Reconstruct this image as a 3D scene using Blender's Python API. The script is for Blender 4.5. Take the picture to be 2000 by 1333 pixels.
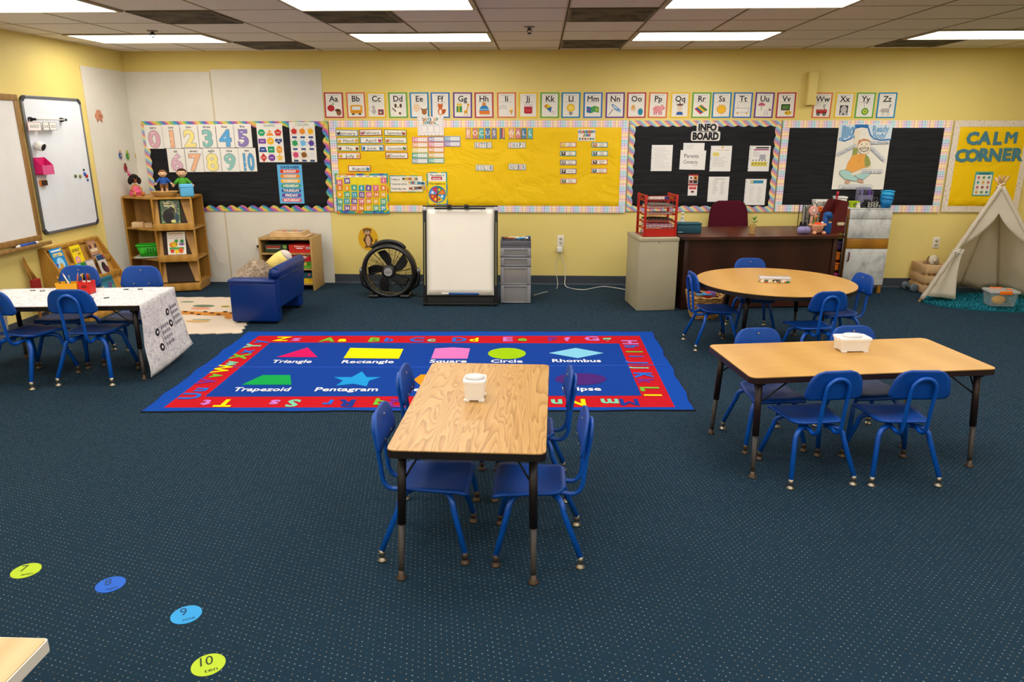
import bpy, bmesh, math, random
from math import sin, cos, pi, radians, hypot, atan2
from mathutils import Vector, Matrix, Euler

SC = bpy.context.scene
COL = SC.collection
for o in list(bpy.data.objects):
    bpy.data.objects.remove(o)

# ------------------------------------------------------------------ camera, world, exposure
FPX, PITCH, YAW, CAMZ, D = 1430.0, 0.28045, 0.03841, 1.6447, 7.994   # focal length in px of the 2000 px frame; D = back wall
H = 2.434                                                            # ceiling height
LX, RX, FY = -4.378, 5.75, -3.2                                      # left wall, right wall, wall behind the camera
cam_data = bpy.data.cameras.new('camera')
cam_data.sensor_fit = 'HORIZONTAL'
cam_data.sensor_width = 36.0
cam_data.lens = FPX / 2000.0 * 36.0
cam_data.clip_start = 0.05
camera = bpy.data.objects.new('camera', cam_data)
camera.location = (0, 0, CAMZ)
camera.rotation_euler = (pi / 2 - PITCH, 0, YAW)
COL.objects.link(camera)
SC.camera = camera

world = bpy.data.worlds.new('world')
SC.world = world
world.use_nodes = True
world.node_tree.nodes['Background'].inputs[0].default_value = (0.02, 0.02, 0.02, 1)
SC.view_settings.view_transform = 'Standard'
SC.view_settings.look = 'None'
SC.view_settings.gamma = 1.0
SC.view_settings.exposure = 0.0
SC.view_settings.use_curve_mapping = False
LAMP = 11.6                     # strength of the fluorescent diffusers
LAMP_RGB = (1.0, 0.96, 0.90)

# ------------------------------------------------------------------ photo pixel -> point on a real plane
_fw = Vector((-sin(YAW) * cos(PITCH), cos(YAW) * cos(PITCH), -sin(PITCH)))
_rt = Vector((cos(YAW), sin(YAW), 0))
_up = _rt.cross(_fw)
_cp = Vector((0, 0, CAMZ))
def ray(x, y): return _fw + _rt * ((x - 1000) / FPX) - _up * ((y - 666.5) / FPX)
def onY(x, y, Y=D): r = ray(x, y); return _cp + r * (Y / r.y)
def onX(x, y, X=LX): r = ray(x, y); return _cp + r * (X / r.x)
def onZ(x, y, Z=0.0): r = ray(x, y); return _cp + r * ((Z - CAMZ) / r.z)

# ------------------------------------------------------------------ materials
def lin(h):
    h = h.lstrip('#')
    c = [int(h[i:i + 2], 16) / 255 for i in (0, 2, 4)]
    return tuple((v / 12.92 if v <= .04045 else ((v + .055) / 1.055) ** 2.4) for v in c) + (1.0,)
MATS = {}
class N:
    """small node-graph helper"""
    def __init__(s, name, rough=.6, metal=0.0, spec=.5):
        s.m = bpy.data.materials.new(name); s.m.use_nodes = True
        s.t = s.m.node_tree; s.b = s.t.nodes['Principled BSDF']
        s.b.inputs['Roughness'].default_value = rough
        s.b.inputs['Metallic'].default_value = metal
        s.b.inputs['Specular IOR Level'].default_value = spec
        MATS[name] = s.m
    def n(s, t, **k):
        nd = s.t.nodes.new(t)
        for a, v in k.items(): setattr(nd, a, v)
        return nd
    def l(s, a, b): s.t.links.new(a, b)
    def coord(s, scale=(1, 1, 1), rot=(0, 0, 0), out='Object'):
        tc = s.n('ShaderNodeTexCoord'); mp = s.n('ShaderNodeMapping')
        mp.inputs['Scale'].default_value = scale; mp.inputs['Rotation'].default_value = rot
        s.l(tc.outputs[out], mp.inputs[0]); return mp.outputs[0]
    def noise(s, vec, scale, detail=3, dist=0.0, rough=.5):
        nd = s.n('ShaderNodeTexNoise'); nd.inputs['Scale'].default_value = scale
        nd.inputs['Detail'].default_value = detail; nd.inputs['Distortion'].default_value = dist
        nd.inputs['Roughness'].default_value = rough
        if vec is not None: s.l(vec, nd.inputs['Vector'])
        return nd
    def math(s, op, a, b=None, c=None):
        nd = s.n('ShaderNodeMath', operation=op)
        for i, v in enumerate((a, b, c)):
            if v is None: continue
            if isinstance(v, (int, float)): nd.inputs[i].default_value = v
            else: s.l(v, nd.inputs[i])
        return nd.outputs[0]
    def ramp(s, fac, stops, interp='LINEAR'):
        nd = s.n('ShaderNodeValToRGB'); r = nd.color_ramp; r.interpolation = interp
        while len(r.elements) < len(stops): r.elements.new(.5)
        for e, (p, c) in zip(r.elements, stops): e.position = p; e.color = lin(c)
        s.l(fac, nd.inputs[0]); return nd.outputs[0]
    def mix(s, fac, a, b, blend='MIX'):
        nd = s.n('ShaderNodeMix', data_type='RGBA', blend_type=blend)
        for i, v in ((0, fac), (6, a), (7, b)):
            if isinstance(v, (int, float)): nd.inputs[i].default_value = v
            elif isinstance(v, tuple): nd.inputs[i].default_value = v
            else: s.l(v, nd.inputs[i])
        return nd.outputs[2]
    def color(s, c):
        if isinstance(c, str): s.b.inputs['Base Color'].default_value = lin(c)
        else: s.l(c, s.b.inputs['Base Color'])
        return s
    def bump(s, h, strength=.2, dist=.01):
        nd = s.n('ShaderNodeBump'); nd.inputs['Strength'].default_value = strength; nd.inputs['Distance'].default_value = dist
        s.l(h, nd.inputs['Height']); s.l(nd.outputs[0], s.b.inputs['Normal']); return s

def P(hexc, rough=.75, metal=0.0, spec=.3):
    """plain painted / printed colour with a faint procedural variation"""
    key = f'{hexc}_{rough}_{metal}_{spec}'
    if key in MATS: return MATS[key]
    g = N(key, rough, metal, spec)
    nz = g.noise(g.coord(), 6, 2)
    f = g.math('MULTIPLY_ADD', nz.outputs[0], .12, .94)
    cm = g.n('ShaderNodeMix', data_type='RGBA', blend_type='MULTIPLY'); cm.inputs[0].default_value = 1
    cm.inputs[6].default_value = lin(hexc); g.l(f, cm.inputs[7]); g.color(cm.outputs[2])
    return g.m

def wood(name, dark, light, scale=(1, 1, 1), bands=6.0, dist=4.0, rough=.45, spec=.4):
    g = N(name, rough, 0, spec)
    v = g.coord(scale)
    w = g.n('ShaderNodeTexWave'); w.inputs['Scale'].default_value = bands; w.inputs['Distortion'].default_value = dist
    w.inputs['Detail'].default_value = 3; w.inputs['Detail Scale'].default_value = 1.2
    g.l(v, w.inputs[0])
    nz = g.noise(v, 30, 4)
    f = g.math('MULTIPLY_ADD', nz.outputs[0], .45, g.math('MULTIPLY', w.outputs['Fac'], .55))
    g.color(g.ramp(f, [(.15, dark), (.85, light)])); return g.m

def oak():
    g = N('oak_laminate_table', .36, 0, .4); v = g.coord((1.0, .13, 1))
    n = g.noise(v, 6.5, 3, .5, .45); n2 = g.noise(g.coord((1, .03, 1)), 190, 3)
    b = g.math('FRACT', g.math('MULTIPLY', n.outputs[0], 30.0)); e = g.math('POWER', b, 2.2)
    f = g.math('ADD', g.math('MULTIPLY', e, .62), g.math('MULTIPLY', n2.outputs[0], .38))
    g.color(g.ramp(f, [(.12, '#c69d64'), (.5, '#b78a50'), (.95, '#8f6838')])); return g.m

def carpet():
    g = N('carpet', .95, 0, .1)
    v = g.coord((1, 1, 1), (0, 0, radians(18)))
    sp = g.n('ShaderNodeSeparateXYZ'); g.l(v, sp.inputs[0])
    S = 1 / .021
    xs, ys = g.math('MULTIPLY', sp.outputs[0], S), g.math('MULTIPLY', sp.outputs[1], S)
    ry = g.math('FLOOR', ys)
    xs = g.math('ADD', xs, g.math('MULTIPLY', g.math('MODULO', ry, 2.0), .5))
    dx = g.math('ABSOLUTE', g.math('SUBTRACT', g.math('FRACT', xs), .5))
    dy = g.math('ABSOLUTE', g.math('SUBTRACT', g.math('FRACT', ys), .5))
    dot = g.math('MULTIPLY', g.math('LESS_THAN', dx, .11), g.math('LESS_THAN', dy, .10))
    cb = g.n('ShaderNodeCombineXYZ'); g.l(g.math('FLOOR', xs), cb.inputs[0]); g.l(ry, cb.inputs[1])
    wn = g.n('ShaderNodeTexWhiteNoise', noise_dimensions='2D'); g.l(cb.outputs[0], wn.inputs['Vector'])
    dc = g.ramp(wn.outputs['Value'], [(0, '#8a7a60'), (.35, '#7d8790'), (.6, '#94a0a4'), (.8, '#6b5a52'), (.92, '#3d5a70')], 'CONSTANT')
    n1 = g.noise(v, 420, 2); n2 = g.noise(v, 1.3, 3)
    base = g.ramp(n1.outputs[0], [(.3, '#112432'), (.7, '#1f3748')])
    base = g.mix(g.math('MULTIPLY', n2.outputs[0], .35), base, lin('#1a303e'))
    keep = g.math('MULTIPLY', dot, g.math('GREATER_THAN', wn.outputs['Value'], .12))
    g.color(g.mix(g.math('MULTIPLY', keep, .62), base, dc)); g.bump(n1.outputs[0], .35, .004); return g.m

X0G, Y0G, TG = -4.70415, 5.34687, .6096       # ceiling grid origin and pitch
def ceiling_mat():
    g = N('ceiling_tile', .9, 0, .1)
    v = g.coord()
    sp = g.n('ShaderNodeSeparateXYZ'); g.l(v, sp.inputs[0])
    def near(out, o):
        a = g.math('FRACT', g.math('DIVIDE', g.math('SUBTRACT', out, o - 200 * TG), TG))
        return g.math('ABSOLUTE', g.math('SUBTRACT', a, .5))
    a, b = near(sp.outputs[0], X0G), near(sp.outputs[1], Y0G)
    m = g.math('MAXIMUM', a, b)
    dark = g.math('GREATER_THAN', m, .491); tee = g.math('GREATER_THAN', m, .474)
    n1 = g.noise(v, 160, 3); n2 = g.noise(v, 1.2, 2); n3 = g.noise(v, 3.0, 4)
    c = g.ramp(n1.outputs[0], [(.35, '#e2dbd1'), (.6, '#f0eae2')])
    c = g.mix(g.math('MULTIPLY', n2.outputs[0], .4), c, lin('#ece5dc'))
    c = g.mix(g.math('MULTIPLY', g.math('GREATER_THAN', n3.outputs[0], .72), .25), c, lin('#b39a78'))
    c = g.mix(tee, c, lin('#d0c4ac')); c = g.mix(dark, c, lin('#5d5040'))
    g.color(c); g.bump(n1.outputs[0], .3, .004); return g.m

def wall_paint():
    g = N('yellow_wall_paint', .55, 0, .3)
    v = g.coord(); n1 = g.noise(v, 90, 3); n2 = g.noise(v, .9, 3)
    g.color(g.ramp(n2.outputs[0], [(.3, '#dfc974'), (.7, '#e8d486')])); g.bump(n1.outputs[0], .06, .003); return g.m
def panel_mat():
    g = N('white_wall_panel', .5, 0, .3)
    v = g.coord(); n1 = g.noise(v, 3.5, 4); n2 = g.noise(v, 60, 3)
    g.color(g.ramp(n1.outputs[0], [(.25, '#d6d1c4'), (.7, '#e0dcd0')])); g.bump(n2.outputs[0], .05, .003); return g.m

def stripes(name, cols, period, axis, white=True, diag=False, glitter=False, rough=.6):
    """border trimmer print: colour bands along AXIS ('x' or 'z'), gingham lines, diagonals or glitter"""
    if name in MATS: return MATS[name]
    g = N(name, rough, 0, .4)
    v = g.coord(); sp = g.n('ShaderNodeSeparateXYZ'); g.l(v, sp.inputs[0])
    a = sp.outputs[0 if axis == 'x' else 2]; b = sp.outputs[2 if axis == 'x' else 0]
    t = a
    if diag: t = g.math('ADD', a, g.math('MULTIPLY', b, 1.2 if axis == 'x' else .8))
    if glitter:
        vo = g.n('ShaderNodeTexVoronoi'); vo.inputs['Scale'].default_value = 110; g.l(v, vo.inputs['Vector'])
        nz = g.noise(v, 14, 3)
        t = g.math('ADD', t, g.math('MULTIPLY', g.math('SUBTRACT', nz.outputs[0], .5), .10))
    f = g.math('FRACT', g.math('ADD', g.math('DIVIDE', t, period), 100.0))
    st = [(i / len(cols), c) for i, c in enumerate(cols)]
    c = g.ramp(f, st, 'CONSTANT')
    if white:
        w1 = g.math('GREATER_THAN', g.math('FRACT', g.math('ADD', g.math('DIVIDE', a, .026), 100.0)), .55)
        w2 = g.math('GREATER_THAN', g.math('FRACT', g.math('ADD', g.math('DIVIDE', b, .026), 100.0)), .55)
        c = g.mix(g.math('MULTIPLY', g.math('ADD', w1, w2), .33), c, lin('#fbf6ee'))
    if glitter:
        c = g.mix(g.math('MULTIPLY', g.math('SUBTRACT', .8, g.math('MULTIPLY', vo.outputs['Distance'], 60.0)), .5), c, vo.outputs['Color'], 'OVERLAY')
    g.color(c); return g.m

def clear(name, hexc, alpha=.45, rough=.15):
    """milky translucent plastic"""
    if name in MATS: return MATS[name]
    g = N(name, rough, 0, .5); g.color(hexc); g.b.inputs['Alpha'].default_value = alpha
    return g.m

YELLOW = wall_paint(); PANEL = panel_mat(); CARPET = carpet(); CEIL = ceiling_mat()
def chairblue(name, a, b, rough):
    g = N(name, rough, 0, .35); v = g.coord(); n = g.noise(v, 9, 4)
    g.color(g.ramp(n.outputs[0], [(.3, a), (.7, b)])); return g.m
BLUE = chairblue('blue_chair_plastic', '#003c90', '#0248a4', .46)
def chipped():
    g = N('blue_tube_paint', .35, 0, .5); v = g.coord(); n = g.noise(v, 38, 3); n2 = g.noise(v, 5, 2)
    c = g.ramp(n2.outputs[0], [(.3, '#0048a6'), (.7, '#0656ba')])
    g.color(g.mix(g.math('GREATER_THAN', n.outputs[0], .735), c, lin('#2a211c'))); return g.m
TUBE = chipped()
CHROME = P('#a39b8e', .3, .9, .5)
OLDMETAL = P('#54453a', .5, .6, .5)
BLACK = P('#17171a', .5)
BLACKPAPER = N('black_board_paper', .75, 0, .2)
_n = BLACKPAPER.noise(BLACKPAPER.coord((1, 1, 9)), 3, 4); BLACKPAPER.color(BLACKPAPER.ramp(_n.outputs[0], [(.3, '#17171a'), (.7, '#212124')])).bump(_n.outputs[0], .5, .02); BLACKPAPER = BLACKPAPER.m
YPAPER = N('yellow_board_paper', .6, 0, .3)
_n = YPAPER.noise(YPAPER.coord((1, 1, 1.4), (0, .6, 0)), 2.2, 3, 1.2); YPAPER.color('#efc400').bump(_n.outputs[0], .55, .05); YPAPER = YPAPER.m
WHITE = P('#ece8df', .7)
OAK = oak()
MAPLE = wood('maple_laminate_table', '#be8e46', '#ca9b52', (.3, 2.0, 1), 4.0, 3.0, .34)
BIRCH = wood('birch_furniture', '#a8782e', '#bd8e42', (1, 1, .25), 3.0, 2.0, .45)
PINE = wood('pale_pine', '#cda878', '#dcbb8e', (.3, 1, 2.5), 6.0, 1.5, .6)
WALNUT = wood('dark_desk_laminate', '#2c130b', '#3d1c11', (.25, 1, 1), 3.0, 2.0, .4)
WALNUTTOP = wood('dark_desk_top', '#45210f', '#5a2d18', (.25, 1, 1), 3.0, 2.0, .3)
PLASTIC = clear('milky_plastic', '#fbf8f4', .80, .3)

# ------------------------------------------------------------------ mesh building
def rounded_rect(w, d, r, n=5):
    pts = []
    for cx, cy, a0 in ((w / 2 - r, d / 2 - r, 0), (-w / 2 + r, d / 2 - r, pi / 2), (-w / 2 + r, -d / 2 + r, pi), (w / 2 - r, -d / 2 + r, 1.5 * pi)):
        for i in range(n + 1):
            a = a0 + pi / 2 * i / n; pts.append((cx + r * cos(a), cy + r * sin(a)))
    return pts
def ell(cx, cy, rx, ry, n=20, rot=0.0, a0=0.0, a1=2 * pi):
    full = abs(a1 - a0 - 2 * pi) < 1e-6
    return [(cx + rx * cos(a) * cos(rot) - ry * sin(a) * sin(rot), cy + rx * cos(a) * sin(rot) + ry * sin(a) * cos(rot))
            for a in (a0 + (a1 - a0) * i / (n if full else n - 1) for i in range(n))]
def star(cx, cy, r, ri, n=5, a0=pi / 2):
    return [(cx + (r if i % 2 == 0 else ri) * cos(a0 + pi * i / n), cy + (r if i % 2 == 0 else ri) * sin(a0 + pi * i / n)) for i in range(2 * n)]

class MB:
    def __init__(s): s.v = []; s.f = []; s.mi = []; s.sm = []; s.mats = []; s.M = Matrix()
    def mat(s, m):
        if m not in s.mats: s.mats.append(m)
        return s.mats.index(m)
    def add(s, vs, fs, m, smooth=False, M=None):
        o = len(s.v); T = s.M @ M if M is not None else s.M
        s.v += [tuple(T @ Vector(p)) for p in vs]
        k = s.mat(m)
        for f in fs: s.f.append([i + o for i in f]); s.mi.append(k); s.sm.append(smooth)
        return s
    def box(s, x0, x1, y0, y1, z0, z1, m, bev=0.0, seg=2, M=None):
        if bev <= 0:
            v = [(x, y, z) for z in (z0, z1) for y in (y0, y1) for x in (x0, x1)]
            return s.add(v, [(0, 2, 3, 1), (4, 5, 7, 6), (0, 1, 5, 4), (2, 6, 7, 3), (0, 4, 6, 2), (1, 3, 7, 5)], m, False, M)
        bm = bmesh.new(); bmesh.ops.create_cube(bm, size=1)
        for v in bm.verts: v.co = Vector(((x0 + x1) / 2 + v.co.x * (x1 - x0), (y0 + y1) / 2 + v.co.y * (y1 - y0), (z0 + z1) / 2 + v.co.z * (z1 - z0)))
        bmesh.ops.bevel(bm, geom=bm.edges[:], offset=bev, segments=seg, affect='EDGES', profile=.5)
        bm.verts.index_update()
        s.add([v.co[:] for v in bm.verts], [[v.index for v in f.verts] for f in bm.faces], m, True, M); bm.free(); return s
    def prism(s, pts, z0, z1, m, M=None, mside=None, smooth=False):
        n = len(pts)
        s.add([(p[0], p[1], z0) for p in pts] + [(p[0], p[1], z1) for p in pts], [list(range(n))[::-1], list(range(n, 2 * n))], m, False, M)
        s.add([(p[0], p[1], z0) for p in pts] + [(p[0], p[1], z1) for p in pts], [(i, (i + 1) % n, n + (i + 1) % n, n + i) for i in range(n)], mside or m, smooth, M); return s
    def solid(s, bottom, top, m, M=None):
        """closed loft between two polygons of 3D points"""
        n = len(bottom)
        return s.add(list(bottom) + list(top), [list(range(n))[::-1], list(range(n, 2 * n))] + [(i, (i + 1) % n, n + (i + 1) % n, n + i) for i in range(n)], m, False, M)
    def tube(s, pts, r, m, seg=10, closed=False, M=None, caps=True):
        pts = [Vector(p) for p in pts]; n = len(pts); R = r if isinstance(r, (list, tuple)) else [r] * n
        vs, fs = [], []; prev = None
        for i, p in enumerate(pts):
            a = pts[(i - 1) % n] if closed or i > 0 else p; b = pts[(i + 1) % n] if closed or i < n - 1 else p
            t = (b - a).normalized()
            if prev is None:
                u = t.orthogonal().normalized()
            else:
                u = prev - t * prev.dot(t)
                u = u.normalized() if u.length > 1e-6 else t.orthogonal().normalized()
            prev = u; w = t.cross(u)
            vs += [tuple(p + (u * cos(2 * pi * k / seg) + w * sin(2 * pi * k / seg)) * R[i]) for k in range(seg)]
        for i in range(n if closed else n - 1):
            for k in range(seg):
                j = (i + 1) % n; fs.append((i * seg + k, i * seg + (k + 1) % seg, j * seg + (k + 1) % seg, j * seg + k))
        if caps and not closed: fs += [list(range(seg))[::-1], [(n - 1) * seg + k for k in range(seg)]]
        return s.add(vs, fs, m, True, M)
    def cyl(s, p0, p1, r0, m, r1=None, seg=16, M=None): return s.tube([p0, p1], [r0, r0 if r1 is None else r1], m, seg, M=M)
    def lathe(s, prof, m, seg=24, M=None, caps=True):
        vs, fs = [], []; n = len(prof)
        for r, z in prof: vs += [(r * cos(2 * pi * k / seg), r * sin(2 * pi * k / seg), z) for k in range(seg)]
        for i in range(n - 1):
            for k in range(seg): fs.append((i * seg + k, i * seg + (k + 1) % seg, (i + 1) * seg + (k + 1) % seg, (i + 1) * seg + k))
        if caps: fs += [list(range(seg))[::-1], [(n - 1) * seg + k for k in range(seg)]]
        return s.add(vs, fs, m, True, M)
    def ball(s, c, r, m, seg=16, rings=10, M=None):
        r = r if isinstance(r, (tuple, list)) else (r, r, r); vs = [(c[0], c[1], c[2] - r[2])]; fs = []
        for i in range(1, rings):
            a = -pi / 2 + pi * i / rings
            vs += [(c[0] + r[0] * cos(a) * cos(2 * pi * k / seg), c[1] + r[1] * cos(a) * sin(2 * pi * k / seg), c[2] + r[2] * sin(a)) for k in range(seg)]
        vs.append((c[0], c[1], c[2] + r[2])); e = len(vs) - 1
        for k in range(seg):
            fs.append((0, 1 + (k + 1) % seg, 1 + k)); fs.append((e, e - seg + k, e - seg + (k + 1) % seg))
            for i in range(rings - 2):
                o = 1 + i * seg; fs.append((o + k, o + (k + 1) % seg, o + seg + (k + 1) % seg, o + seg + k))
        return s.add(vs, fs, m, True, M)
    def sheet(s, fn, nu, nv, th, m, M=None, smooth=True):
        """surface fn(u,v) in 0..1 with thickness TH along its vertex normals, closed"""
        Pt = [[Vector(fn(i / nu, j / nv)) for i in range(nu + 1)] for j in range(nv + 1)]
        vs, fs = [], []
        def nrm(i, j):
            a = Pt[j][min(i + 1, nu)] - Pt[j][max(i - 1, 0)]; b = Pt[min(j + 1, nv)][i] - Pt[max(j - 1, 0)][i]
            c = a.cross(b); return c.normalized() if c.length > 1e-9 else Vector((0, 0, 1))
        for side in (0, 1):
            for j in range(nv + 1):
                for i in range(nu + 1): vs.append(tuple(Pt[j][i] - (nrm(i, j) * th if side else Vector())))
        W = nu + 1; K = W * (nv + 1)
        for j in range(nv):
            for i in range(nu):
                a = j * W + i; fs.append((a, a + 1, a + W + 1, a + W)); fs.append((K + a, K + a + W, K + a + W + 1, K + a + 1))
        rim = [i for i in range(W)] + [j * W + nu for j in range(1, nv + 1)] + [nv * W + i for i in range(nu - 1, -1, -1)] + [j * W for j in range(nv - 1, 0, -1)]
        for k in range(len(rim)):
            a, b = rim[k], rim[(k + 1) % len(rim)]; fs.append((a, K + a, K + b, b))
        return s.add(vs, fs, m, smooth, M)
    def build(s, name, parent=None, loc=(0, 0, 0), rot=(0, 0, 0)):
        me = bpy.data.meshes.new(name); me.from_pydata(s.v, [], s.f)
        for m in s.mats: me.materials.append(m)
        me.polygons.foreach_set('material_index', s.mi); me.polygons.foreach_set('use_smooth', s.sm)
        me.update()
        o = bpy.data.objects.new(name, me); COL.objects.link(o); o.location = loc; o.rotation_euler = rot
        if parent is not None: o.parent = parent
        return o

def tag(o, label, cat, group=None, kind=None):
    o['label'] = label; o['category'] = cat
    if group: o['group'] = group
    if kind: o['kind'] = kind
    return o
def thing(name, label, cat, loc=(0, 0, 0), rotz=0.0, group=None):
    o = bpy.data.objects.new(name, None); COL.objects.link(o); o.empty_display_size = .1
    o.location = loc; o.rotation_euler = (0, 0, rotz); return tag(o, label, cat, group)
def struct(o, label=None):
    o['kind'] = 'structure'
    if label: o['label'] = label
    return o
def dup(root, loc, rotz, label, group=None):
    def cp(o, par):
        c = o.copy(); COL.objects.link(c); c.parent = par
        for ch in o.children: cp(ch, c)
        return c
    r = cp(root, None); r.location = loc; r.rotation_euler = (0, 0, rotz); r['label'] = label
    if group: r['group'] = group
    return r

# ------------------------------------------------------------------ lettering: outlines of the built-in font, cached
GL, ADV = {}, {}
def load_glyphs():
    chars = sorted(set('ABCDEFGHIJKLMNOPQRSTUVWXYZabcdefghijklmnopqrstuvwxyz0123456789&!.'))
    tmp = []
    def mk(body, off):
        cu = bpy.data.curves.new('t', 'FONT'); cu.body = body; cu.size = 1; cu.offset = off; cu.resolution_u = 5 if body in '0123456789' else 2
        o = bpy.data.objects.new('t', cu); COL.objects.link(o); tmp.append(o); return o
    jobs = [(c, off, mk(c, off)) for c in chars for off in (0.0, .018, .038, .055, .075)]
    adv = [(c, mk(c + 'H', 0.0)) for c in chars]; h = mk('H', 0.0)
    dg = bpy.context.evaluated_depsgraph_get()
    def verts(o):
        ev = o.evaluated_get(dg); me = ev.to_mesh(); v = [tuple(p.co[:2]) for p in me.vertices]; f = [tuple(p.vertices) for p in me.polygons]
        ev.to_mesh_clear(); return v, f
    for c, off, o in jobs: GL[(c, off)] = verts(o)
    hx = max(p[0] for p in verts(h)[0])
    for c, o in adv: ADV[c] = max(p[0] for p in verts(o)[0]) - hx
    GL['cap'] = max(p[1] for p in verts(h)[0]); ADV[' '] = .28
    for o in tmp:
        cu = o.data; bpy.data.objects.remove(o); bpy.data.curves.remove(cu)
load_glyphs()
DZ = .0007
class Art(MB):
    """printed flat matter in a local frame: u to the right, v up, facing -Y; layer k lies k*DZ in front of the back"""
    def __init__(s, th=.0015): super().__init__(); s.th = th; s.nf = 0
    def T(s, x, y): return x, y
    def face(s, pts, m, layer=1):
        q = [s.T(*p) for p in pts]
        a = sum(q[i][0] * q[(i + 1) % len(q)][1] - q[(i + 1) % len(q)][0] * q[i][1] for i in range(len(q)))
        if a < 0: q = q[::-1]
        s.nf = (s.nf + 1) % 60                       # prints of one layer never lie in exactly one plane
        return s.add([(u, -s.th - layer * DZ - s.nf * .000009, v) for u, v in q], [list(range(len(q)))], m)
    def slab(s, pts, m, z0=0.0, z1=None):
        q = [s.T(*p) for p in pts]; z1 = s.th if z1 is None else z1
        a = sum(q[i][0] * q[(i + 1) % len(q)][1] - q[(i + 1) % len(q)][0] * q[i][1] for i in range(len(q)))
        if a < 0: q = q[::-1]
        n = len(q)
        return s.add([(u, -z0, v) for u, v in q] + [(u, -z1, v) for u, v in q],
                     [list(range(n))[::-1], list(range(n, 2 * n))] + [(i, (i + 1) % n, n + (i + 1) % n, n + i) for i in range(n)], m)
    def base(s, x0, y0, x1, y1, m): return s.slab([(x0, y0), (x1, y0), (x1, y1), (x0, y1)], m)
    def rect(s, x0, y0, x1, y1, m, layer=1): return s.face([(x0, y0), (x1, y0), (x1, y1), (x0, y1)], m, layer)
    def disc(s, cx, cy, rx, m, layer=1, ry=None, n=20, rot=0.0): return s.face(ell(cx, cy, rx, ry or rx, n, rot), m, layer)
    def stroke(s, pts, w, m, layer=1, closed=False):
        n = len(pts)
        for i in range(n if closed else n - 1):
            (x0, y0), (x1, y1) = pts[i], pts[(i + 1) % n]; L = hypot(x1 - x0, y1 - y0) or 1e-9
            ux, uy = (x1 - x0) / L * w / 2, (y1 - y0) / L * w / 2
            s.face([(x0 - ux * .6 - uy, y0 - uy * .6 + ux), (x1 + ux * .6 - uy, y1 + uy * .6 + ux), (x1 + ux * .6 + uy, y1 + uy * .6 - ux), (x0 - ux * .6 + uy, y0 - uy * .6 - ux)], m, layer)
        return s
    def ring(s, x0, y0, x1, y1, w, m, layer=1):
        s.rect(x0, y0, x1, y0 + w, m, layer); s.rect(x0, y1 - w, x1, y1, m, layer)
        s.rect(x0, y0 + w, x0 + w, y1 - w, m, layer); return s.rect(x1 - w, y0 + w, x1, y1 - w, m, layer)
    def width(s, t, h): return sum(ADV[c] for c in t) * h / GL['cap']
    def text(s, t, cx, cy, h, m, layer=1, bold=0.0, align='c', rot=0.0, fit=None, flip=1.0, ysc=None):
        """cap height H, centred on (cx, cy) in the frame's own units; FIT squeezes the line to that width; FLIP = -1 where y runs down"""
        k = h / GL['cap']; W = sum(ADV[c] for c in t) * k; kx = k if fit is None else k * fit / W
        W = W if fit is None else fit
        x = {'c': -W / 2, 'l': 0.0, 'r': -W}[align]; cr, sr = cos(rot), sin(rot)
        for c in t:
            if c != ' ':
                thick = c in 'MW' and bold > 0          # these outlines close up when offset: print them twice instead
                vs, fs = GL[(c, 0.0 if thick else bold)]
                q = []
                for a, b in ([(a - bold * .7, b) for a, b in vs] + [(a + bold * .7, b) for a, b in vs] if thick else vs):
                    px, py = x + a * kx, (b * k - h / 2) * flip
                    u, v = s.T(cx + px * cr - py * sr, cy + px * sr + py * cr); q.append((u, -s.th - layer * DZ, v))
                n = len(vs); s.add(q[:n], fs, m)
                if thick: s.add([(p[0], p[1] - .00012, p[2]) for p in q[n:]], fs, m)
            x += ADV[c] * kx
        return s
class WallArt(Art):
    """same, in photo pixels around a centre (cx, cy) on the back wall (or on the left wall)"""
    def __init__(s, cx, cy, Y=D, left=False, th=.0015):
        super().__init__(th); s.c = (cx, cy); s.left = left
        q = (lambda x, y: onX(x, y, Y)) if left else (lambda x, y: onY(x, y, Y))
        s.o = q(cx, cy); a, b = q(cx - 4, cy), q(cx + 4, cy); c, d = q(cx, cy - 4), q(cx, cy + 4)
        s.su = ((b - a).y if left else (b - a).x) / 8; s.sv = (c - d).z / 8
    def T(s, x, y): return (x - s.c[0]) * s.su, -(y - s.c[1]) * s.sv
    def text(s, t, cx, cy, h, m, layer=1, bold=0.0, align='c', rot=0.0, fit=None): return super().text(t, cx, cy, h, m, layer, bold, align, -rot, fit, -1.0)
    def put(s, name, label, cat, group=None, parent=None, tilt=0.0):
        o = s.build(name, parent, s.o, (0, tilt, pi / 2 if s.left else 0))
        return tag(o, label, cat, group) if label else o
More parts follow.
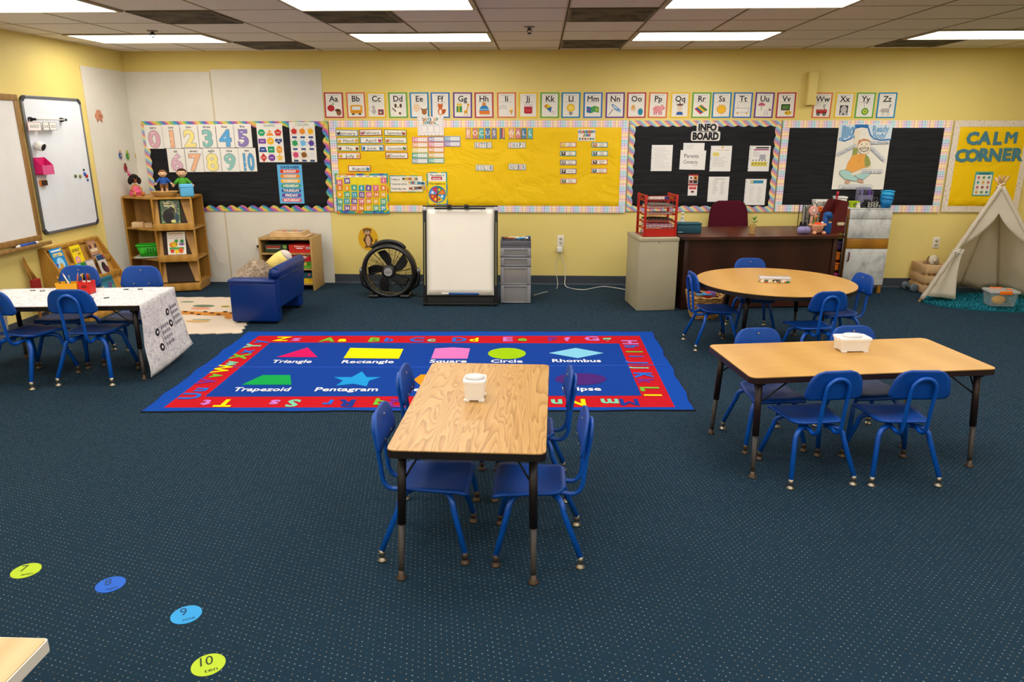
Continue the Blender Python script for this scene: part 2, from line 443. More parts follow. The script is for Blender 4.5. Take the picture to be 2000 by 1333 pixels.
# ------------------------------------------------------------------ setting
m = MB(); m.box(LX - .1, RX + .1, FY - .1, D + .1, -.08, 0, CARPET); struct(m.build('floor'))
m = MB(); m.box(LX - .1, RX + .1, FY - .1, D + .1, H, H + .08, CEIL); struct(m.build('ceiling'))
m = MB(); m.box(LX - .1, RX + .1, D, D + .1, 0, H, YELLOW); struct(m.build('wall_back'))
m = MB(); m.box(LX - .1, LX, FY, D, 0, H, YELLOW); struct(m.build('wall_left'))
m = MB(); m.box(RX, RX + .1, FY, D, 0, H, YELLOW); struct(m.build('wall_right'))
m = MB(); m.box(LX - .1, RX + .1, FY - .1, FY, 0, H, YELLOW); struct(m.build('wall_front'))
COVE = P('#3a4048', .6)
PX1 = onY(641, 346).x                       # right edge of the white wall panels
def cove(name, p0, p1, nrm):
    """rubber cove base: a low strip with a toe"""
    m = MB(); p0, p1, nrm = Vector(p0), Vector(p1), Vector(nrm)
    prof = [(0, 0), (.016, 0), (.012, .006), (.006, .016), (.0045, .092), (.003, .1), (0, .1)]
    A = [tuple(p0 + nrm * a + Vector((0, 0, z))) for a, z in prof]; B = [tuple(p1 + nrm * a + Vector((0, 0, z))) for a, z in prof]
    m.solid(A, B, COVE); struct(m.build(name))
cove('baseboard_back', (PX1, D, 0), (RX, D, 0), (0, -1, 0))
cove('baseboard_left', (LX, FY, 0), (LX, 7.22, 0), (1, 0, 0))
cove('baseboard_right', (RX, FY, 0), (RX, D, 0), (-1, 0, 0))
ZP = onY(430, 140).z
m = MB(); s1, s2 = onY(432, 346).x, PX1
m.box(LX, s1 - .002, D - .006, D, 0, ZP, PANEL); m.box(s1 + .002, s2, D - .006, D, 0, ZP + .02, PANEL)
m.box(s1 - .008, s1 + .008, D - .008, D - .005, 0, ZP, P('#c9bb9a', .5)); struct(m.build('trim_1'))
m = MB(); m.box(LX, LX + .006, 7.222, D - .006, 0, 2.235, PANEL); m.box(LX, LX + .009, 7.214, 7.222, 0, 2.235, P('#dccb98', .5)); struct(m.build('trim_2'))

# ceiling: lamps, air grilles, sprinklers
LAMPM = bpy.data.materials.new('fluorescent_diffuser'); LAMPM.use_nodes = True
_b = LAMPM.node_tree.nodes['Principled BSDF']; _b.inputs['Base Color'].default_value = (.9, .9, .9, 1)
_b.inputs['Emission Color'].default_value = LAMP_RGB + (1,); _b.inputs['Emission Strength'].default_value = LAMP
FRAME = P('#b3a68c', .5)
def ceiling_lamp():
    t = thing('ceiling_light', 'x', 'ceiling light', (0, 0, H)); w, d = TG, TG / 2
    m = MB()
    for x0, x1, y0, y1 in ((-w, w, -d, -d + .022), (-w, w, d - .022, d), (-w, -w + .03, -d + .022, d - .022), (w - .03, w, -d + .022, d - .022)): m.box(x0, x1, y0, y1, -.012, 0, FRAME)
    m.build('frame', t)
    m = MB(); m.box(-w + .03, w - .03, -d + .022, d - .022, -.008, -.004, LAMPM); m.build('diffuser', t); return t
lampobj = ceiling_lamp(); first = True
ROWS = [2, -1, -4, -7, -10, -13]; COLS = [1, 5, 9, 13]
where = {(2, 1): 'white ceiling light panel over the wall corner by the hung whiteboards', (2, 5): 'white ceiling light panel above the yellow focus board',
         (2, 9): 'white ceiling light panel above the info board', (2, 13): 'white ceiling light panel above the tent corner',
         (-1, 1): 'white ceiling light panel cut by the frame above the hung whiteboards', (-1, 5): 'white ceiling light panel cut by the frame, over the alphabet rug',
         (-1, 9): 'white ceiling light panel cut by the frame, over the round table', (-1, 13): 'white ceiling light panel out past the round table'}
for r in ROWS:
    for c in COLS:
        loc = (X0G + (c + 1) * TG, Y0G + (r + .5) * TG, H)
        lab = where.get((r, c), 'white fluorescent ceiling light panel behind the camera position')
        if first: lampobj.location = loc; lampobj['label'] = lab; lampobj['group'] = 'ceiling light panels'; first = False
        else: dup(lampobj, loc, 0, lab, 'ceiling light panels')
VENT = P('#6d6455', .7); VENTD = P('#4c443a', .8)
def vent():
    t = thing('ceiling_vent', 'x', 'air vent', (0, 0, H), 0, 'ceiling air vents'); h = TG / 2 - .01
    m = MB()
    for x0, x1, y0, y1 in ((-h, h, -h, -h + .02), (-h, h, h - .02, h), (-h, -h + .02, -h + .02, h - .02), (h - .02, h, -h + .02, h - .02)): m.box(x0, x1, y0, y1, -.01, 0, VENT)
    m.build('frame', t)
    g = N('sooty_grille', .8); v = g.coord(); a = g.noise(v, 5, 4, 1.0); g.color(g.ramp(a.outputs[0], [(.35, '#453d33'), (.6, '#736a5a')]))
    m = MB()
    for i in range(24): y = -h + .03 + i * (2 * h - .06) / 23; m.box(-h + .02, h - .02, y - .008, y + .006, -.007, -.003, g.m)
    m.box(-h + .02, h - .02, -h + .02, h - .02, -.003, -.001, g.m)
    m.build('grille', t); return t
v0 = vent(); first = True
for (c, r, lab) in ((3, 0, 'dirty grey ceiling vent beside the light over the whiteboards'), (5, 0, 'grey ceiling vent just behind the light over the alphabet rug'),
                    (8, 0, 'grey ceiling vent with dark soot, near the middle of the ceiling'), (8, 3, 'small looking grey ceiling vent against the wall above the alphabet cards'),
                    (3, 3, 'grey ceiling vent near the wall above the white panels'), (13, 3, 'dark ceiling vent behind the light over the tent'), (14, 0, 'dark ceiling vent in front of the light over the tent')):
    loc = (X0G + (c + .5) * TG, Y0G + (r + .5) * TG, H)
    if first: v0.location = loc; v0['label'] = lab; first = False
    else: dup(v0, loc, 0, lab)
def sprinkler(x, y, lab):
    p = onZ(x, y, H); t = thing('sprinkler', lab, 'sprinkler', p, 0, 'ceiling sprinklers')
    m = MB(); m.lathe([(.001, 0), (.045, 0), (.04, -.006), (.02, -.008)], P('#8f8574', .5), 20); m.build('escutcheon', t)
    m = MB(); m.cyl((0, 0, -.006), (0, 0, -.03), .009, BLACK); m.tube([(-.014, 0, -.018), (-.018, 0, -.035), (0, 0, -.05)], .003, BLACK); m.tube([(.014, 0, -.018), (.018, 0, -.035), (0, 0, -.05)], .003, BLACK)
    m.lathe([(.001, -.05), (.018, -.05), (.018, -.054), (.001, -.054)], BLACK, 16); m.box(-.016, .016, -.006, .006, -.02, -.014, BLACK); m.build('head', t)
sprinkler(297, 60, 'ceiling sprinkler beside the light near the wall corner'); sprinkler(1034, 52, 'ceiling sprinkler near the middle of the ceiling')

# ------------------------------------------------------------------ bulletin boards
PASTEL = ['#f6e08a', '#f3b79c', '#d9b5dc', '#b8a7d8', '#9ecbe6', '#8ed0d6', '#f2c6d0', '#e8b0a0']
GLIT = ['#e0c45a', '#8fb85a', '#45a7b5', '#4a74c0', '#8a5bb5', '#c65b9c', '#d98a6a', '#d8b85e']
DIAG = ['#f1dc7e', '#e9a48c', '#c78fa0', '#a78bb8', '#8fb0d0', '#9fcfc9']
GX, GZ = stripes('gingham_x', PASTEL, .16, 'x'), stripes('gingham_z', PASTEL, .16, 'z')
RX_, RZ_ = stripes('glitter_x', GLIT, .15, 'x', False, True, True), stripes('glitter_z', GLIT, .15, 'z', False, True, True)
DX_, DZ_ = stripes('diagonal_x', DIAG, .10, 'x', False, True), stripes('diagonal_z', DIAG, .10, 'z', False, True)
def speckle():
    g = N('speckled_border', .7); v = g.coord(); n = g.noise(v, 55, 2); g.color(g.ramp(n.outputs[0], [(.3, '#b9a58e'), (.42, '#e2d6c6')])); return g.m
SPECK = speckle()
BT = .014                                    # board thickness in front of the wall
BY = D - BT                                  # plane of the board paper
def scallop(a, x0, y0, x1, y1, side, depth, pitch, mt):
    """border strip along one side, straight outside, scalloped inside (photo pixels)"""
    L = (x1 - x0) if side in 'tb' else (y1 - y0); n = max(2, round(L / pitch)); pts = []
    for i in range(n):
        for k in range(7):
            t = (i + k / 6.0) / n; s_ = sin(pi * k / 6) * depth
            if side == 't': pts.append((x0 + L * t, y1 - depth + s_))
            elif side == 'b': pts.append((x0 + L * t, y0 + depth - s_))
            elif side == 'l': pts.append((x1 - depth + s_, y0 + L * t))
            else: pts.append((x0 + depth - s_, y0 + L * t))
    out = {'t': [(x1, y0), (x0, y0)], 'b': [(x1, y1), (x0, y1)], 'l': [(x0, y1), (x0, y0)], 'r': [(x1, y1), (x1, y0)]}[side]
    a.slab(pts + out, mt, *((.001, .0022) if side in 'tb' else (.0026, .0038)))
def board(name, lab, x0, y0, x1, y1, paper, borders, w, scal, frame='#8a6f45'):
    cx, cy = (x0 + x1) / 2, (y0 + y1) / 2
    A = WallArt(cx, cy, BY, th=.001); t = thing(name, lab, 'bulletin board', (A.o.x, D, A.o.z))
    off = (0, -BT, 0)
    m = MB(); u0, v0 = A.T(x0, y0); u1, v1 = A.T(x1, y1)
    m.box(u0, u1, -BT + .0025, -.0075, v1, v0, P('#b39a68', .7)); m.build('backing', t)
    m = MB()
    m.sheet(lambda u, v: (u0 + .012 + (u1 - u0 - .024) * u, -BT + .001, v1 + .012 + (v0 - v1 - .024) * v), 24, 8, -.0012, paper); m.build('paper_cover', t)
    for k, (side, mt) in enumerate(zip('tblr', borders)):
        B = WallArt(cx, cy, BY, th=.001)
        W = w * (1 if side in 'tb' else .98)
        r = {'t': (x0, y0, x1, y0 + W), 'b': (x0, y1 - W, x1, y1), 'l': (x0, y0 + W * (.7 if scal else 1.02), x0 + W, y1 - W * (.7 if scal else 1.02)), 'r': (x1 - W, y0 + W * (.7 if scal else 1.02), x1, y1 - W * (.7 if scal else 1.02))}[side]
        if scal and scal[k]: scallop(B, *r, side, scal[k], 21.0, mt)
        else: B.slab([(r[0], r[1]), (r[2], r[1]), (r[2], r[3]), (r[0], r[3])], mt, .001, .004)
        o = B.build('border_strip', t, off)
    return t
board('bulletin_board', 'black bulletin board with glitter rainbow scalloped border behind the numbers zero to ten', 286, 238.5, 645, 414, BLACKPAPER, (RX_, RX_, DZ_, RZ_), 12, (4, 6, 3, 6))
board('bulletin_board', 'bright yellow bulletin board with pastel gingham border and calendar', 646, 237, 1222, 416, YPAPER, (GX, GX, GZ, GZ), 13, None)
board('bulletin_board', 'black info bulletin board with pastel diagonal striped scalloped border', 1226, 237, 1518, 415, BLACKPAPER, (DX_, DX_, DZ_, DZ_), 12, (3, 3, 3, 3))
board('bulletin_board', 'black bulletin board with pastel gingham border and drawn poster', 1520, 237, 1846, 416, BLACKPAPER, (GX, GX, GZ, GZ), 14, None)
board('bulletin_board', 'yellow calm corner bulletin board with speckled cream border behind tent', 1851, 237, 2003, 416, YPAPER, (SPECK, SPECK, SPECK, SPECK), 12, None)

PY = BY - .0045                              # plane on which sheets are pinned
def sheet_art(cx, cy, Y=None, **k): return WallArt(cx, cy, PY if Y is None else Y, **k)
INK = P('#26252b', .8)
PAPER = P('#e9e5de', .8)
# number cards
NUM = [('zero', '0', '#d9a7b5', 301, 267.7), ('one', '1', '#ecb48e', 335.4, 267), ('two', '2', '#efe08a', 370.2, 266.3), ('three', '3', '#86bdb6', 405, 266), ('four', '4', '#5aa5d8', 440, 265.6), ('five', '5', '#8a7bb8', 474.7, 265.2),
       ('six', '6', '#d9b0c2', 345, 313.7), ('seven', '7', '#ecb48e', 379.9, 313.3), ('eight', '8', '#efe08a', 414.5, 312.9), ('nine', '9', '#8fbfb8', 449.3, 312.7), ('ten', '10', '#5aa0cc', 483.7, 312.2)]
for wd, dg, c, x, y in NUM:
    a = sheet_art(x, y); a.base(x - 17, y - 23, x + 17, y + 23, PAPER); a.text(wd, x, y - 18, 4.6, INK, 1, .018, fit=None)
    kw = dict(fit=25) if dg == '10' else {}
    a.text(dg, x, y + 4.5, 30, P('#857c88'), 1, .055, **kw); a.text(dg, x, y + 4.5, 30, P(c), 2, .038, **kw)
    rnd = random.Random(dg)
    for k in range(3): a.rect(x - 4 + rnd.uniform(-3, 3), y - 8 + k * 11, x - 1 + rnd.uniform(-2, 3), y - 6.5 + k * 11, PAPER, 3)
    a.put('number_card', f'white number card {wd} with a big patterned numeral on black board', 'number card', 'number cards zero to ten')
# shapes, colours, days
a = sheet_art(528.6, 279.3); x, y = 528.6, 279.3; a.base(x - 25, y - 38, x + 25, y + 38, PAPER); a.text('SHAPES', x, y - 33.5, 4.6, P('#2f8a5c'))
def hexn(cx, cy, r, n, a0=0.0): return [(cx + r * cos(a0 + 2 * pi * i / n), cy + r * sin(a0 + 2 * pi * i / n)) for i in range(n)]
C3 = [x - 16, x, x + 16]; R4 = [y - 20, y - 3.5, y + 13, y + 29]
a.face(hexn(C3[0], R4[0], 7.4, 6), P('#2aa06a')); a.face([(C3[1], R4[0] - 6), (C3[1] + 7.5, R4[0] + 6), (C3[1] - 7.5, R4[0] + 6)], P('#e8902a')); a.face(hexn(C3[2], R4[0], 7.4, 5, -pi / 2), P('#c8352c'))
a.rect(C3[0] - 7.5, R4[1] - 4.6, C3[0] + 7, R4[1] + 5, P('#7a4aa0')); a.disc(C3[1], R4[1], 7, P('#eab526'))
a.face([(C3[2] + 7 * (16 * sin(t) ** 3) / 16, R4[1] - 6 * (13 * cos(t) - 5 * cos(2 * t) - 2 * cos(3 * t) - cos(4 * t)) / 15) for t in (2 * pi * i / 24 for i in range(24))], P('#213f86'))
a.face([(C3[0] - 5.5, R4[2] - 5), (C3[0] + 5, R4[2] - 5), (C3[0] + 8, R4[2] + 5), (C3[0] - 8, R4[2] + 5)], P('#1f4a94')); a.rect(C3[1] - 6.4, R4[2] - 6, C3[1] + 6.4, R4[2] + 6, P('#1f9a62')); a.disc(C3[2], R4[2], 5.6, P('#e8982a'), 1, 7.6)
a.face([(C3[0], R4[3] - 9), (C3[0] + 6.6, R4[3]), (C3[0], R4[3] + 9), (C3[0] - 6.6, R4[3])], P('#c93a30')); a.face(hexn(C3[1], R4[3], 7.2, 8, pi / 8), P('#7b45a2')); a.face(star(C3[2], R4[3], 8, 3.8, 5, -pi / 2), P('#e9b823'))
for cx in C3:
    for cy in R4: a.rect(cx - 3.4, cy - .5, cx + 3.4, cy + .7, PAPER, 2)
a.put('poster', 'white shapes poster with colored shapes in four rows on black board', 'poster')
x, y = 592, 277.8; a = sheet_art(x, y); a.base(x - 24.7, y - 39, x + 24.7, y + 39, PAPER); a.text('COLORS', x, y - 34, 4.6, P('#2f8a5c'))
rnd = random.Random(4)
for i, c in enumerate(['#c9342a', '#e58a22', '#ecb21e', '#2f9a5a', '#6db8e6', '#5a3f98', '#d24a78', '#8a5c22', '#e2dfe2']):
    cx, cy = x - 16 + (i % 3) * 16, y - 21 + (i // 3) * 23; mt = P(c)
    a.disc(cx, cy, 5.4, mt)
    for k in range(9):
        t = k * 2 * pi / 9 + rnd.uniform(-.2, .2); r = rnd.uniform(6.5, 8.5); a.face([(cx + 4 * cos(t - .25), cy + 4 * sin(t - .25)), (cx + r * cos(t), cy + r * sin(t)), (cx + 4 * cos(t + .25), cy + 4 * sin(t + .25))], mt)
        if k % 2: a.disc(cx + (r + .6) * cos(t), cy + (r + .6) * sin(t), .9, mt, 1, n=8)
    a.face(rr(cx, cy + 11.5, 9, 3.6, 1.5) if 'rr' in globals() else [(cx - 4.5, cy + 9.7), (cx + 4.5, cy + 9.7), (cx + 4.5, cy + 13.3), (cx - 4.5, cy + 13.3)], P('#22457e'))
a.put('poster', 'white colors poster with nine paint splats on black board', 'poster')
x, y = 568, 360; a = sheet_art(x, y); a.base(x - 24, y - 38, x + 24, y + 38, P('#63b3e4')); a.text('DAYS', x - 9, y - 33, 4.6, P('#1d3f7c'), 1, .038); a.text('OF', x, y - 34.5, 1.7, P('#1d3f7c')); a.text('THE', x, y - 32, 1.7, P('#1d3f7c')); a.text('WEEK', x + 10, y - 33, 4.6, P('#1d3f7c'), 1, .038)
for i, (t, c) in enumerate((('SUNDAY', '#d8402c'), ('MONDAY', '#e8912c'), ('TUESDAY', '#eeb92a'), ('WEDNESDAY', '#1f9a6c'), ('THURSDAY', '#1d4a92'), ('FRIDAY', '#6d4aa4'), ('SATURDAY', '#d94a72'))):
    cy = y - 25 + i * 9.35; a.face([(px * 1.0 + x, py + cy) for px, py in rounded_rect(38, 7.4, 3.6)], P(c)); a.text(t, x, cy, 4.6, P('#f3efe6'), 2, .038, fit=min(32, 4.1 * len(t)))
a.put('poster', 'light blue days of the week poster with seven colored pills', 'poster')

# months
BK = {'orange': '#df6a2a'}
MON = [('January', 677.6, 259.9, '#2a7fae'), ('February', 724.2, 258.9, '#8a3f54'), ('September', 772, 259.4, '#6f7a32'), ('March', 679.3, 274.5, '#5c8a35'), ('April', 725.5, 273.9, '#2b86b8'), ('October', 772.9, 274.2, '#6c8a3a'),
       ('May', 680.4, 289.5, '#6a9a38'), ('June', 727.7, 289, '#3a6fb0'), ('November', 773.7, 289.3, '#d98a3c'), ('July', 682, 304.3, '#c4452e'), ('December', 775, 304, '#9a3a34'), ('August', 702.1, 329.2, '#b8452f')]
PIC = {'January': '#2c2f3a', 'February': '#b05a68', 'September': '#a4432c', 'March': '#e0a52c', 'April': '#c2355a', 'October': '#c9702a', 'May': '#8a3f22', 'June': '#2f79a8', 'November': '#4e7a34', 'July': '#dba72c', 'December': '#b8773a', 'August': '#2a86a8'}
for i, (t, x, y, c) in enumerate(MON):
    a = sheet_art(x, y); a.base(x - 22, y - 6, x + 22, y + 6, P(c)); a.rect(x - 20.6, y - 4.8, x + 20.6, y + 4.8, P('#efeadf'))
    side = -1 if t in ('January', 'February', 'March', 'October', 'December', 'May', 'July') else 1
    a.text(t, x - side * (1.6 if t != 'April' else 1), y + .6, 5.6, INK, 2, 0.0, fit=min(30, 4.4 * len(t)))
    a.disc(x + side * 16.5, y + .6, 3.4, P(PIC[t]), 3, 3.8, 12); a.disc(x + side * 17, y - 1.6, 1.6, P('#e6ddc8'), 4, n=8)
    if t in ('May', 'July', 'March', 'June'): a.disc(x - side * 17, y + .8, 3.0, P(PIC[t]), 3, 3.4, 12)
    a.put('month_card', f'small month card reading {t} with painted border on yellow board', 'month card', 'month name cards', tilt=radians(random.Random(i).uniform(-1.5, 1.5)))
# calendar and its number tiles
def rainbow(name, scale):
    g = N(name, .5); v = g.coord(); n = g.noise(v, scale, 2, .6); g.color(g.ramp(n.outputs[0], [(.28, '#6b2d8a'), (.38, '#2a62b8'), (.45, '#2aa0b0'), (.5, '#3fa04a'), (.56, '#e0c02a'), (.63, '#e07a22'), (.72, '#c42a3a')])); return g.m
RB = rainbow('rainbow_paint_border', 7)
x, y = 707.5, 378.3; a = sheet_art(x, y); a.base(x - 51.5, y - 39, x + 51.5, y + 39, RB); a.rect(x - 48.5, y - 35, x + 48.5, y + 34, P('#f0dc2a'))
gx = [x - 44 + i * 14.2 for i in range(7)]; gy = [y - 24 + j * 13.1 for j in range(5)]
a.rect(x - 48.5, y - 35, x + 48.5, y - 31.6, P('#efe9e0'), 2)
for gxx in gx: a.rect(gxx - 4, y - 34, gxx + 4, y - 32.6, P('#9a90a8'), 3)
for i in range(1, 7): a.rect(gx[i] - 7.2, y - 31, gx[i] - 6.8, y + 34, P('#c9b020'), 2)
for j in range(1, 5): a.rect(x - 48.5, gy[j] - 6.7, x + 48.5, gy[j] - 6.3, P('#c9b020'), 2)
a.put('calendar', 'yellow pocket calendar with rainbow painted edge full of date tiles', 'calendar')
TC = {'p': '#e0708a', 'v': '#7a5aa8', 'o': '#e2863c', 'a': '#e8ae2c', 'g': '#4fae8e', 'b': '#2fa0b8'}
CN = {'p': 'pink', 'v': 'purple', 'o': 'orange', 'a': 'amber', 'g': 'green', 'b': 'blue'}
TILE = [(31, 0, .15, 'p'), (30, 1, -.05, 'v'), (1, 6, -.1, 'p')] + [(2 + i, i, 1, 'oagbvpo'[i]) for i in range(7)] + [(9 + i, i, 2, 'agbvpoa'[i]) for i in range(7)] + [(16 + i, i, 3, 'gbvpoag'[i]) for i in range(7)] + [(23 + i, i, 4, 'bvpoagb'[i]) for i in range(7)]
rnd = random.Random(8)
for n, i, j, c in TILE:
    tx, ty = gx[i] + rnd.uniform(-.5, .5), y - 24 + j * 13.1 + rnd.uniform(-.4, .4)
    a = sheet_art(tx, ty, PY - .0045); a.base(tx - 5.6, ty - 5.6, tx + 5.6, ty + 5.6, P(TC[c])); a.text(str(n), tx, ty, 5.4, P('#f6efe2'), 1, .038, fit=3.6 * len(str(n)) + .4)
    a.put('date_tile', f'{CN[c]} date tile numbered {n} tucked in the pocket calendar', 'date card', 'calendar date tiles', tilt=radians(rnd.uniform(-7, 7)))
# today / tomorrow / yesterday
x, y = 793.8, 359.4; a = sheet_art(x, y); a.base(x - 33, y - 16.5, x + 33, y + 16.5, RB); a.rect(x - 31, y - 14.8, x + 31, y + 14.8, P('#efe9dd'))
for k, t in enumerate(('Today is', 'Tomorrow will be', 'Yesterday was')): a.text(t, x - 30, y - 9 + k * 9.2, 3.4, INK, 2, .018, 'l', fit=[17, 31, 29][k])
for k in (1, 2): a.rect(x - 30, y - 14.4 + k * 9.4, x + 30, y - 14.1 + k * 9.4, P('#b9b0a8'), 2)
a.put('poster', 'small rainbow edged today tomorrow and yesterday poster on yellow board', 'poster')
for k, (t, dx, dy, c, w) in enumerate((('today', 7, -10, '#c9a86a', 32), ('tomorrow', 20, -2, '#4f9ac0', 34), ('yesterday', 20.5, 8, '#8a5a44', 33))):
    tx, ty = x + dx, y + dy; a = sheet_art(tx, ty, PY - .0045); a.base(tx - w / 2, ty - 3.6, tx + w / 2, ty + 3.6, P('#e8e0cf')); a.rect(tx - w / 2 + 5, ty - 2.6, tx + w / 2 - 1, ty + 2.8, P(c))
    for q in range(5): a.disc(tx - w / 2 + 3 + q * 6.4, ty, 2.2, P(['#3f3a3a', '#d8b23a', '#b04a3a', '#efe3c8', '#4a7a8a'][(q + k) % 5]), 2, n=10)
    a.put('day_strip', f'narrow picture strip pinned on the {t} line of the small poster', 'day card', 'weekday picture strips', tilt=radians([0, 3, -4][k]))
# season and weather
x, y = 854, 368.5; a = sheet_art(x, y); a.base(x - 20, y - 32, x + 20, y + 32, RB); a.rect(x - 17.5, y - 30, x + 17.5, y - 14, P('#efe9e2')); a.rect(x - 17.5, y - 14, x + 17.5, y + 30, P('#f2d61f'))
a.text('The season is', x, y - 26, 3.2, INK, 2, .018, fit=28); a.rect(x - 11, y - 23, x + 10, y - 17, P('#c42030'), 2); a.text('summer', x - .5, y - 20, 3.3, P('#f6e0e0'), 3, .038, fit=17); a.text('The weather is', x, y - 9.6, 3.4, INK, 2, .018, fit=31)
cx, cy = x, y + 11.5; a.disc(cx, cy, 17, P('#2a78b8'), 2, n=28)
for k, c in enumerate(['#2a9ad0', '#e8d24a', '#d84a2a', '#b83a2a', '#5a9ad8', '#c0387a', '#2a8a6a', '#e0702a']):
    t0 = k * pi / 4; a.face([(cx, cy)] + [(cx + 15 * cos(t0 + pi / 4 * q / 6), cy + 15 * sin(t0 + pi / 4 * q / 6)) for q in range(7)], P(c), 3); a.disc(cx + 10 * cos(t0 + pi / 8), cy + 10 * sin(t0 + pi / 8), 2.6, P(['#e9f0f2', '#c9452a', '#f0c23a', '#e8922a'][k % 4]), 4, n=10)
a.rect(cx - .8, cy, cx + .8, cy + 14, BLACK, 5); a.disc(cx, cy, 1.8, BLACK, 5, n=10)
a.put('poster', 'weather wheel poster with rainbow edge and black pointer on yellow board', 'poster')
# back to school sheet
x, y = 841, 246.5; a = sheet_art(x, y, PY - .005); a.base(x - 25.5, y - 18.5, x + 25.5, y + 18.5, P('#ebe6e4'))
rnd = random.Random(2)
for k in range(26):
    t = k / 26 * 4; i = int(t); f = t - i; px, py = [(x - 23 + 46 * f, y - 17), (x + 23.5, y - 16 + 32 * f), (x + 23 - 46 * f, y + 17), (x - 23.5, y + 16 - 32 * f)][i]; a.disc(px, py, 1.1, P(['#e0b04a', '#8ac0b8', '#d99a7a', '#a9a0c8'][k % 4]), 1, n=8)
for r, t in enumerate(('DAYS OF', 'SCHOOL')):
    for k, ch in enumerate(t): a.text(ch, x - 13 + k * 4.4, y - 13 + r * 6, 4.6, P(['#9a7a52', '#d99a52', '#52a0a0', '#4f86a8'][(k + r) % 4]), 1, .075)
for k in range(3): a.ring(x - 18 + k * 12.6, y - 1.5, x - 7 + k * 12.6, y + 13, .5, P('#a9a6a6')); a.rect(x - 16 + k * 12.6, y - 3.4, x - 9 + k * 12.6, y - 2.7, P('#8a8686'))
a.put('paper_sheet', 'white days of school sheet with confetti edge overlapping gingham border', 'sheet')
# tens strips
TEN = [(820.3, 272.8, '10', '#d98a94'), (820.3, 283, '20', '#e2a064'), (820.3, 293.6, '30', '#e6cf6a'), (820.3, 303.8, '40', '#5fae9a'), (820.3, 314.5, '50', '#8fa8b8'),
       (852, 272, '60', '#9a8ab8'), (852, 282.6, '70', '#d98a94'), (852, 292.8, '80', '#e2985a'), (852, 303.4, '90', '#e0b866'), (852, 314, '100', '#5aae98'), (883.6, 271, '110', '#86a6c4'), (883.6, 281.4, '120', '#9a8ac0')]
for i, (x, y, t, c) in enumerate(TEN):
    a = sheet_art(x, y); a.base(x - 15.6, y - 5, x + 15.6, y + 5, P(c)); a.text(t, x - 9.6, y, 5, P('#f0ece4'), 1, .018, fit=9.5); a.rect(x - 4, y - 3.4, x + 14, y + 3.6, P('#f0ede6'))
    for k in range(1, 5): a.rect(x - 4 + k * 3.6 - .15, y - 3.4, x - 4 + k * 3.6 + .15, y + 3.6, P(c), 2)
    a.rect(x - 4, y - .15, x + 14, y + .15, P(c), 2)
    a.put('counting_strip', f'small pastel ten frame strip for number {t} on yellow board', 'number strip', 'ten frame strips')
# focus wall pennants and word cards
for i, (t, x, c) in enumerate([('F', 914.6, '#ecb496'), ('O', 928.2, '#d98a7c'), ('C', 940.1, '#5fb6b8'), ('U', 952.5, '#5a82b0'), ('S', 965.1, '#8c8aa4'), ('', 980.8, '#5a82b0'), ('W', 998.8, '#ecb496'), ('A', 1011.9, '#dc8a8c'), ('L', 1023.3, '#5a86ae'), ('L', 1035.5, '#62b8ba')]):
    y = 262; a = sheet_art(x, y); a.slab([(x - 4.9, y - 11.5), (x + 4.9, y - 11.5), (x + 4.9, y + 11), (x, y + 8), (x - 4.9, y + 11)], P('#5c5a62')); a.face([(x - 4.3, y - 11), (x + 4.3, y - 11), (x + 4.3, y + 9.6), (x, y + 7), (x - 4.3, y + 9.6)], P(c))
    if t: a.text(t, x, y - 2.0, 9, P('#f4efe6'), 2, 0.0)
    else:
        for k, cc in enumerate(('#5a82b0', '#7a4a6a', '#d07a5a', '#e8b090')): a.rect(x - 4.3 + k * 2.15, y - 11, x - 2.15 + k * 2.15, y + 7, P(cc), 2)
    lab = {0: 'peach pennant with letter F opening the focus wall banner', 1: 'coral pennant with letter O in the banner', 2: 'teal pennant with letter C in the banner', 3: 'blue pennant with letter U in the banner', 4: 'grey pennant with letter S in the banner', 5: 'striped pennant without a letter between the banner words', 6: 'peach pennant with letter W in the banner', 7: 'pink pennant with letter A in the banner', 8: 'blue pennant with letter L after the A in the banner', 9: 'teal pennant with letter L closing the focus wall banner'}[i]
    a.put('pennant', lab, 'pennant', 'focus wall pennants')
WC = ['#4a5a78', '#d98a7a', '#3f7a8a', '#8a90a4', '#2f6f80', '#c9b0a8']
for i, (t, x, y) in enumerate((('LETTER', 943.5, 283.7), ('SHAPE', 1009.6, 283.7), ('COLOR', 946.2, 328), ('NUMBER', 1010.3, 326.2))):
    a = sheet_art(x, y); a.base(x - 17, y - 5.8, x + 17, y + 5.8, P('#3f8a8c')); a.rect(x - 16.4, y - 5.2, x + 16.2, y + 5.2, P('#e6dfd6'))
    n = len(t)
    for k, ch in enumerate(t): a.text(ch, x - 12.5 + 25 * k / (n - 1), y, 8, P(WC[(k + i) % 6]), 2, .018, fit=4)
    a.put('word_card', f'small white word card reading {t} below the pennants', 'word card', 'focus wall word cards', tilt=radians([0, 0, 1.5, 2][i]))
x, y = 1145.8, 264; a = sheet_art(x, y); a.base(x - 17, y - 11.4, x + 17, y + 11.4, P('#ebe6da'))
for k, ch in enumerate('CLASSROOM'): a.text(ch, x - 14 + k * 3.5, y - 6.4, 4.6, P(['#3a7ac0', '#d9822a', '#c93a3a', '#3a9a6a'][k % 4]), 1, .075)
for k, ch in enumerate('JOBS'): a.text(ch, x - 5.6 + k * 3.8, y + .2, 4.6, P(['#d9822a', '#3a9a6a', '#3a7ac0', '#c93a3a'][k % 4]), 1, .075)
for k in range(6): a.disc(x - 13 + k * 5.2, y + 7.4, 2.2, P(['#4f9a80', '#b06a4a', '#8a5a3a', '#d98a3a', '#2f8a6a', '#6a8a8a'][k]), 1, n=10)
a.put('sign', 'white classroom jobs sign with multicolored lettering on yellow board', 'sign')
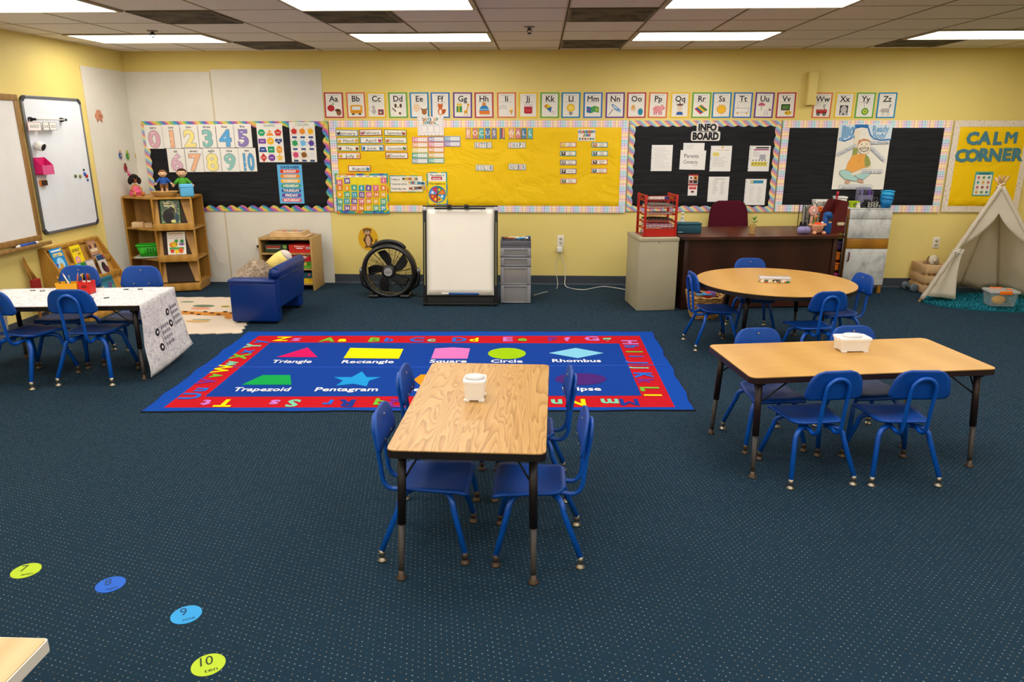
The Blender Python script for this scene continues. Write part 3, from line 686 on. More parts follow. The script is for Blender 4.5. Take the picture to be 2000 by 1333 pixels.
JOB = [(1109.8, 282.8, '#cf7a4a', 'Light', 'Monitor', '#e0c43a'), (1109.5, 300, '#4f9a94', 'Line', 'Leader', '#3a3034'), (1110, 317.4, '#7f7a94', 'Door', 'Holder', '#8a8a86'), (1110, 334.6, '#77739a', 'Caboose', '', '#3a2a2c'), (1110.4, 353.5, '#d98a7a', 'Room', 'Helper', '#5a7a4a'),
       (1171.2, 283, '#4f9a94', 'Snack', 'Helper', '#c97a5a'), (1171.4, 300, '#5aa29a', 'Table', 'Washer', '#3a6a78'), (1171, 316.6, '#d9805a', 'Calendar', 'Helper', '#3a3a40'), (1170.3, 333.4, '#d9824a', 'Teacher', 'Helper', '#2f6a86')]
JL = ['orange edged job card with a bulb picture, first in the five card column', 'teal edged job card with a dark line of figures', 'grey edged job card with a door picture', 'purple grey edged job card reading caboose', 'pink edged job card at the foot of the five card column',
      'teal edged job card at the top of the four card column', 'teal edged job card second in the four card column', 'salmon edged job card with a dark calendar picture', 'orange edged job card at the foot of the four card column']
for i, (x, y, c, t1, t2, pc) in enumerate(JOB):
    a = sheet_art(x, y); a.base(x - 15.8, y - 5, x + 15.8, y + 5, P(c)); a.face([(px + x, py + y) for px, py in rounded_rect(28.6, 7.4, 1.5)], P('#ece6dc')); a.rect(x - 13, y - 3, x - 5, y + 3.4, P(pc), 2); a.disc(x - 9, y - .6, 1.8, P('#d8c4a0'), 3, n=10)
    for k, t in enumerate((t1, t2)):
        if t: a.text(t, x + 4, y - 1.7 + k * 3.6 + (1.7 if not t2 else 0), 2.3, INK, 2, 0.0)
    a.put('job_card', JL[i], 'job card', 'classroom job cards')
# ------------------------------------------------------------------ info board
def outline_title(t, x, y, h, fit, lab):
    a = sheet_art(x, y, PY - .004, th=.002)
    k = h / GL['cap']; n = len(t)
    W = a.width(t, h); pts = fit / 2 + 3
    a.slab([(px + x, py + y) for px, py in rounded_rect(fit + 6, h + 6, 4)], P('#d9d6d2'), 0, .002)
    a.text(t, x, y, h, P('#1b1b1e'), 1, .055, fit=fit); return a.put('title_cutout', lab, 'lettering', 'info board title words')
outline_title('INFO', 1381.7, 248.8, 12, 36, 'white edged cut out reading INFO at top of black board')
outline_title('BOARD', 1378, 266, 13, 51, 'white edged cut out reading BOARD under the info cut out')
def lines(a, x0, x1, y0, n, dy, mt, layer=1, seed=1, h=.5):
    r = random.Random(seed)
    for k in range(n): a.rect(x0 + r.uniform(0, 1.5), y0 + k * dy, x1 - r.uniform(0, (x1 - x0) * .5), y0 + k * dy + h, mt, layer)
GREY = P('#9a989a'); HOLES = P('#2b2b2e')
def sleeve(x, y, w, h, lab, art, tilt=0.0, holes=True, Y=None):
    a = sheet_art(x, y, Y); a.base(x - w / 2, y - h / 2, x + w / 2, y + h / 2, P('#dfe0e2', .35)); a.rect(x - w / 2 + (3.6 if holes else 1), y - h / 2 + .8, x + w / 2 - .8, y + h / 2 - .8, P('#e6e4e2'))
    if holes:
        for k in (-.4, 0, .4): a.rect(x - w / 2 + .8, y + k * h - .8, x - w / 2 + 1.8, y + k * h + .8, HOLES)
    art(a, x, y); return a.put('paper_sheet', lab, 'sheet of paper', 'papers on the info board', tilt=tilt)
sleeve(1292.4, 309, 41, 51, 'white page in a clear sleeve, first of the upper row on the info board', lambda a, x, y: lines(a, x - 15, x + 16, y - 20, 14, 3.0, P('#b9b8ba'), 2, 3))
sleeve(1354, 304.5, 41, 50, 'white page showing behind the parents contacts sheet', lambda a, x, y: lines(a, x - 16, x + 10, y - 21, 3, 3, GREY, 2, 5))
def pc(a, x, y): a.text('Parents', x - 3, y - 8, 7.5, INK, 2, 0.0, fit=29); a.text('Contacts', x - 4, y + 3.5, 7, INK, 2, 0.0, fit=28); a.stroke([(x + 2, y + 11), (x + 10, y + 10)], .5, INK, 2)
sleeve(1352.9, 312.8, 50, 38, 'wide white sheet with handwritten parents contacts on info board', pc, radians(1), False, PY - .004)
def p3(a, x, y):
    a.disc(x + 2, y - 22, 2, P('#d9a83a'), 2, n=10); a.rect(x - 10, y - 17, x + 16, y - 16.2, P('#c9a25a'), 2); a.rect(x - 16, y - 12, x - 4, y - 5, P('#dccf6a'), 2); lines(a, x - 16, x + 15, y - 2, 7, 2.8, GREY, 2, 9)
sleeve(1407.6, 310, 41, 50, 'white page with yellow highlighted lines and small sun emblem', p3)
def p4(a, x, y):
    a.rect(x - 8, y - 22.5, x + 17, y - 19.8, INK, 2); a.rect(x - 12, y - 18.5, x + 17, y - 16.4, P('#a02a6a'), 2); lines(a, x - 13, x + 2, y - 14, 5, 2.2, GREY, 2, 2); a.rect(x, y - 8, x + 12, y + 2, P('#a9a9b4'), 2); a.rect(x - 15, y + 6, x + 16, y + 15, P('#cfc25a'), 2)
    for k in range(5): a.rect(x - 13 + k * 6, y + 2, x - 11 + k * 6, y + 4.5, P('#5a4a4a'), 3); a.rect(x - 13 + k * 6, y + 9, x - 11 + k * 6, y + 11, P('#5a4a3a'), 3)
sleeve(1482.8, 310, 41, 50, 'white page with magenta heading and yellow block on info board', p4)
sleeve(1402.8, 370, 40, 49, 'white two column list page above the maroon office chair', lambda a, x, y: (lines(a, x - 12, x - 1, y - 17, 9, 3.2, GREY, 2, 4, .7), lines(a, x + 3, x + 14, y - 17, 9, 3.2, GREY, 2, 6, .7), a.rect(x - 9, y - 20.6, x + 12, y - 19.8, P('#6a686a'), 2)), 0, False)
def p6(a, x, y): a.rect(x - 11, y - 23, x + 14, y - 17, P('#2a86b0'), 2); a.disc(x - 8, y - 20, 2.4, P('#e8d06a'), 3, n=10); lines(a, x - 12, x - 2, y - 11, 11, 2.9, P('#b0b0b2'), 2, 7); lines(a, x + 4, x + 14, y - 11, 11, 2.9, P('#b0b0b2'), 2, 8)
sleeve(1474.8, 375.5, 41, 51, 'white page with blue heading bar near the corner of the info board', p6)
x, y = 1353.2, 361.8; a = sheet_art(x, y); a.base(x - 9, y - 20.5, x + 9, y + 20.5, P('#e4e2e0')); a.rect(x - 9, y - 20.5, x + 9, y - 18, P('#b02a24')); a.rect(x - 9, y - 2, x + 9, y + 1, P('#b02a24'))
for (dx, dy, c) in ((-4.2, -14, '#d8d8d8'), (4.2, -14, '#d0802a'), (-4.2, -6.5, '#9a5a5a'), (4.2, -6.5, '#4a4a4e')): a.rect(x + dx - 4, y + dy - 3.6, x + dx + 4, y + dy + 3.6, P(c)); a.disc(x + dx, y + dy, 2, P('#2a2628'), 2, n=10)
a.rect(x - 7, y + 3, x + 7, y + 8, P('#c42a24')); a.rect(x - 5, y + 4.6, x + 5, y + 5.2, PAPER, 2); a.disc(x, y + 13, 3.4, P('#8a2a3a'), 2, 2, 12); a.rect(x - 3, y + 12.6, x + 3, y + 13.6, INK, 3)
a.put('flyer', 'narrow red and white folded flyer pinned low on the info board', 'flyer')

# ------------------------------------------------------------------ ready body poster (hand drawn)
x0, y0 = 1682.4, 307.5; a = sheet_art(x0, y0, PY - .004)
def Z(px, py): return x0 + (px - 985 + (py - 500) * .1376) / 5.714, y0 + (py - 500) / 5.714
def zl(*p): return [Z(*q) for q in p]
a.base(x0 - 51, y0 - 63.5, x0 + 51, y0 + 63.5, P('#e7e3d8'))
BL = P('#2a6fb0'); LB = P('#7aa6cc'); SKIN = P('#e9dcc4'); PEN = P('#5a4f48')
a.face(zl((750, 140), (915, 140), (900, 200), (880, 290), (800, 315), (738, 305)), P('#d3dfe8')); a.face(zl((1065, 140), (1335, 140), (1310, 300), (1120, 290), (1085, 230)), P('#d3dfe8'))
a.face(zl((915, 138), (1065, 138), (1065, 180), (990, 170), (915, 185)), BL, 2)
a.stroke(zl((915, 170), (895, 230), (870, 290), (800, 318), (738, 306)), 2.8, BL, 3); a.stroke(zl((1062, 170), (1085, 250), (1120, 292), (1200, 308), (1312, 300)), 2.4, BL, 3)
a.text('J', *Z(790, 215), 19, LB, 4, .075); a.text('K', *Z(860, 225), 18, LB, 4, .075); a.text('Ready', *Z(1200, 185), 11.5, LB, 4, .038, fit=32); a.text('Body', *Z(1182, 258), 11, LB, 4, .038, fit=25)
a.stroke(zl((935, 420), (925, 340), (938, 240)), 7.6, SKIN, 6); a.disc(*Z(938, 225), 5.4, SKIN, 6)
for k in range(5): a.stroke(zl((925 + k * 9, 225), (915 + k * 13, 200 + abs(k - 2) * 6)), 1.5, SKIN, 7)
a.face(zl((895, 395), (942, 395), (935, 470), (880, 485)), P('#5f9a5a'), 7)
for k in range(4): a.stroke(zl((890, 405 + k * 20), (940, 400 + k * 20)), 1.0, P('#e0a040'), 8)
a.face(zl((880, 480), (940, 465), (1035, 460), (1085, 560), (1080, 600), (1000, 620), (880, 670), (805, 635), (830, 560)), P('#e6a44e'), 7)
a.face(zl((1030, 475), (1060, 490), (1085, 560), (1080, 600), (1020, 600), (1018, 520)), P('#5f9a5a'), 8)
for k in range(5): a.stroke(zl((1024, 500 + k * 20), (1080, 515 + k * 20)), 1.0, P('#e0a040'), 9)
a.face(zl(*[(1012 + 75 * cos(t), 385 + 85 * sin(t)) for t in (2 * pi * i / 24 for i in range(24))]), PEN, 9); a.face(zl(*[(1012 + 72 * cos(t), 385 + 82 * sin(t)) for t in (2 * pi * i / 24 for i in range(24))]), SKIN, 10)
a.face(zl((940, 370), (955, 310), (1010, 292), (1070, 305), (1085, 350), (1060, 320), (990, 318)), P('#c98a62'), 11)
a.disc(*Z(985, 355), 1.1, INK, 12, n=10); a.disc(*Z(1042, 352), 1.1, INK, 12, n=10); a.stroke(zl((1005, 375), (1018, 380), (1025, 372)), .5, PEN, 12)
a.face(zl((955, 395), (1070, 388), (1055, 425), (1010, 442), (970, 425)), PEN, 12); a.face(zl((965, 402), (1060, 396), (1048, 420), (1010, 434), (975, 420)), P('#d9d2c4'), 13); a.stroke(zl((972, 412), (1054, 408)), .5, P('#a05a50'), 14)
for k in range(4): a.disc(*Z(970 - k * 6, 490 + k * 20), .6, PEN, 9, n=8)
TEAL = P('#a9cfc9'); a.face(zl((805, 640), (740, 650), (735, 690), (790, 745), (920, 770), (945, 735), (880, 700), (870, 670)), TEAL, 7); a.face(zl((1060, 650), (1075, 690), (1000, 750), (940, 740), (900, 690), (990, 670)), TEAL, 8)
a.stroke(zl((805, 640), (740, 650), (735, 690), (790, 745), (920, 770), (945, 735), (870, 690)), .5, PEN, 9); a.stroke(zl((1060, 650), (1075, 690), (1000, 750), (940, 740)), .5, PEN, 9)
a.stroke(zl((1078, 605), (1060, 640), (980, 660), (880, 690)), 6, SKIN, 9)
a.face(zl((800, 752), (860, 770), (840, 795), (790, 795)), P('#c99a86'), 9); a.face(zl((945, 745), (1005, 765), (1000, 795), (930, 775)), P('#c99a86'), 10)
def bubble(t, cx, cy, w, h, rot, fs):
    px, py = Z(cx, cy); a.face([(px + u * cos(rot) - v * sin(rot), py + u * sin(rot) + v * cos(rot)) for u, v in rounded_rect(w, h, h * .45)], P('#4a6a9a'), 10); a.face([(px + u * cos(rot) - v * sin(rot), py + u * sin(rot) + v * cos(rot)) for u, v in rounded_rect(w - 1, h - 1, h * .42)], P('#dfe0e0'), 11)
    a.text(t, px, py, fs, P('#3a4660'), 12, 0.0, rot=-rot, fit=w * .85)
bubble('Hand Raised', 815, 420, 40, 6.5, -.5, 4.2); bubble('Eyes Watching', 1180, 335, 40, 6.5, -.05, 4.2); bubble('Ears Listening', 1168, 468, 38, 6.5, .72, 4.2); bubble('Hands in lap', 1100, 658, 42, 7, 0, 4.4); bubble('Legs Criss Cross Applesauce', 912, 832, 66, 7.5, 0, 4.4)
a.put('drawn_poster', 'hand drawn ready body poster of a cross legged smiling figure with raised hand', 'poster')

# ------------------------------------------------------------------ calm corner
for t, x, y, lab in (('C', 1899.6, 270.4, 'C starting the word CALM'), ('A', 1923.8, 269.8, 'A in the word CALM'), ('L', 1948.4, 270.4, 'L in the word CALM'), ('M', 1975.2, 269, 'M ending the word CALM'), ('C', 1877.2, 304.1, 'C starting the word CORNER'), ('O', 1899.6, 303.8, 'O in the word CORNER'), ('R', 1921.6, 302.5, 'R after the O in the word CORNER'), ('N', 1944.3, 302.8, 'N in the word CORNER'), ('E', 1966.4, 302, 'E in the word CORNER'), ('R', 1986.2, 302, 'R ending the word CORNER')):
    a = sheet_art(x, y, PY - .001, th=.001); a.text(t, x, y, 22.5, P('#4a7d8c'), 0, .055)
    # give the cut-out a body of its own thickness
    vs = list(a.v); n = len(vs); a.add([(p[0], p[1] + .002, p[2]) for p in vs], [f[::-1] for f in [list(q) for q in a.f]], P('#4a7d8c'))
    a.put('letter_cutout', 'slate blue paper letter ' + lab, 'letter', 'calm corner letters')
x, y = 1919.3, 359.3; a = sheet_art(x, y); a.base(x - 17.5, y - 23.5, x + 17.5, y + 23.5, P('#4aa4a0')); a.rect(x - 15.5, y - 17.5, x + 15.5, y + 21.5, P('#e6e2d6')); a.rect(x - 11, y - 21, x + 11, y - 19, P('#2a5a5c'))
for i in range(12):
    cx, cy = x - 10 + (i % 3) * 10, y - 12.5 + (i // 3) * 9.6; a.disc(cx, cy, 2.7, P(['#cf6a72', '#6a9a3a', '#4a9aa8', '#4a9aa8', '#d9a83a', '#cf7a72', '#c96a72', '#a04a4a', '#c96a72', '#d9a83a', '#5a9a4a', '#3a8aa0'][i]), 2, n=14); a.rect(cx - 2, cy + 3.6, cx + 2, cy + 4.1, P('#a09a94'), 2); a.disc(cx - .9, cy - .6, .4, INK, 3, n=6); a.disc(cx + .9, cy - .6, .4, INK, 3, n=6)
a.put('poster', 'small teal edged feelings chart with twelve faces beside the tent top', 'poster')

# ------------------------------------------------------------------ alphabet cards on the wall
RED, ORG, YEL, GRN, TEA, BLU, PUR = '#b5414c', '#d97a48', '#e8c02a', '#6aa83c', '#2a86b4', '#3a74bc', '#6a3f88'
AX = [652.3, 695.5, 735.2, 777.6, 819.2, 860, 903.5, 945.4, 989.5, 1031.7, 1073.8, 1115, 1158, 1201.4, 1243, 1285, 1328, 1369.7, 1409.4, 1450.4, 1492.5, 1535, 1605.6, 1648.8, 1689.5, 1731.5]
AB = [RED, ORG, YEL, GRN, TEA, BLU, PUR, RED, ORG, YEL, GRN, TEA, BLU, PUR, RED, ORG, YEL, GRN, TEA, BLU, PUR, RED, ORG, YEL, GRN, TEA]
AN = ['red', 'orange', 'yellow', 'green', 'teal', 'blue', 'purple'] * 3 + ['red', 'orange', 'yellow', 'green', 'teal']
BR, WH_, DK = P('#7a4a2c'), P('#efece4'), P('#3a3236')
def pic(a, ch, x, y):
    """picture in the lower half, centred on (x, y), about 30 x 22"""
    d = lambda dx, dy, r, c, l=2, ry=None, n=16, rot=0.0: a.disc(x + dx, y + dy, r, P(c), l, ry, n, rot)
    p = lambda pts, c, l=2: a.face([(x + u, y + v) for u, v in pts], P(c), l)
    s = lambda pts, w, c, l=3: a.stroke([(x + u, y + v) for u, v in pts], w, P(c), l)
    r = lambda x0, y0, x1, y1, c, l=2: a.rect(x + x0, y + y0, x + x1, y + y1, P(c), l)
    if ch == 'A': d(-6, -2, 7, '#b02a2a', ry=6.5); p([(-6, -9), (-1, -12), (1, -9)], '#4a9a3a', 3); d(9, 6, 5, '#8a5a34', 3, 6.5); d(7, 2, 5.4, '#5a3a26', 4, 3)
    elif ch == 'B': p(rounded_rect(24, 17, 4), '#e0a22a'); r(-8, -5, 8, 1, '#d8e2e8', 3); r(-10, 4, 10, 6, '#c87f1f', 3); r(-9, 8, -4, 11, '#2a2624', 3); r(4, 8, 9, 11, '#2a2624', 3)
    elif ch == 'C': d(-6, -4, 3.6, '#b9b5b0'); d(-5, 4, 4, '#b9b5b0', 2, 6); s([(-9, 6), (-14, 1), (-13, -4)], 1, '#b9b5b0'); r(3, 0, 14, 11, '#b83a2a'); r(5, 2, 12, 9, '#2a5a9a', 3); d(8, 6, 2, '#e8c83a', 4)
    elif ch == 'D': d(0, 5, 6, '#efe8dc', 2, 7); d(0, -6, 5, '#efe8dc', 3); d(-5, -7, 2.4, '#5a3a30', 4, 4); d(5, -7, 2.4, '#5a3a30', 4, 4); d(0, -4, 1.2, '#2a2426', 4); s([(-5, 4), (-11, -2)], 2, '#5a3a34'); d(3, 8, 2.5, '#6a4a3a', 3)
    elif ch == 'E': d(-6, -3, 6.4, '#e8c8a4', 2, 8.4); d(9, 5, 5, '#a06a3a', 2, 6); p([(4, 2), (1, -4), (8, 1)], '#8a5a30', 3); p([(14, 2), (17, -4), (10, 1)], '#8a5a30', 3)
    elif ch == 'F': d(0, 4, 5, '#c8622a', 2, 7.5); d(0, -6, 5, '#c8622a', 3, 4.4); p([(-5, -8), (-4, -13), (-1, -9)], '#c8622a', 3); p([(5, -8), (4, -13), (1, -9)], '#c8622a', 3); d(0, 5, 2.6, '#efe4d4', 3, 5); d(7, 4, 3, '#b8561f', 2, 6, rot=.4); d(9, -3, 2, '#efe4d4', 3, 3)
    elif ch == 'G': r(-12, -6, -1, 6, '#3a8a4a'); r(-8, -6, -6, 6, '#e0c02a', 3); d(-9, -9, 2.6, '#e0c02a', 3); d(-4, -9, 2.6, '#e0c02a', 3); s([(11, -8), (9, 0), (7, 3)], 2, '#d99a2a'); d(11, -9, 2.4, '#d99a2a', 3); d(6, 5, 4, '#d99a2a', 2, 3); s([(4, 6), (3, 13)], 1, '#d99a2a'); s([(8, 6), (9, 13)], 1, '#d99a2a')
    elif ch == 'H': p([(-9, 4), (-8, -3), (-3, -8), (4, -8), (9, -2), (10, 4)], '#2a7ab8'); p([(-10, 3), (11, 3), (11, 10), (-9, 10)], '#d9792a', 3); d(0, -10, 3.6, '#d9862a', 3); p([(-9, -1), (9, -1), (10, 1.6), (-9, 1.6)], '#7ab8dc', 3)
    elif ch == 'I': p([(-14, 0), (-12, -6), (-7, -8), (-2, -6), (0, 0)], '#d9d6d2'); s([(-14, 0), (-12, -6), (-7, -8), (-2, -6), (0, 0)], .6, '#a09c98'); d(9, -2, 4, '#efe2bc', 3); p([(5.4, 1), (12.6, 1), (9, 12)], '#d9a03a', 2)
    elif ch == 'J': p(rounded_rect(16, 17, 2.5), '#b02a34'); p([(-9, -10), (9, -10), (9, -5), (-9, -5)], '#d8c8cc', 3); r(-5, 0, 5, 5, '#c8404a', 3)
    elif ch == 'K': p([(-12, -6), (-5, -11), (-5, -2)], '#d98a2a'); p([(-5, -11), (4, -5), (-5, -2)], '#e0c83a'); p([(-12, -6), (-5, -2), (2, 6)], '#3a8a4a'); p([(4, -5), (2, 6), (-5, -2)], '#2a62b0', 3); s([(2, 6), (7, 4), (8, 10)], .6, '#5a4a4a'); d(11, 5, 3, '#e2dede', 2, 5)
    elif ch == 'L': d(0, -3, 8, '#e8bc2a', n=20); d(0, -3, 5, '#f0d668', 3); r(-3.4, 5, 3.4, 10, '#8a9098', 3); p([(-2, 10), (2, 10), (0, 12)], '#5a5e66', 3)
    elif ch == 'M': p([(-12, -6), (-4, -4), (-4, 8), (-12, 6)], '#2a6aa8'); p([(-4, -4), (4, -7), (4, 5), (-4, 8)], '#4a9a5a'); p([(4, -7), (12, -4), (12, 7), (4, 5)], '#5aa04a', 3); p([(-10, -1), (-6, 0), (-7, 4)], '#c84a4a', 3); p([(5, -2), (10, 0), (8, 4)], '#d9c84a', 4)
    elif ch == 'N': p([(-4, -9), (12, 1), (10, 7), (-1, 1)], '#8ab4d8'); p(ell(0, -4, 9, 3, 16, .7), '#2a5a9a', 3); p(ell(0, -4, 7, 2, 16, .7), '#b8d4e8', 4); s([(-4, 0), (-12, 11)], 1.2, '#5a4a44')
    elif ch == 'O': d(-6, -5, 3.6, '#d9a45a'); [s([(-6, -3), (-6 + 6 * cos(t), -3 + 7 * sin(t))], 1.4, '#d9a45a') for t in (.2, .9, 1.6, 2.3, 3.0)]; d(8, 5, 5, '#2a8aa8', 2, 7)
    elif ch == 'P': d(0, 0, 10, '#e0949a', 2, 7); d(9, -3, 4.6, '#e49ca2', 3); d(12, -2, 1.8, '#c8707a', 4, 1.4); p([(6, -7), (8, -10), (10, -7)], '#c8707a', 4); [r(q, 5, q + 3, 11, '#d0848c', 3) for q in (-8, -4, 2, 6)]; d(-4, -1, 1.6, '#c8707a', 4)
    elif ch == 'Q': d(0, -2, 5, '#c9c4c0', 2, 5.6); d(0, 0, 3.8, '#e8c8a8', 3, 4.6); p([(-6, -7), (-6, -12), (-3, -9), (0, -13), (3, -9), (6, -12), (6, -7)], '#6a3a1f', 4); p([(-7, 11), (-5, 5), (5, 5), (7, 11)], '#2a5aa0', 3)
    elif ch == 'R': p([(-13, -1), (0, -9), (13, 1), (-1, 10)], '#c8352c'); p([(-8, -4), (-4, -6.4), (9, 4), (5, 6)], '#e0b82a', 3); p([(-4, -6.4), (-1, -8.4), (12, 1.6), (9, 4)], '#3a8a4a', 3); p([(-11, -2), (-8, -4), (5, 6), (2, 8)], '#2a5aa0', 3)
    elif ch == 'S': p(star(0, 0, 11, 7.4, 12), '#e0a21f'); d(0, 0, 7, '#efb82a', 3)
    elif ch == 'T': p([(-13, -2), (13, -2), (11, 6), (-11, 6)], '#e8e4e0'); s([(-13, -2), (13, -2), (11, 6), (-11, 6)], .7, '#9a948e', 3); r(-14, -3, 14, -1.6, '#bcb6b0', 4); d(-9, 8, 1.6, '#d9a03a', 3); d(9, 8, 1.6, '#d9a03a', 3); s([(-9, -3), (-9, -8)], .8, '#9a948e'); d(3, -4, 2.4, '#d4e2ea', 3)
    elif ch == 'U': p(ell(-5, -7, 7, 6, 12, 0, pi, 2 * pi), '#c05a7a'); s([(-5, -7), (-5, 2)], .8, '#6a3a4a'); d(5, 5, 5, '#dcd4d8', 2, 3.6); d(10, 1, 2.8, '#dcd4d8', 3); p([(9, -1), (10, -5), (11.5, -1)], '#d9b03a', 4); [s([(q, 7), (q, 12)], 1.2, '#b8aeb4') for q in (2, 8)]; d(12, 1, 2, '#5a4a6a', 4)
    elif ch == 'V': r(-9, -10, 8, 2, '#2a2624'); r(-7, -8, 6, 0, '#4a8a34', 3); p([(-7, 0), (-2, -5), (2, -4), (0, 0)], '#7a6a5a', 4); d(5, 7, 7, '#e0b82a', 3, 4.4); d(2, 7, 1.4, '#3a3020', 4); d(8, 6.4, 1.2, '#b03a2a', 4)
    elif ch == 'W': p([(-11, 0), (11, 0), (10, 8), (-10, 8)], '#a82a2a'); r(-11, 1.6, 11, 3, '#c8504a', 3); d(-6, 9, 3.4, '#2a2626', 3); d(6, 9, 3.4, '#2a2626', 3); d(-6, 9, 1.4, '#b8b0a8', 4); d(6, 9, 1.4, '#b8b0a8', 4); s([(6, 0), (3, -8), (7, -9)], 1.2, '#3a3236')
    elif ch == 'X': r(-8, -8, 8, 11, '#3a363a'); d(0, 0, 6, '#dcd8d4', 3, 7); [s([(-5, -4 + q * 3), (5, -4 + q * 3)], .9, '#4a464a', 4) for q in range(4)]; d(-4, 8, 2.6, '#e4e0dc', 3); d(4, 8, 2.6, '#e4e0dc', 3); d(-4, 8, 1, '#2a2628', 4); d(4, 8, 1, '#2a2628', 4)
    elif ch == 'Y': d(1, 4, 7, '#3a9a3a'); d(1, 4, 4.4, '#d9c83a', 3); d(1, 4, 2.2, '#5aa83a', 4); s([(0, -3), (-2, -11)], .7, '#9a948e'); d(-2, -12, 1.6, '#c9c4be', 3)
    elif ch == 'Z': d(-1, 2, 8, '#dcd8d4', 2, 4.6); d(9, -7, 3.4, '#dcd8d4', 3, 3); s([(6, 0), (9, -6)], 4, '#dcd8d4', 2); [s([(-7 + q * 3, -1.6), (-8 + q * 3, 5.6)], 1, '#3a363a', 4) for q in range(5)]; [s([(q, 4), (q, 12)], 1.8, '#c9c4c0', 2) for q in (-7, -4, 3, 6)]; s([(5, -4), (8, -10)], 1.4, '#3a363a', 5); s([(-9, 0), (-12, 5)], .9, '#3a363a', 3)
NAMEP = dict(A='an apple and acorn', B='a school bus', C='a cat and cards', D='a sitting dog', E='an egg', F='a fox', G='a gift and giraffe', H='a winter hat', I='an igloo and ice cream', J='a jam jar', K='a kite', L='a light bulb', M='a folded map', N='a net', O='an octopus', P='a pink pig', Q='a queen', R='a striped rug', S='a sun', T='a bathtub', U='an umbrella', V='a television', W='a red wagon', X='an x-ray picture', Y='a yoyo', Z='a zebra')
for i, x in enumerate(AX):
    ch = chr(65 + i); y = 205.6 if i < 22 else 206; a = WallArt(x, y, D - .0015)
    a.base(x - 18.6, y - 25, x + 18.6, y + 25, P(AB[i])); a.rect(x - 15.6, y - 22.4, x + 15.6, y + 22.4, P('#e6e2da'))
    a.text(ch + ch.lower(), x, y - 12.6, 10.5, INK, 2, .018); a.rect(x - 11, y - 19.5, x + 11, y - 19, GREY, 2); a.rect(x - 11, y - 6.6, x + 11, y - 6.1, GREY, 2)
    pic(a, ch, x, y + 8)
    a.put('alphabet_card', f'{AN[i]} edged alphabet card {ch}{ch.lower()} showing {NAMEP[ch]}', 'alphabet card', 'alphabet cards along the wall', tilt=radians(random.Random(i).uniform(-.8, .8)))
# yellow painted cover box high on the wall
p, q = onY(1566, 174), onY(1594, 174); z0, z1 = onY(1582, 206).z, onY(1586, 141).z
m = MB(); xc, hw = onY(1583, 174).x, .045; m.box(xc - hw, xc + hw, D - .07, D - .0015, z0, z1, YELLOW, .004); t = m.build('conduit_cover'); tag(t, 'narrow yellow painted cover box high on wall between alphabet cards V and W', 'cover box')
# otter sticker
x, y = 719, 464.5; a = WallArt(x, y, D - .0015); a.slab(ell(x, y + 2, 19.5, 23, 32), P('#dba91c'), 0, .001)
OB, OL = P('#6a452a'), P('#c9a27a')
a.th = .001; a.stroke([(x + 4, y + 14), (x + 12, y + 14), (x + 16, y + 4)], 3, OB, 2); a.disc(x, y + 5, 7.4, OB, 3, 13.5); a.disc(x, y + 6, 4.4, OL, 4, 10.5); a.disc(x - 1, y - 12, 7.6, OB, 4, 6.4); a.disc(x - 1, y - 10.4, 5.6, OL, 5, 4); a.disc(x - 1, y - 12, 1.6, INK, 6, 1.1, 10)
a.disc(x - 4, y - 14, .9, INK, 6, n=8); a.disc(x + 2, y - 14, .9, INK, 6, n=8); a.disc(x - 7.6, y - 16, 1.8, OB, 4, n=10); a.disc(x + 5.6, y - 16, 1.8, OB, 4, n=10); a.disc(x - 4, y + 18, 3, OB, 5, 1.8, 12); a.disc(x + 4, y + 18, 3, OB, 5, 1.8, 12); a.disc(x - 7, y + 3, 2.2, OB, 5, 5, 12, .3); a.disc(x + 7, y + 3, 2.2, OB, 5, 5, 12, -.3)
a.put('wall_sticker', 'egg shaped yellow wall sticker of a standing otter above the fan', 'sticker')
# outlets
def outlet(x, y, lab):
    a = onY(x, y); t = thing('wall_outlet', lab, 'outlet', (a.x, D - .0015, a.z))
    m = MB(); m.box(-.036, .036, -.006, 0, -.058, .058, P('#e4dfd2', .4), .003); m.build('cover_plate', t)
    m = MB()
    for dz in (-.022, .022): m.lathe([(.001, 0), (.0165, 0), (.0165, .003), (.001, .003)], P('#b9b094', .4), 18, Matrix.Translation((0, -.006, dz)) @ Matrix.Rotation(pi / 2, 4, 'X'))
    m.build('socket', t)
outlet(1828, 474, 'white wall outlet plate beside the tent'); outlet(1095, 470, 'white wall outlet with plugs between easel and filing cabinet')
p = onY(1093, 486); t = thing('plug_adapter', 'white plug adapter with hanging cord in the wall outlet', 'adapter', (p.x, D - .012, p.z))
m = MB(); m.box(-.03, .03, -.035, 0, -.035, .03, P('#e2ded6', .4), .006); m.build('body', t)
def rope(name, pts, r, mt, lab, cat, par=None, seg=8):
    P_ = [Vector(q) for q in pts]; out = []
    for i in range(len(P_) - 1):
        p0, p1, p2, p3 = P_[max(i - 1, 0)], P_[i], P_[i + 1], P_[min(i + 2, len(P_) - 1)]
        for k in range(8):
            t = k / 8; out.append(.5 * ((2 * p1) + (p2 - p0) * t + (2 * p0 - 5 * p1 + 4 * p2 - p3) * t * t + (3 * p1 - p0 - 3 * p2 + p3) * t ** 3))
    out.append(P_[-1]); m = MB(); m.tube(out, r, mt, seg); o = m.build(name, par)
    return tag(o, lab, cat) if lab else o
a0 = onY(1095, 498, D - .02); fl = [onZ(1105, 545, .006), onZ(1112, 558, .006), onZ(1140, 566, .006), onZ(1180, 560, .006), onZ(1232, 568, .006)]
rope('power_cord', [a0, onY(1103, 520, D - .03), onY(1104, 540, D - .05), onZ(1106, 560, .006), *fl[2:]], .004, P('#cfcac0', .5), 'white cord running from the wall outlet along the floor to filing cabinet', 'cord')
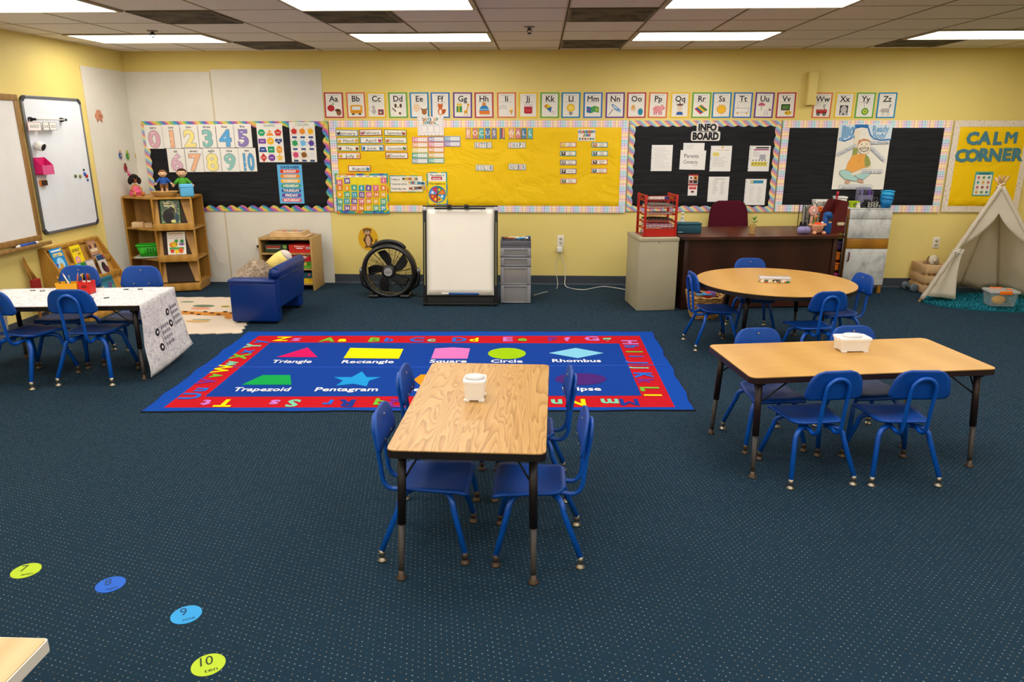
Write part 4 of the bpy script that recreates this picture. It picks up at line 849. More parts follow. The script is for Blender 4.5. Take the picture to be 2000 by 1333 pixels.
rope('power_cord', [onY(1094, 497, D - .03), onY(1085, 520, D - .03), onZ(1088, 562, .006), onZ(1060, 572, .006), onZ(1042, 577, .006)], .003, P('#bdb8ae', .5), 'thin white cord running from the outlet towards the clear drawer tower', 'cord')

# ------------------------------------------------------------------ left wall: boards
yb, zt, zb = 6.24, 1.93, .72
t = thing('framed_whiteboard', 'large whiteboard with tan wooden frame cut off by the frame edge', 'whiteboard', (LX + .0015, yb - .65, (zt + zb) / 2), pi / 2)
w, h = .65, (zt - zb) / 2; TAN = wood('tan_frame', '#8a6534', '#9c7640', (1, 1, .3), 4, 2, .45)
m = MB(); m.box(-w + .05, w - .05, -.018, 0, -h + .05, h - .05, P('#e3e1de', .25)); m.build('writing_surface', t)
m = MB()
for b in ((-w, w, h - .05, h), (-w, w, -h, -h + .05), (-w, -w + .05, -h + .05, h - .05), (w - .05, w, -h + .05, h - .05)): m.box(b[0], b[1], -.028, 0, b[2], b[3], TAN, .004)
m.build('frame', t)
m = MB(); m.box(-w, w + .03, -.085, 0, -h - .035, -h - .02, TAN, .003); m.box(-w, w + .03, -.088, -.08, -h - .035, -h - .005, TAN, .003); m.build('marker_tray', t)
p = onX(52, 472, LX + .05); zz = zb - .02
t = thing('marker', 'fat white and blue marker on the wooden whiteboard tray', 'marker', (LX + .05, p.y, zz + .0152), pi / 2)
m = MB(); m.cyl((-.1, 0, 0), (.1, 0, 0), .014, P('#1f4a9c', .4)); m.build('barrel', t)
m = MB(); m.cyl((.1, 0, 0), (.14, 0, 0), .0135, WHITE, .011); m.build('cap', t); m = MB(); m.cyl((-.135, 0, 0), (-.1, 0, 0), .006, WHITE, .0138); m.build('tip', t)
y0_, y1_, z0_, z1_ = 6.29, 7.115, .755, 1.93
t = thing('whiteboard', 'tall whiteboard with grey rounded frame and magnets on the side wall', 'whiteboard', (LX + .0015, (y0_ + y1_) / 2, (z0_ + z1_) / 2), pi / 2)
w, h = (y1_ - y0_) / 2, (z1_ - z0_) / 2
m = MB(); m.box(-w + .015, w - .015, -.016, 0, -h + .015, h - .015, P('#e0e4ea', .22)); m.build('writing_surface', t)
m = MB(); GF = P('#7c7f86', .35, .6)
for b in ((-w + .04, w - .04, h - .025, h), (-w + .04, w - .04, -h, -h + .025), (-w, -w + .02, -h + .04, h - .04), (w - .02, w, -h + .04, h - .04)): m.box(b[0], b[1], -.022, 0, b[2], b[3], GF, .003)
m.build('frame', t)
for sx in (-1, 1):
    for sz in (-1, 1):
        m = MB(); c = [(sx * (w - .05 + .05 * cos(q)), sz * (h - .05 + .05 * sin(q))) for q in (pi / 2 * k / 6 for k in range(7))]; ci = [(sx * (w - .05 + .022 * cos(q)), sz * (h - .05 + .022 * sin(q))) for q in (pi / 2 * k / 6 for k in range(7))]
        m.prism(c + ci[::-1], 0, .024, P('#3c3e44', .5), Matrix.Rotation(pi / 2, 4, 'X')); m.build('corner_cap', t)
WB = LX + .0185
def onwb(x, y): return onX(x, y, WB)
p0, p1 = onwb(57, 233), onwb(118, 233); t = thing('magnetic_rod', 'white magnetic rod with two black end mounts on the whiteboard', 'rod', (WB, (p0.y + p1.y) / 2, p0.z), pi / 2)
L2 = (p1.y - p0.y) / 2; m = MB(); m.cyl((-L2, -.045, 0), (L2, -.045, 0), .006, P('#d8d6d2', .3)); m.build('rod', t)
for sx in (-1, 1): m = MB(); m.lathe([(.001, 0), (.02, 0), (.018, .02), (.011, .03), (.011, .056), (.001, .058)], BLACK, 18, Matrix.Translation((sx * L2, 0, 0)) @ Matrix.Rotation(pi / 2, 4, 'X')); m.build('mount', t)
for i, (px_, w_, h_, tx, bc, lab) in enumerate(((67, 26, 17, 'AUGUST', '#c9948c', 'month card reading August hanging from the magnetic rod'), (89.5, 12, 16.5, '24', '#a8a494', 'day card reading 24 hanging from the magnetic rod'), (103.5, 15, 16, '2025', '#9a9a9c', 'year card hanging from the magnetic rod'))):
    a = WallArt(px_, 247, LX + .061, True); a.base(px_ - w_ / 2, 238.5, px_ + w_ / 2, 238.5 + h_, P(bc)); a.rect(px_ - w_ / 2 + 1, 239.5, px_ + w_ / 2 - 1, 237.5 + h_, PAPER)
    a.text(tx, px_, 247, 5.4, P('#6a666a'), 2, 0.0, fit=w_ * .7)
    for k in (-.3, .3): a.rect(px_ + k * w_ - .4, 233, px_ + k * w_ + .4, 240, P('#c8c4c0'), 2)
    a.put('date_card', lab, 'date card', 'date cards on the rod')
p = onwb(67, 283); t = thing('magnetic_cup', 'round white magnetic cup with black opening on whiteboard', 'cup', (WB + .014, p.y, p.z), pi / 2)
R_ = Matrix.Rotation(pi / 2 + .35, 4, 'X'); m = MB(); m.lathe([(.001, 0), (.034, 0), (.04, .03), (.036, .07), (.032, .07), (.03, .03), (.001, .03)], P('#e6e4e2', .3), 22, R_); m.build('shell', t); m = MB(); m.lathe([(.001, .066), (.031, .066), (.001, .0665)], BLACK, 22, R_); m.build('opening', t)
p = onwb(78, 325); t = thing('magnetic_basket', 'pink magnetic basket with slanted open front on whiteboard', 'basket', (WB, p.y, p.z), pi / 2); PK = P('#d0216a', .35)
m = MB(); m.box(-.075, .075, -.004, 0, -.07, .075, PK); m.box(-.075, .075, -.07, -.004, -.07, -.066, PK); m.add([(-.075, -.004, -.07), (-.075, -.07, -.07), (-.075, -.07, .01), (-.075, -.004, .075), (-.071, -.004, -.07), (-.071, -.07, -.07), (-.071, -.07, .01), (-.071, -.004, .075)], [(0, 1, 2, 3), (7, 6, 5, 4), (0, 4, 5, 1), (1, 5, 6, 2), (2, 6, 7, 3), (3, 7, 4, 0)], PK)
m.add([(.075, -.004, -.07), (.075, -.07, -.07), (.075, -.07, .01), (.075, -.004, .075), (.071, -.004, -.07), (.071, -.07, -.07), (.071, -.07, .01), (.071, -.004, .075)], [(0, 1, 2, 3), (7, 6, 5, 4), (0, 4, 5, 1), (1, 5, 6, 2), (2, 6, 7, 3), (3, 7, 4, 0)], PK); m.box(-.075, .075, -.072, -.068, -.07, .01, P('#d8588c', .3)); m.build('shell', t)
p = onwb(82, 357.5); t = thing('board_eraser', 'small orange board eraser on the whiteboard', 'eraser', (WB, p.y, p.z), pi / 2); m = MB(); m.box(-.04, .04, -.022, 0, -.024, .024, P('#e0781f', .5), .004); m.build('body', t); m = MB(); m.box(-.038, .038, -.026, -.022, -.021, .021, P('#3c2c24', .8)); m.build('felt', t)
for x_, y_, c, r, lab in ((147, 344, '#5a6a34', .016, 'small olive green magnet low on whiteboard'), (156, 344.5, '#8a7a34', .016, 'small brownish green magnet low on whiteboard'), (165, 340, '#2a58b8', .017, 'blue round magnet near whiteboard edge'), (169, 344, '#c02a34', .017, 'red round magnet near whiteboard edge'), (163, 332, '#2a2a2e', .010, 'tiny black magnet above the blue magnet'), (171, 352, '#2a4a90', .011, 'tiny navy magnet below the red magnet')):
    p = onwb(x_, y_); m = MB(); m.lathe([(.001, 0), (r, 0), (r * .9, .008), (r * .4, .011), (.001, .011)], P(c, .35), 16, Matrix.Rotation(pi / 2, 4, 'X')); o = m.build('magnet', None, (WB, p.y, p.z), (0, 0, pi / 2)); tag(o, lab, 'magnet', 'small magnets on the whiteboard')

# small stickers on the white side panel
for i, (x, y, w, h, c, c2, lab) in enumerate(((193, 225, 8, 11, '#c98a6a', '#a86a50', 'pinkish brown pig sticker high on the white side panel'), (235, 302, 3.4, 10, '#2f5a9a', '#c9a27a', 'narrow blue figure sticker on the white side panel'), (249, 303, 3.4, 10, '#3a8a4a', '#a8b83a', 'narrow green figure sticker beside the blue one'), (245, 327, 3.6, 9, '#9a3a34', '#7a2a2c', 'small dark red sticker lowest of the side panel cluster'), (268, 303, 4.6, 9, '#c9a23a', '#7a3a3a', 'small yellow and brown sticker nearest the wall corner'))):
    a = WallArt(x, y, LX + .008, True, th=.0008); a.slab(ell(x, y + h * .2, w, h * .75, 18), P(c), 0, .0008); a.disc(x, y - h * .6, w * .62, P(c if i == 0 else c2), 1, h * .35, 12); a.disc(x + w * .3, y + h * .2, w * .4, P(c2), 2, h * .3, 10)
    for k in (-.4, .4): a.stroke([(x + k * w, y + h * .8), (x + k * w * 1.3, y + h * 1.15)], w * .35, P(c2), 1)
    a.put('wall_sticker', lab, 'sticker', 'stickers on the side panel')
# ------------------------------------------------------------------ floor: rugs, spots
CRG = onZ(820, 725, 0)
class FloorArt(Art):
    """print on a mat lying flat; photo pixels are carried onto the floor plane"""
    def __init__(s, o, z, px=True): super().__init__(z); s.o = o; s.px = px
    def T(s, x, y):
        if not s.px: return x, y
        p = onZ(x, y, s.th); return p.x - s.o.x, p.y - s.o.y
    def put(s, name, label, cat, group=None, z=0.0):
        o = s.build(name, None, (s.o.x, s.o.y, z), (-pi / 2, 0, 0)); return tag(o, label, cat, group)
def fabric(name, hexc, sc=300):
    g = N(name, .95, 0, .1); v = g.coord(); n = g.noise(v, sc, 2); c = lin(hexc)
    g.color(g.mix(n.outputs[0], tuple(k * .82 for k in c[:3]) + (1,), tuple(min(1, k * 1.12) for k in c[:3]) + (1,))); g.bump(n.outputs[0], .3, .003); return g.m
RB_, RR_, RI_ = fabric('rug_border_blue', '#0b44a2'), fabric('rug_band_red', '#b80f1e'), fabric('rug_field_blue', '#0a3a90')
t = thing('alphabet_rug', 'large blue and red rug with alphabet border and named shapes', 'rug', (CRG.x, CRG.y, 0))
q = [(485, 650), (1274, 650), (1356, 803), (277, 806)]
def edge(p, q_, n, amp, seed):
    r = random.Random(seed); out = []
    a, b = onZ(*p), onZ(*q_)
    for i in range(n):
        f = i / n; k = amp * (sin(f * 23 + seed) + .6 * sin(f * 47)) * min(1, f * 8, (1 - f) * 8); d = (b - a).normalized(); w = Vector((-d.y, d.x, 0)); pt = a.lerp(b, f) + w * k; out.append((pt.x - CRG.x, pt.y - CRG.y))
    return out
outl = edge(q[0], q[1], 40, .004, 1) + edge(q[1], q[2], 24, .007, 2) + edge(q[2], q[3], 50, .005, 3) + edge(q[3], q[0], 24, .007, 4)
m = MB(); m.prism(outl[::-1], .0005, .008, RB_, None, P('#10131f', .9)); m.build('pile', t); m = MB(); m.prism([(x * 1.005, y * 1.008) for x, y in outl][::-1], .0005, .0055, P('#0d0f18', .9)); m.build('binding', t)
A = FloorArt(CRG, .0105)
m = MB(); inner = [(p[0] * .0 + p[0], p[1]) for p in outl]
A.face([(505, 656), (1249, 656), (1318, 795), (320, 796)], RR_, 0); A.face([(528, 669), (1209, 671), (1253, 773), (400, 775)], RI_, 1)
A.stroke([(395, 715), (455, 717), (820, 717), (1300, 713)], 1.0, P('#1a4ab8', .9), 2)
SH = lambda pts, c: A.face(pts, fabric('rug_' + c, c), 3)
SH([(540, 698), (601, 679), (620, 698)], '#c80f5c'); SH([(684, 680), (788, 682), (779, 701), (671, 700)], '#f2d800'); SH([(850, 681), (884, 679), (918, 681), (913, 701), (842, 701)], '#d070b4')
SH(ell(990, 691, 37, 11, 28), '#96bf05'); SH([(1072, 690), (1124, 680), (1179, 690), (1128, 700)], '#7cc0dc'); SH([(513, 733), (567, 733), (569, 752), (472, 752)], '#0c9a48')
SH([(707, 726), (716, 737), (744, 737), (721, 744), (716, 755), (690, 750), (656, 754), (670, 744), (652, 737), (687, 737)], '#1a8fd0'); SH(ell(1134, 741, 50, 11.5, 28), '#44206e'); SH([(822, 732), (850, 732), (864, 742), (850, 754), (822, 754), (808, 742)], '#ee8d10')
WT = fabric('rug_white_print', '#e8eaf0')
def rugtext(s, xa, xb, y, h, mt, bold=.018):
    a, b = A.T(xa, y), A.T(xb, y); L = hypot(b[0] - a[0], b[1] - a[1]); rot = atan2(b[1] - a[1], b[0] - a[0]); c = ((a[0] + b[0]) / 2, (a[1] + b[1]) / 2)
    A.px = False; A.text(s, c[0], c[1], h, mt, 4, bold, 'c', rot, L); A.px = True
for s_, xa, xb, y in (('Triangle', 532, 610, 706.5), ('Rectangle', 667, 770, 707), ('Square', 839, 912, 706), ('Circle', 958, 1021, 706), ('Rhombus', 1077, 1174, 705), ('Trapezoid', 457, 568, 761), ('Pentagram', 615, 740, 761), ('Hexagon', 790, 880, 761), ('Ellipse', 1097, 1174, 760)): rugtext(s_, xa, xb, y, .07, WT)
RC = {'y': '#e8d40a', 'g': '#6cb030', 'b': '#1f62c8', 'm': '#c070c0', 't': '#78c0a0', 'n': '#16348c', 'p': '#7a2a8a'}
def pair(s, x, y, ang, cs, h=.115):
    c = A.T(x, y); A.px = False
    for k, ch in enumerate(s):
        d = (-.058 if k == 0 else .062); A.text(ch, c[0] + d * cos(ang), c[1] + d * sin(ang), h * (1 if k == 0 else .9), fabric('rugl_' + RC[cs[k]], RC[cs[k]]), 4, .038, 'c', ang)
    A.px = True
for s_, x, y, cs in (('Zz', 565, 662.5, 'ym'), ('Aa', 655, 664, 'gy'), ('Bb', 745, 664, 'gb'), ('Cc', 828, 664, 'bt'), ('Dd', 911, 664, 'by'), ('Ee', 1005, 663, 'mg'), ('Ff', 1092, 663, 'pm'), ('Gg', 1170, 662, 'mt')): pair(s_, x, y, .03, cs)
for s_, x, y, cs in (('Hh', 1232, 673, 'mb'), ('Ii', 1241, 692, 'gb'), ('Jj', 1251, 714, 'bt'), ('Kk', 1259, 738, 'bp'), ('Ll', 1272, 766, 'gy')): pair(s_, x, y, -pi / 2 + .02, cs)
for s_, x, y, cs in (('Mm', 1211, 786, 'nt'), ('Nn', 1107, 787, 'yt'), ('Oo', 985, 788, 'pg'), ('Pp', 870, 788, 'bm'), ('Qq', 760, 789, 'pg'), ('Rr', 660, 788, 'nb'), ('Ss', 554, 788, 'tm'), ('Tt', 421, 788, 'ym')): pair(s_, x, y, pi + .03, cs)
for s_, x, y, cs in (('Uu', 380, 768, 'bb'), ('Vv', 411, 740, 'pg'), ('Ww', 441, 716, 'yt'), ('Xx', 474, 692, 'gb'), ('Yy', 499, 672, 'tb')): pair(s_, x, y, pi / 2 + .03, cs)
o = A.build('printed_pattern', t, (0, 0, -.0018), (-pi / 2, 0, 0))

# giraffe rug
g0 = onZ(420, 620, 0); q = [(340, 582), (470, 582), (484, 630), (470, 652), (362, 654), (300, 618)]
CREAM = fabric('cream_rug', '#dccab4', 200)
pts = []
for i in range(6):
    a, b = onZ(*q[i]), onZ(*q[(i + 1) % 6])
    for k in range(10): p = a.lerp(b, k / 10); w = .012 * sin(k * 2.1 + i); pts.append((p.x - g0.x + w, p.y - g0.y + w))
t = thing('giraffe_rug', 'cream nursery rug with a lying giraffe print half under the blue sofa', 'rug', (g0.x, g0.y, 0))
m = MB(); m.prism(pts[::-1], .0005, .007, CREAM); m.build('pile', t)
A = FloorArt(g0, .0075); OR = fabric('giraffe_orange', '#d08a3c'); A.stroke([(356, 611), (400, 613), (452, 614), (480, 613)], 7, OR, 1)
for k in range(8): A.disc(362 + k * 13, 609.5 + (k % 3) * 2.6, 5, fabric('giraffe_brown', '#4a3226'), 2, 1.3, 10)
for x, y, rx, ry, c in ((398, 598, 22, 2.4, '#6a7a62'), (392, 603, 20, 2.6, '#d99a7a'), (440, 599, 9, 1.6, '#a8983a'), (386, 628, 24, 2.6, '#cfa468'), (394, 625, 20, 1.6, '#9aa088'), (446, 620, 8, 4, '#cf8a44'), (366, 590, 14, 1.6, '#8f9a84')): A.disc(x, y, rx, fabric('leaf' + c, c), 1, ry, 14)
o = A.build('printed_pattern', t, (0, 0, 0), (-pi / 2, 0, 0))

# shaggy teal rug below the tent
c0 = onZ(1975, 592, 0); c0 = Vector((4.55, 7.25, 0)); RX2, RY2 = .745, .40
t = thing('shag_rug', 'round teal shag rug spread under the canvas tent', 'rug', c0)
TEALF = fabric('teal_pile', '#1f7282', 120); TEALD = fabric('teal_pile_dark', '#16606f', 120)
m = MB(); m.prism([(RX2 * cos(a), RY2 * sin(a)) for a in (2 * pi * i / 48 for i in range(48))], .0005, .012, TEALD); m.build('backing', t)
rnd = random.Random(5); m = MB(); vs, fs = [], []
for i in range(5200):
    a, r = rnd.uniform(0, 2 * pi), math.sqrt(rnd.random()); x, y = r * RX2, r * RY2; x, y = x * cos(a) / 1, r * RY2 * sin(a)
    b = rnd.uniform(0, 2 * pi); w, L, hgt = .006, rnd.uniform(.015, .035), rnd.uniform(.018, .034); dx, dy = cos(b), sin(b); k = len(vs)
    vs += [(x - dy * w, y + dx * w, .010), (x + dy * w, y - dx * w, .010), (x + dx * L, y + dy * L, hgt)]; fs.append((k, k + 1, k + 2))
m.add(vs, fs, TEALF); m.build('shag_pile', t)['kind'] = 'stuff'

# numbered floor spots
for n, wd, x, y, c, lab, ang in ((7, 'seven', 51, 1116, '#a9c41c', 'lime green floor spot numbered seven', .35), (8, 'eight', 216, 1143, '#0f5ac4', 'royal blue floor spot numbered eight', .42), (9, 'nine', 364, 1202, '#2795d4', 'sky blue floor spot numbered nine', .5), (10, 'ten', 407, 1300, '#adc822', 'lime green floor spot numbered ten', .45)):
    o = onZ(x, y, 0); A = FloorArt(o, .002, False); R_ = .052
    A.slab(ell(0, 0, R_, R_, 40), P(c, .6), .0006, .002); mk = P('#1f2a1c' if n in (7, 10) else '#0f3a6a', .6)
    A.text(str(n), -.012 * cos(ang) - .008 * sin(ang) * 0 - .006, .014, .042, mk, 1, 0.0, rot=ang, fit=.026 if n < 10 else .05)
    A.text(wd, .019, -.022, .017, mk, 1, 0.0, rot=ang, fit=.042)
    A.put('floor_spot', lab, 'floor spot', 'numbered floor spots')

# ------------------------------------------------------------------ chairs
def make_chair():
    t = thing('school_chair', 'x', 'chair', (0, 0, 0), 0, 'blue school chairs')
    def seatfn(u, v):
        # v: 0 rear .. 1 front, rounded trapezoid with a shallow dip and a waterfall front
        e = abs(2 * v - 1); hw = .118 + .03 * v
        hw *= (1 - max(0, (e - .72) / .28) ** 3 * .30) if v < .5 else (1 - max(0, (e - .85) / .15) ** 3 * .08)
        x = (2 * u - 1) * hw; y = -.105 + .285 * v
        z = .302 - .010 * cos((2 * u - 1) * pi / 2) * sin(pi * min(1, v * 1.05)) - (max(0, v - .85) / .15) ** 2 * .014 + .010 * max(0, .2 - v) / .2
        return (x, y, z)
    m = MB(); m.sheet(seatfn, 12, 14, .011, BLUE); m.build('seat', t)
    def backfn(u, v):
        hw = .146 - .030 * v
        if v < .22: hw -= .030 * (1 - math.sqrt(max(0, 1 - ((.22 - v) / .22) ** 2)))
        if v > .55: hw -= .055 * (1 - math.sqrt(max(0, 1 - ((v - .55) / .45) ** 2)))
        x = (2 * u - 1) * hw
        return (x, -.162 - .020 * v + .55 * x * x, .447 + .145 * v)
    m = MB(); m.sheet(backfn, 12, 14, -.011, BLUE); bk = m.build('backrest', t)
    for x, z in ((0, .563), (-.05, .474), (.05, .474)): m = MB(); m.ball((x, -.1505 - .020 * (z - .447) / .145 + .55 * x * x, z), (.006, .003, .006), CHROME, 8, 6); m.build('rivet', bk)
    # hairpin back support
    pts = [(.056, .06, .276), (.056, -.10, .268)]
    pts += [(.056, -.10 - .075 * sin(a), .268 + .06 * (1 - cos(a)) - .014 * sin(2 * a)) for a in (pi / 2 * i / 6 for i in range(1, 7))]
    pts += [(.056, -.184, .42), (.056, -.197, .50)]
    top = [(.056 * cos(a), -.197 - .006 * sin(a), .50 + .058 * sin(a)) for a in (pi * i / 12 for i in range(1, 12))]
    pts = pts + top + [(-x, y, z) for x, y, z in pts[::-1]]
    m = MB(); m.tube(pts, .0095, TUBE, 8); m.build('back_support', t)
    m = MB(); m.box(-.07, .07, -.02, .07, .270, .281, TUBE, .003); m.build('seat_plate', t)
    for sx in (-1, 1):
        for sy in (-1, 1):
            fx, fy = .160, (-.165 if sy < 0 else .165); bx, by = .108, (-.085 if sy < 0 else .105)
            p = [(sx * .045, by * .55, .266), (sx * .085, by * .85, .266)]
            for i in range(1, 6):
                a = pi / 2 * i / 5; p.append((sx * (.085 + .038 * sin(a)), by * .85 + (by * .28) * sin(a), .266 - .042 * (1 - cos(a)) - .006 * i / 5))
            p.append((sx * fx, fy, .045)); m = MB(); m.tube(p, .0122, TUBE, 8); lg = m.build('leg', t)
            m = MB(); m.lathe([(.001, .0008), (.019, .0008), (.019, .006), (.009, .014), (.0075, .02), (.0115, .022), (.0115, .05), (.001, .05)], CHROME if sy < 0 else OLDMETAL, 14, Matrix.Translation((sx * fx, fy, 0))); m.build('glide', lg)
    return t
def rdir(p, q_):
    """heading of a chair whose rear feet stand at p (its left) and q (its right)"""
    return atan2(q_.y - p.y, q_.x - p.x)
CH = make_chair(); used = [False]
def chair(x, y, rot, lab):
    if not used[0]: CH.location = (x, y, 0); CH.rotation_euler = (0, 0, rot); CH['label'] = lab; used[0] = True; return CH
    return dup(CH, (x, y, 0), rot, lab)
rd = radians
# oak table in the middle
chair(-.445, 2.69, rd(-91), 'blue chair at the oak grained table, near corner on the alphabet rug side'.replace('on the alphabet rug side', 'below the trapezoid end of the rug'))
chair(-.445, 3.20, rd(-90), 'blue chair at the oak grained table, tucked in overlapping the rug beside the orange hexagon')
chair(.005, 2.675, rd(90), 'blue chair at the oak grained table, near corner below the ellipse end of the rug')
chair(-.035, 3.20, rd(91), 'blue chair at the oak grained table, tucked in beside the purple ellipse of the rug')
# rectangular maple table
chair(1.335, 3.40, rd(9.5), 'blue chair at the long maple table, near side beneath the clear bin')
chair(1.757, 3.425, rd(2), 'blue chair at the long maple table, near side close to the dark end legs')
chair(1.235, 3.79, rd(187), 'blue chair at the long maple table, far side near the rug corner')
chair(1.785, 3.86, rd(188), 'blue chair at the long maple table, far side behind the clear bin')
# round table
chair(1.36, 5.66, rd(-84), 'blue chair at the round table beside the woven basket')
chair(1.80, 6.13, rd(178), 'blue chair at the round table with its back to the dark desk')
chair(2.305, 5.585, rd(100), 'blue chair at the round table on the side of the marble cabinet')
chair(1.955, 5.14, rd(9), 'blue chair at the round table seen from behind, nearest the long maple table')
# table under paper
big = []
chair(-3.04, 4.70, rd(3), 'blue chair seen from behind at the paper covered table, in front of the pencil caddy')
chair(-3.46, 4.645, rd(-14), 'blue chair turned aside and cut by the frame at the paper covered table')
chair(-3.47, 5.14, rd(183), 'blue chair beyond the paper covered table, in front of the book rack')
chair(-2.99, 5.145, rd(184), 'blue chair beyond the paper covered table, in front of the corner bookshelf')

for o in [q for q in COL.objects if q.name.startswith('school_chair') and 'paper covered' in q['label']]: o.scale = (1.12, 1.12, 1.12)   # the taller chairs
# ------------------------------------------------------------------ tables
TH = .522
DARKB = P('#1b1718', .45); LEGUP = P('#1e1a1b', .4, .2); LEGLOW = P('#413d3b', .45, .3)
def table(name, lab, x, y, rot, shape, top, legs, band=DARKB, legmat=LEGUP, brace=True):
    t = thing(name, lab, 'table', (x, y, 0), rot)
    m = MB(); m.prism(shape, TH - .004, TH, top); m.build('tabletop', t)
    m = MB(); sh = [(px * 1.004, py * 1.004) for px, py in shape]; m.prism(sh, TH - .032, TH - .0042, band, None, None, True); m.build('edge_band', t)
    for lx, ly, ox, oy in legs:
        m = MB(); a, b = Vector((lx, ly, TH - .033)), Vector((ox, oy, 0)); f = lambda z: a.lerp(b, (a.z - z) / a.z)
        m.tube([f(TH - .033), f(.215)], .0165, legmat, 14); m.tube([f(TH - .034), f(TH - .05)], .03, legmat, 14); lg = m.build('leg', t)
        m = MB(); m.tube([f(.214), f(.06), f(.03)], [.0132, .0115, .0115], LEGLOW, 12); m.build('leg_insert', lg)
        m = MB(); m.lathe([(.001, .0008), (.021, .0008), (.021, .005), (.012, .014), (.010, .034), (.001, .034)], OLDMETAL, 14, Matrix.Translation((b.x, b.y, 0))); m.build('glide', lg)
        if brace:
            c = Vector((lx * .72, ly, TH - .034)); m = MB(); e = f(TH - .15); m.tube([c, e], .0042, BLACK, 6); m.tube([Vector((lx, ly * .72, TH - .034)), e], .0042, BLACK, 6); m.build('brace', lg)
    return t
W_, L_ = .585, 1.05
table('rectangular_table', 'oak grained rectangular table with black edge in the middle of room', -.252, 2.958, rd(-1.2), rounded_rect(W_, L_, .03, 4), OAK, [(sx * .245, sy * .47, sx * .252, sy * (.545 if sy < 0 else .53)) for sx in (-1, 1) for sy in (-1, 1)])
table('rectangular_table', 'long maple topped table with two chairs on either side', 1.585, 3.68, rd(8.5), rounded_rect(1.26, .56, .035, 4), MAPLE, [(sx * .565, sy * .23, sx * .575, sy * .275) for sx in (-1, 1) for sy in (-1, 1)], P('#2a1c1e', .4), P('#2a1e1f', .4, .2))
table('round_table', 'round maple topped table with black edge in front of the desk', 1.82, 5.655, rd(-8), [(.592 * cos(2 * pi * i / 64), .565 * sin(2 * pi * i / 64)) for i in range(64)], MAPLE, [(.38 * cos(a), .38 * sin(a), .43 * cos(a), .43 * sin(a)) for a in (rd(225 + 8), rd(315 + 8), rd(45 + 8), rd(135 + 8))])
t0 = table('rectangular_table', 'low black edged table under a paper cover with doodles', -3.275, 4.885, rd(5.5), rounded_rect(1.16, .58, .03, 4), MAPLE, [(sx * .53, sy * .245, sx * .545, sy * .275) for sx in (-1, 1) for sy in (-1, 1)])
# paper cover with line drawings, hanging over the near end
def doodle():
    g = N('doodle_paper', .85, 0, .2); v = g.coord()
    vo = g.n('ShaderNodeTexVoronoi', feature='DISTANCE_TO_EDGE'); vo.inputs['Scale'].default_value = 19; nz = g.noise(v, 24, 2)
    w = g.n('ShaderNodeMix', data_type='VECTOR'); w.inputs[0].default_value = .09; g.l(v, w.inputs[4]); g.l(nz.outputs['Color'], w.inputs[5]); g.l(w.outputs[1], vo.inputs['Vector'])
    ln = g.math('LESS_THAN', vo.outputs['Distance'], .034)
    v2 = g.n('ShaderNodeTexVoronoi', feature='F1'); v2.inputs['Scale'].default_value = 27; g.l(w.outputs[1], v2.inputs['Vector'])
    rg = g.math('LESS_THAN', g.math('ABSOLUTE', g.math('SUBTRACT', v2.outputs['Distance'], .34)), .035)
    f = g.math('MULTIPLY', g.math('MAXIMUM', ln, rg), .8)
    g.color(g.mix(f, lin('#dedcdb'), lin('#a5a2ac'))); return g.m
DOOD = doodle()
t = thing('paper_tablecloth', 'white coloring paper with line drawings draped over the low table', 'table cover', (-3.275, 4.885, 0), rd(5.5))
rnd = random.Random(3)
def top_fn(u, v):
    x, y = -.63 + 1.222 * u, -.302 + .604 * v
    return (x, y, TH + .0035 + .002 * sin(11 * u + 5 * v) * sin(7 * v))
m = MB(); m.sheet(top_fn, 26, 14, .0012, DOOD); m.build('top_sheet', t)
def drop_fn(u, v):
    # u along the table end, v from the top edge downwards; flares outwards with folds
    y = -.302 + .604 * u; d = v * (.505 - .06 * u); fl = .01 * v + .075 * v * v * u + .010 * sin(9 * v + 3 * u) * v + .02 * sin(pi * u) * v
    return (.592 + fl, y + .03 * v * (u - .5), max(.025, TH + .0035 - d))
m = MB(); m.sheet(drop_fn, 14, 18, .0012, DOOD); m.build('hanging_end', t)
def drop2(u, v): return (-.63 - .03 * v, -.302 + .604 * u, TH + .0035 - .4 * v)
m = MB(); m.sheet(drop2, 8, 8, -.0012, DOOD); m.build('hanging_end', t)
bk = MB()
def onpaper(pts, mt): bk.add([tuple(Vector(drop_fn(u, v)) + Vector((.003, 0, .0006))) for u, v in pts], [list(range(len(pts)))], mt)
def wheel(u, v, r, mt, k=0): onpaper([(u + r * cos(a) / .6, v + r * sin(a) / .47) for a in (2 * pi * i / 16 for i in range(16))], mt)
LINE = P('#7d7b84', .8)
for u0, u1, v0, v1 in ((.20, .50, .40, .78), (.55, .81, .22, .56)):
    for w in (0, .04): onpaper([(u0 + .16 + w, v0), (u0 + .168 + w, v0), (u0 + .168 + w, v1), (u0 + .16 + w, v1)], LINE)
    for k in range(4):
        for q in range(4): onpaper([(u0 + .20 + .05 * q, v0 + .03 + .085 * k), (u0 + .235 + .05 * q, v0 + .03 + .085 * k), (u0 + .235 + .05 * q, v0 + .075 + .085 * k), (u0 + .20 + .05 * q, v0 + .075 + .085 * k)], LINE)
    for vv in (v0 + .08, v1 - .08):
        bk.M = Matrix.Translation((.0008, 0, 0)); wheel(u0 + .10, vv, .026, BLACK); bk.M = Matrix.Translation((.0016, 0, 0)); wheel(u0 + .10, vv, .011, P('#d8d6d8', .8)); bk.M = Matrix()
bk.build('printed_van', t)
bk = MB()
for x, y in ((-.38, .22), (-.30, .2), (-.05, .16), (.07, .15), (.18, -.08), (.27, -.06), (.28, .22), (.38, .22), (-.5, .0), (-.42, -.15)):
    bk.lathe([(.008, 0), (.018, 0), (.018, .0006), (.008, .0006)], BLACK, 14, Matrix.Translation((x, y, TH + .0066)), False)
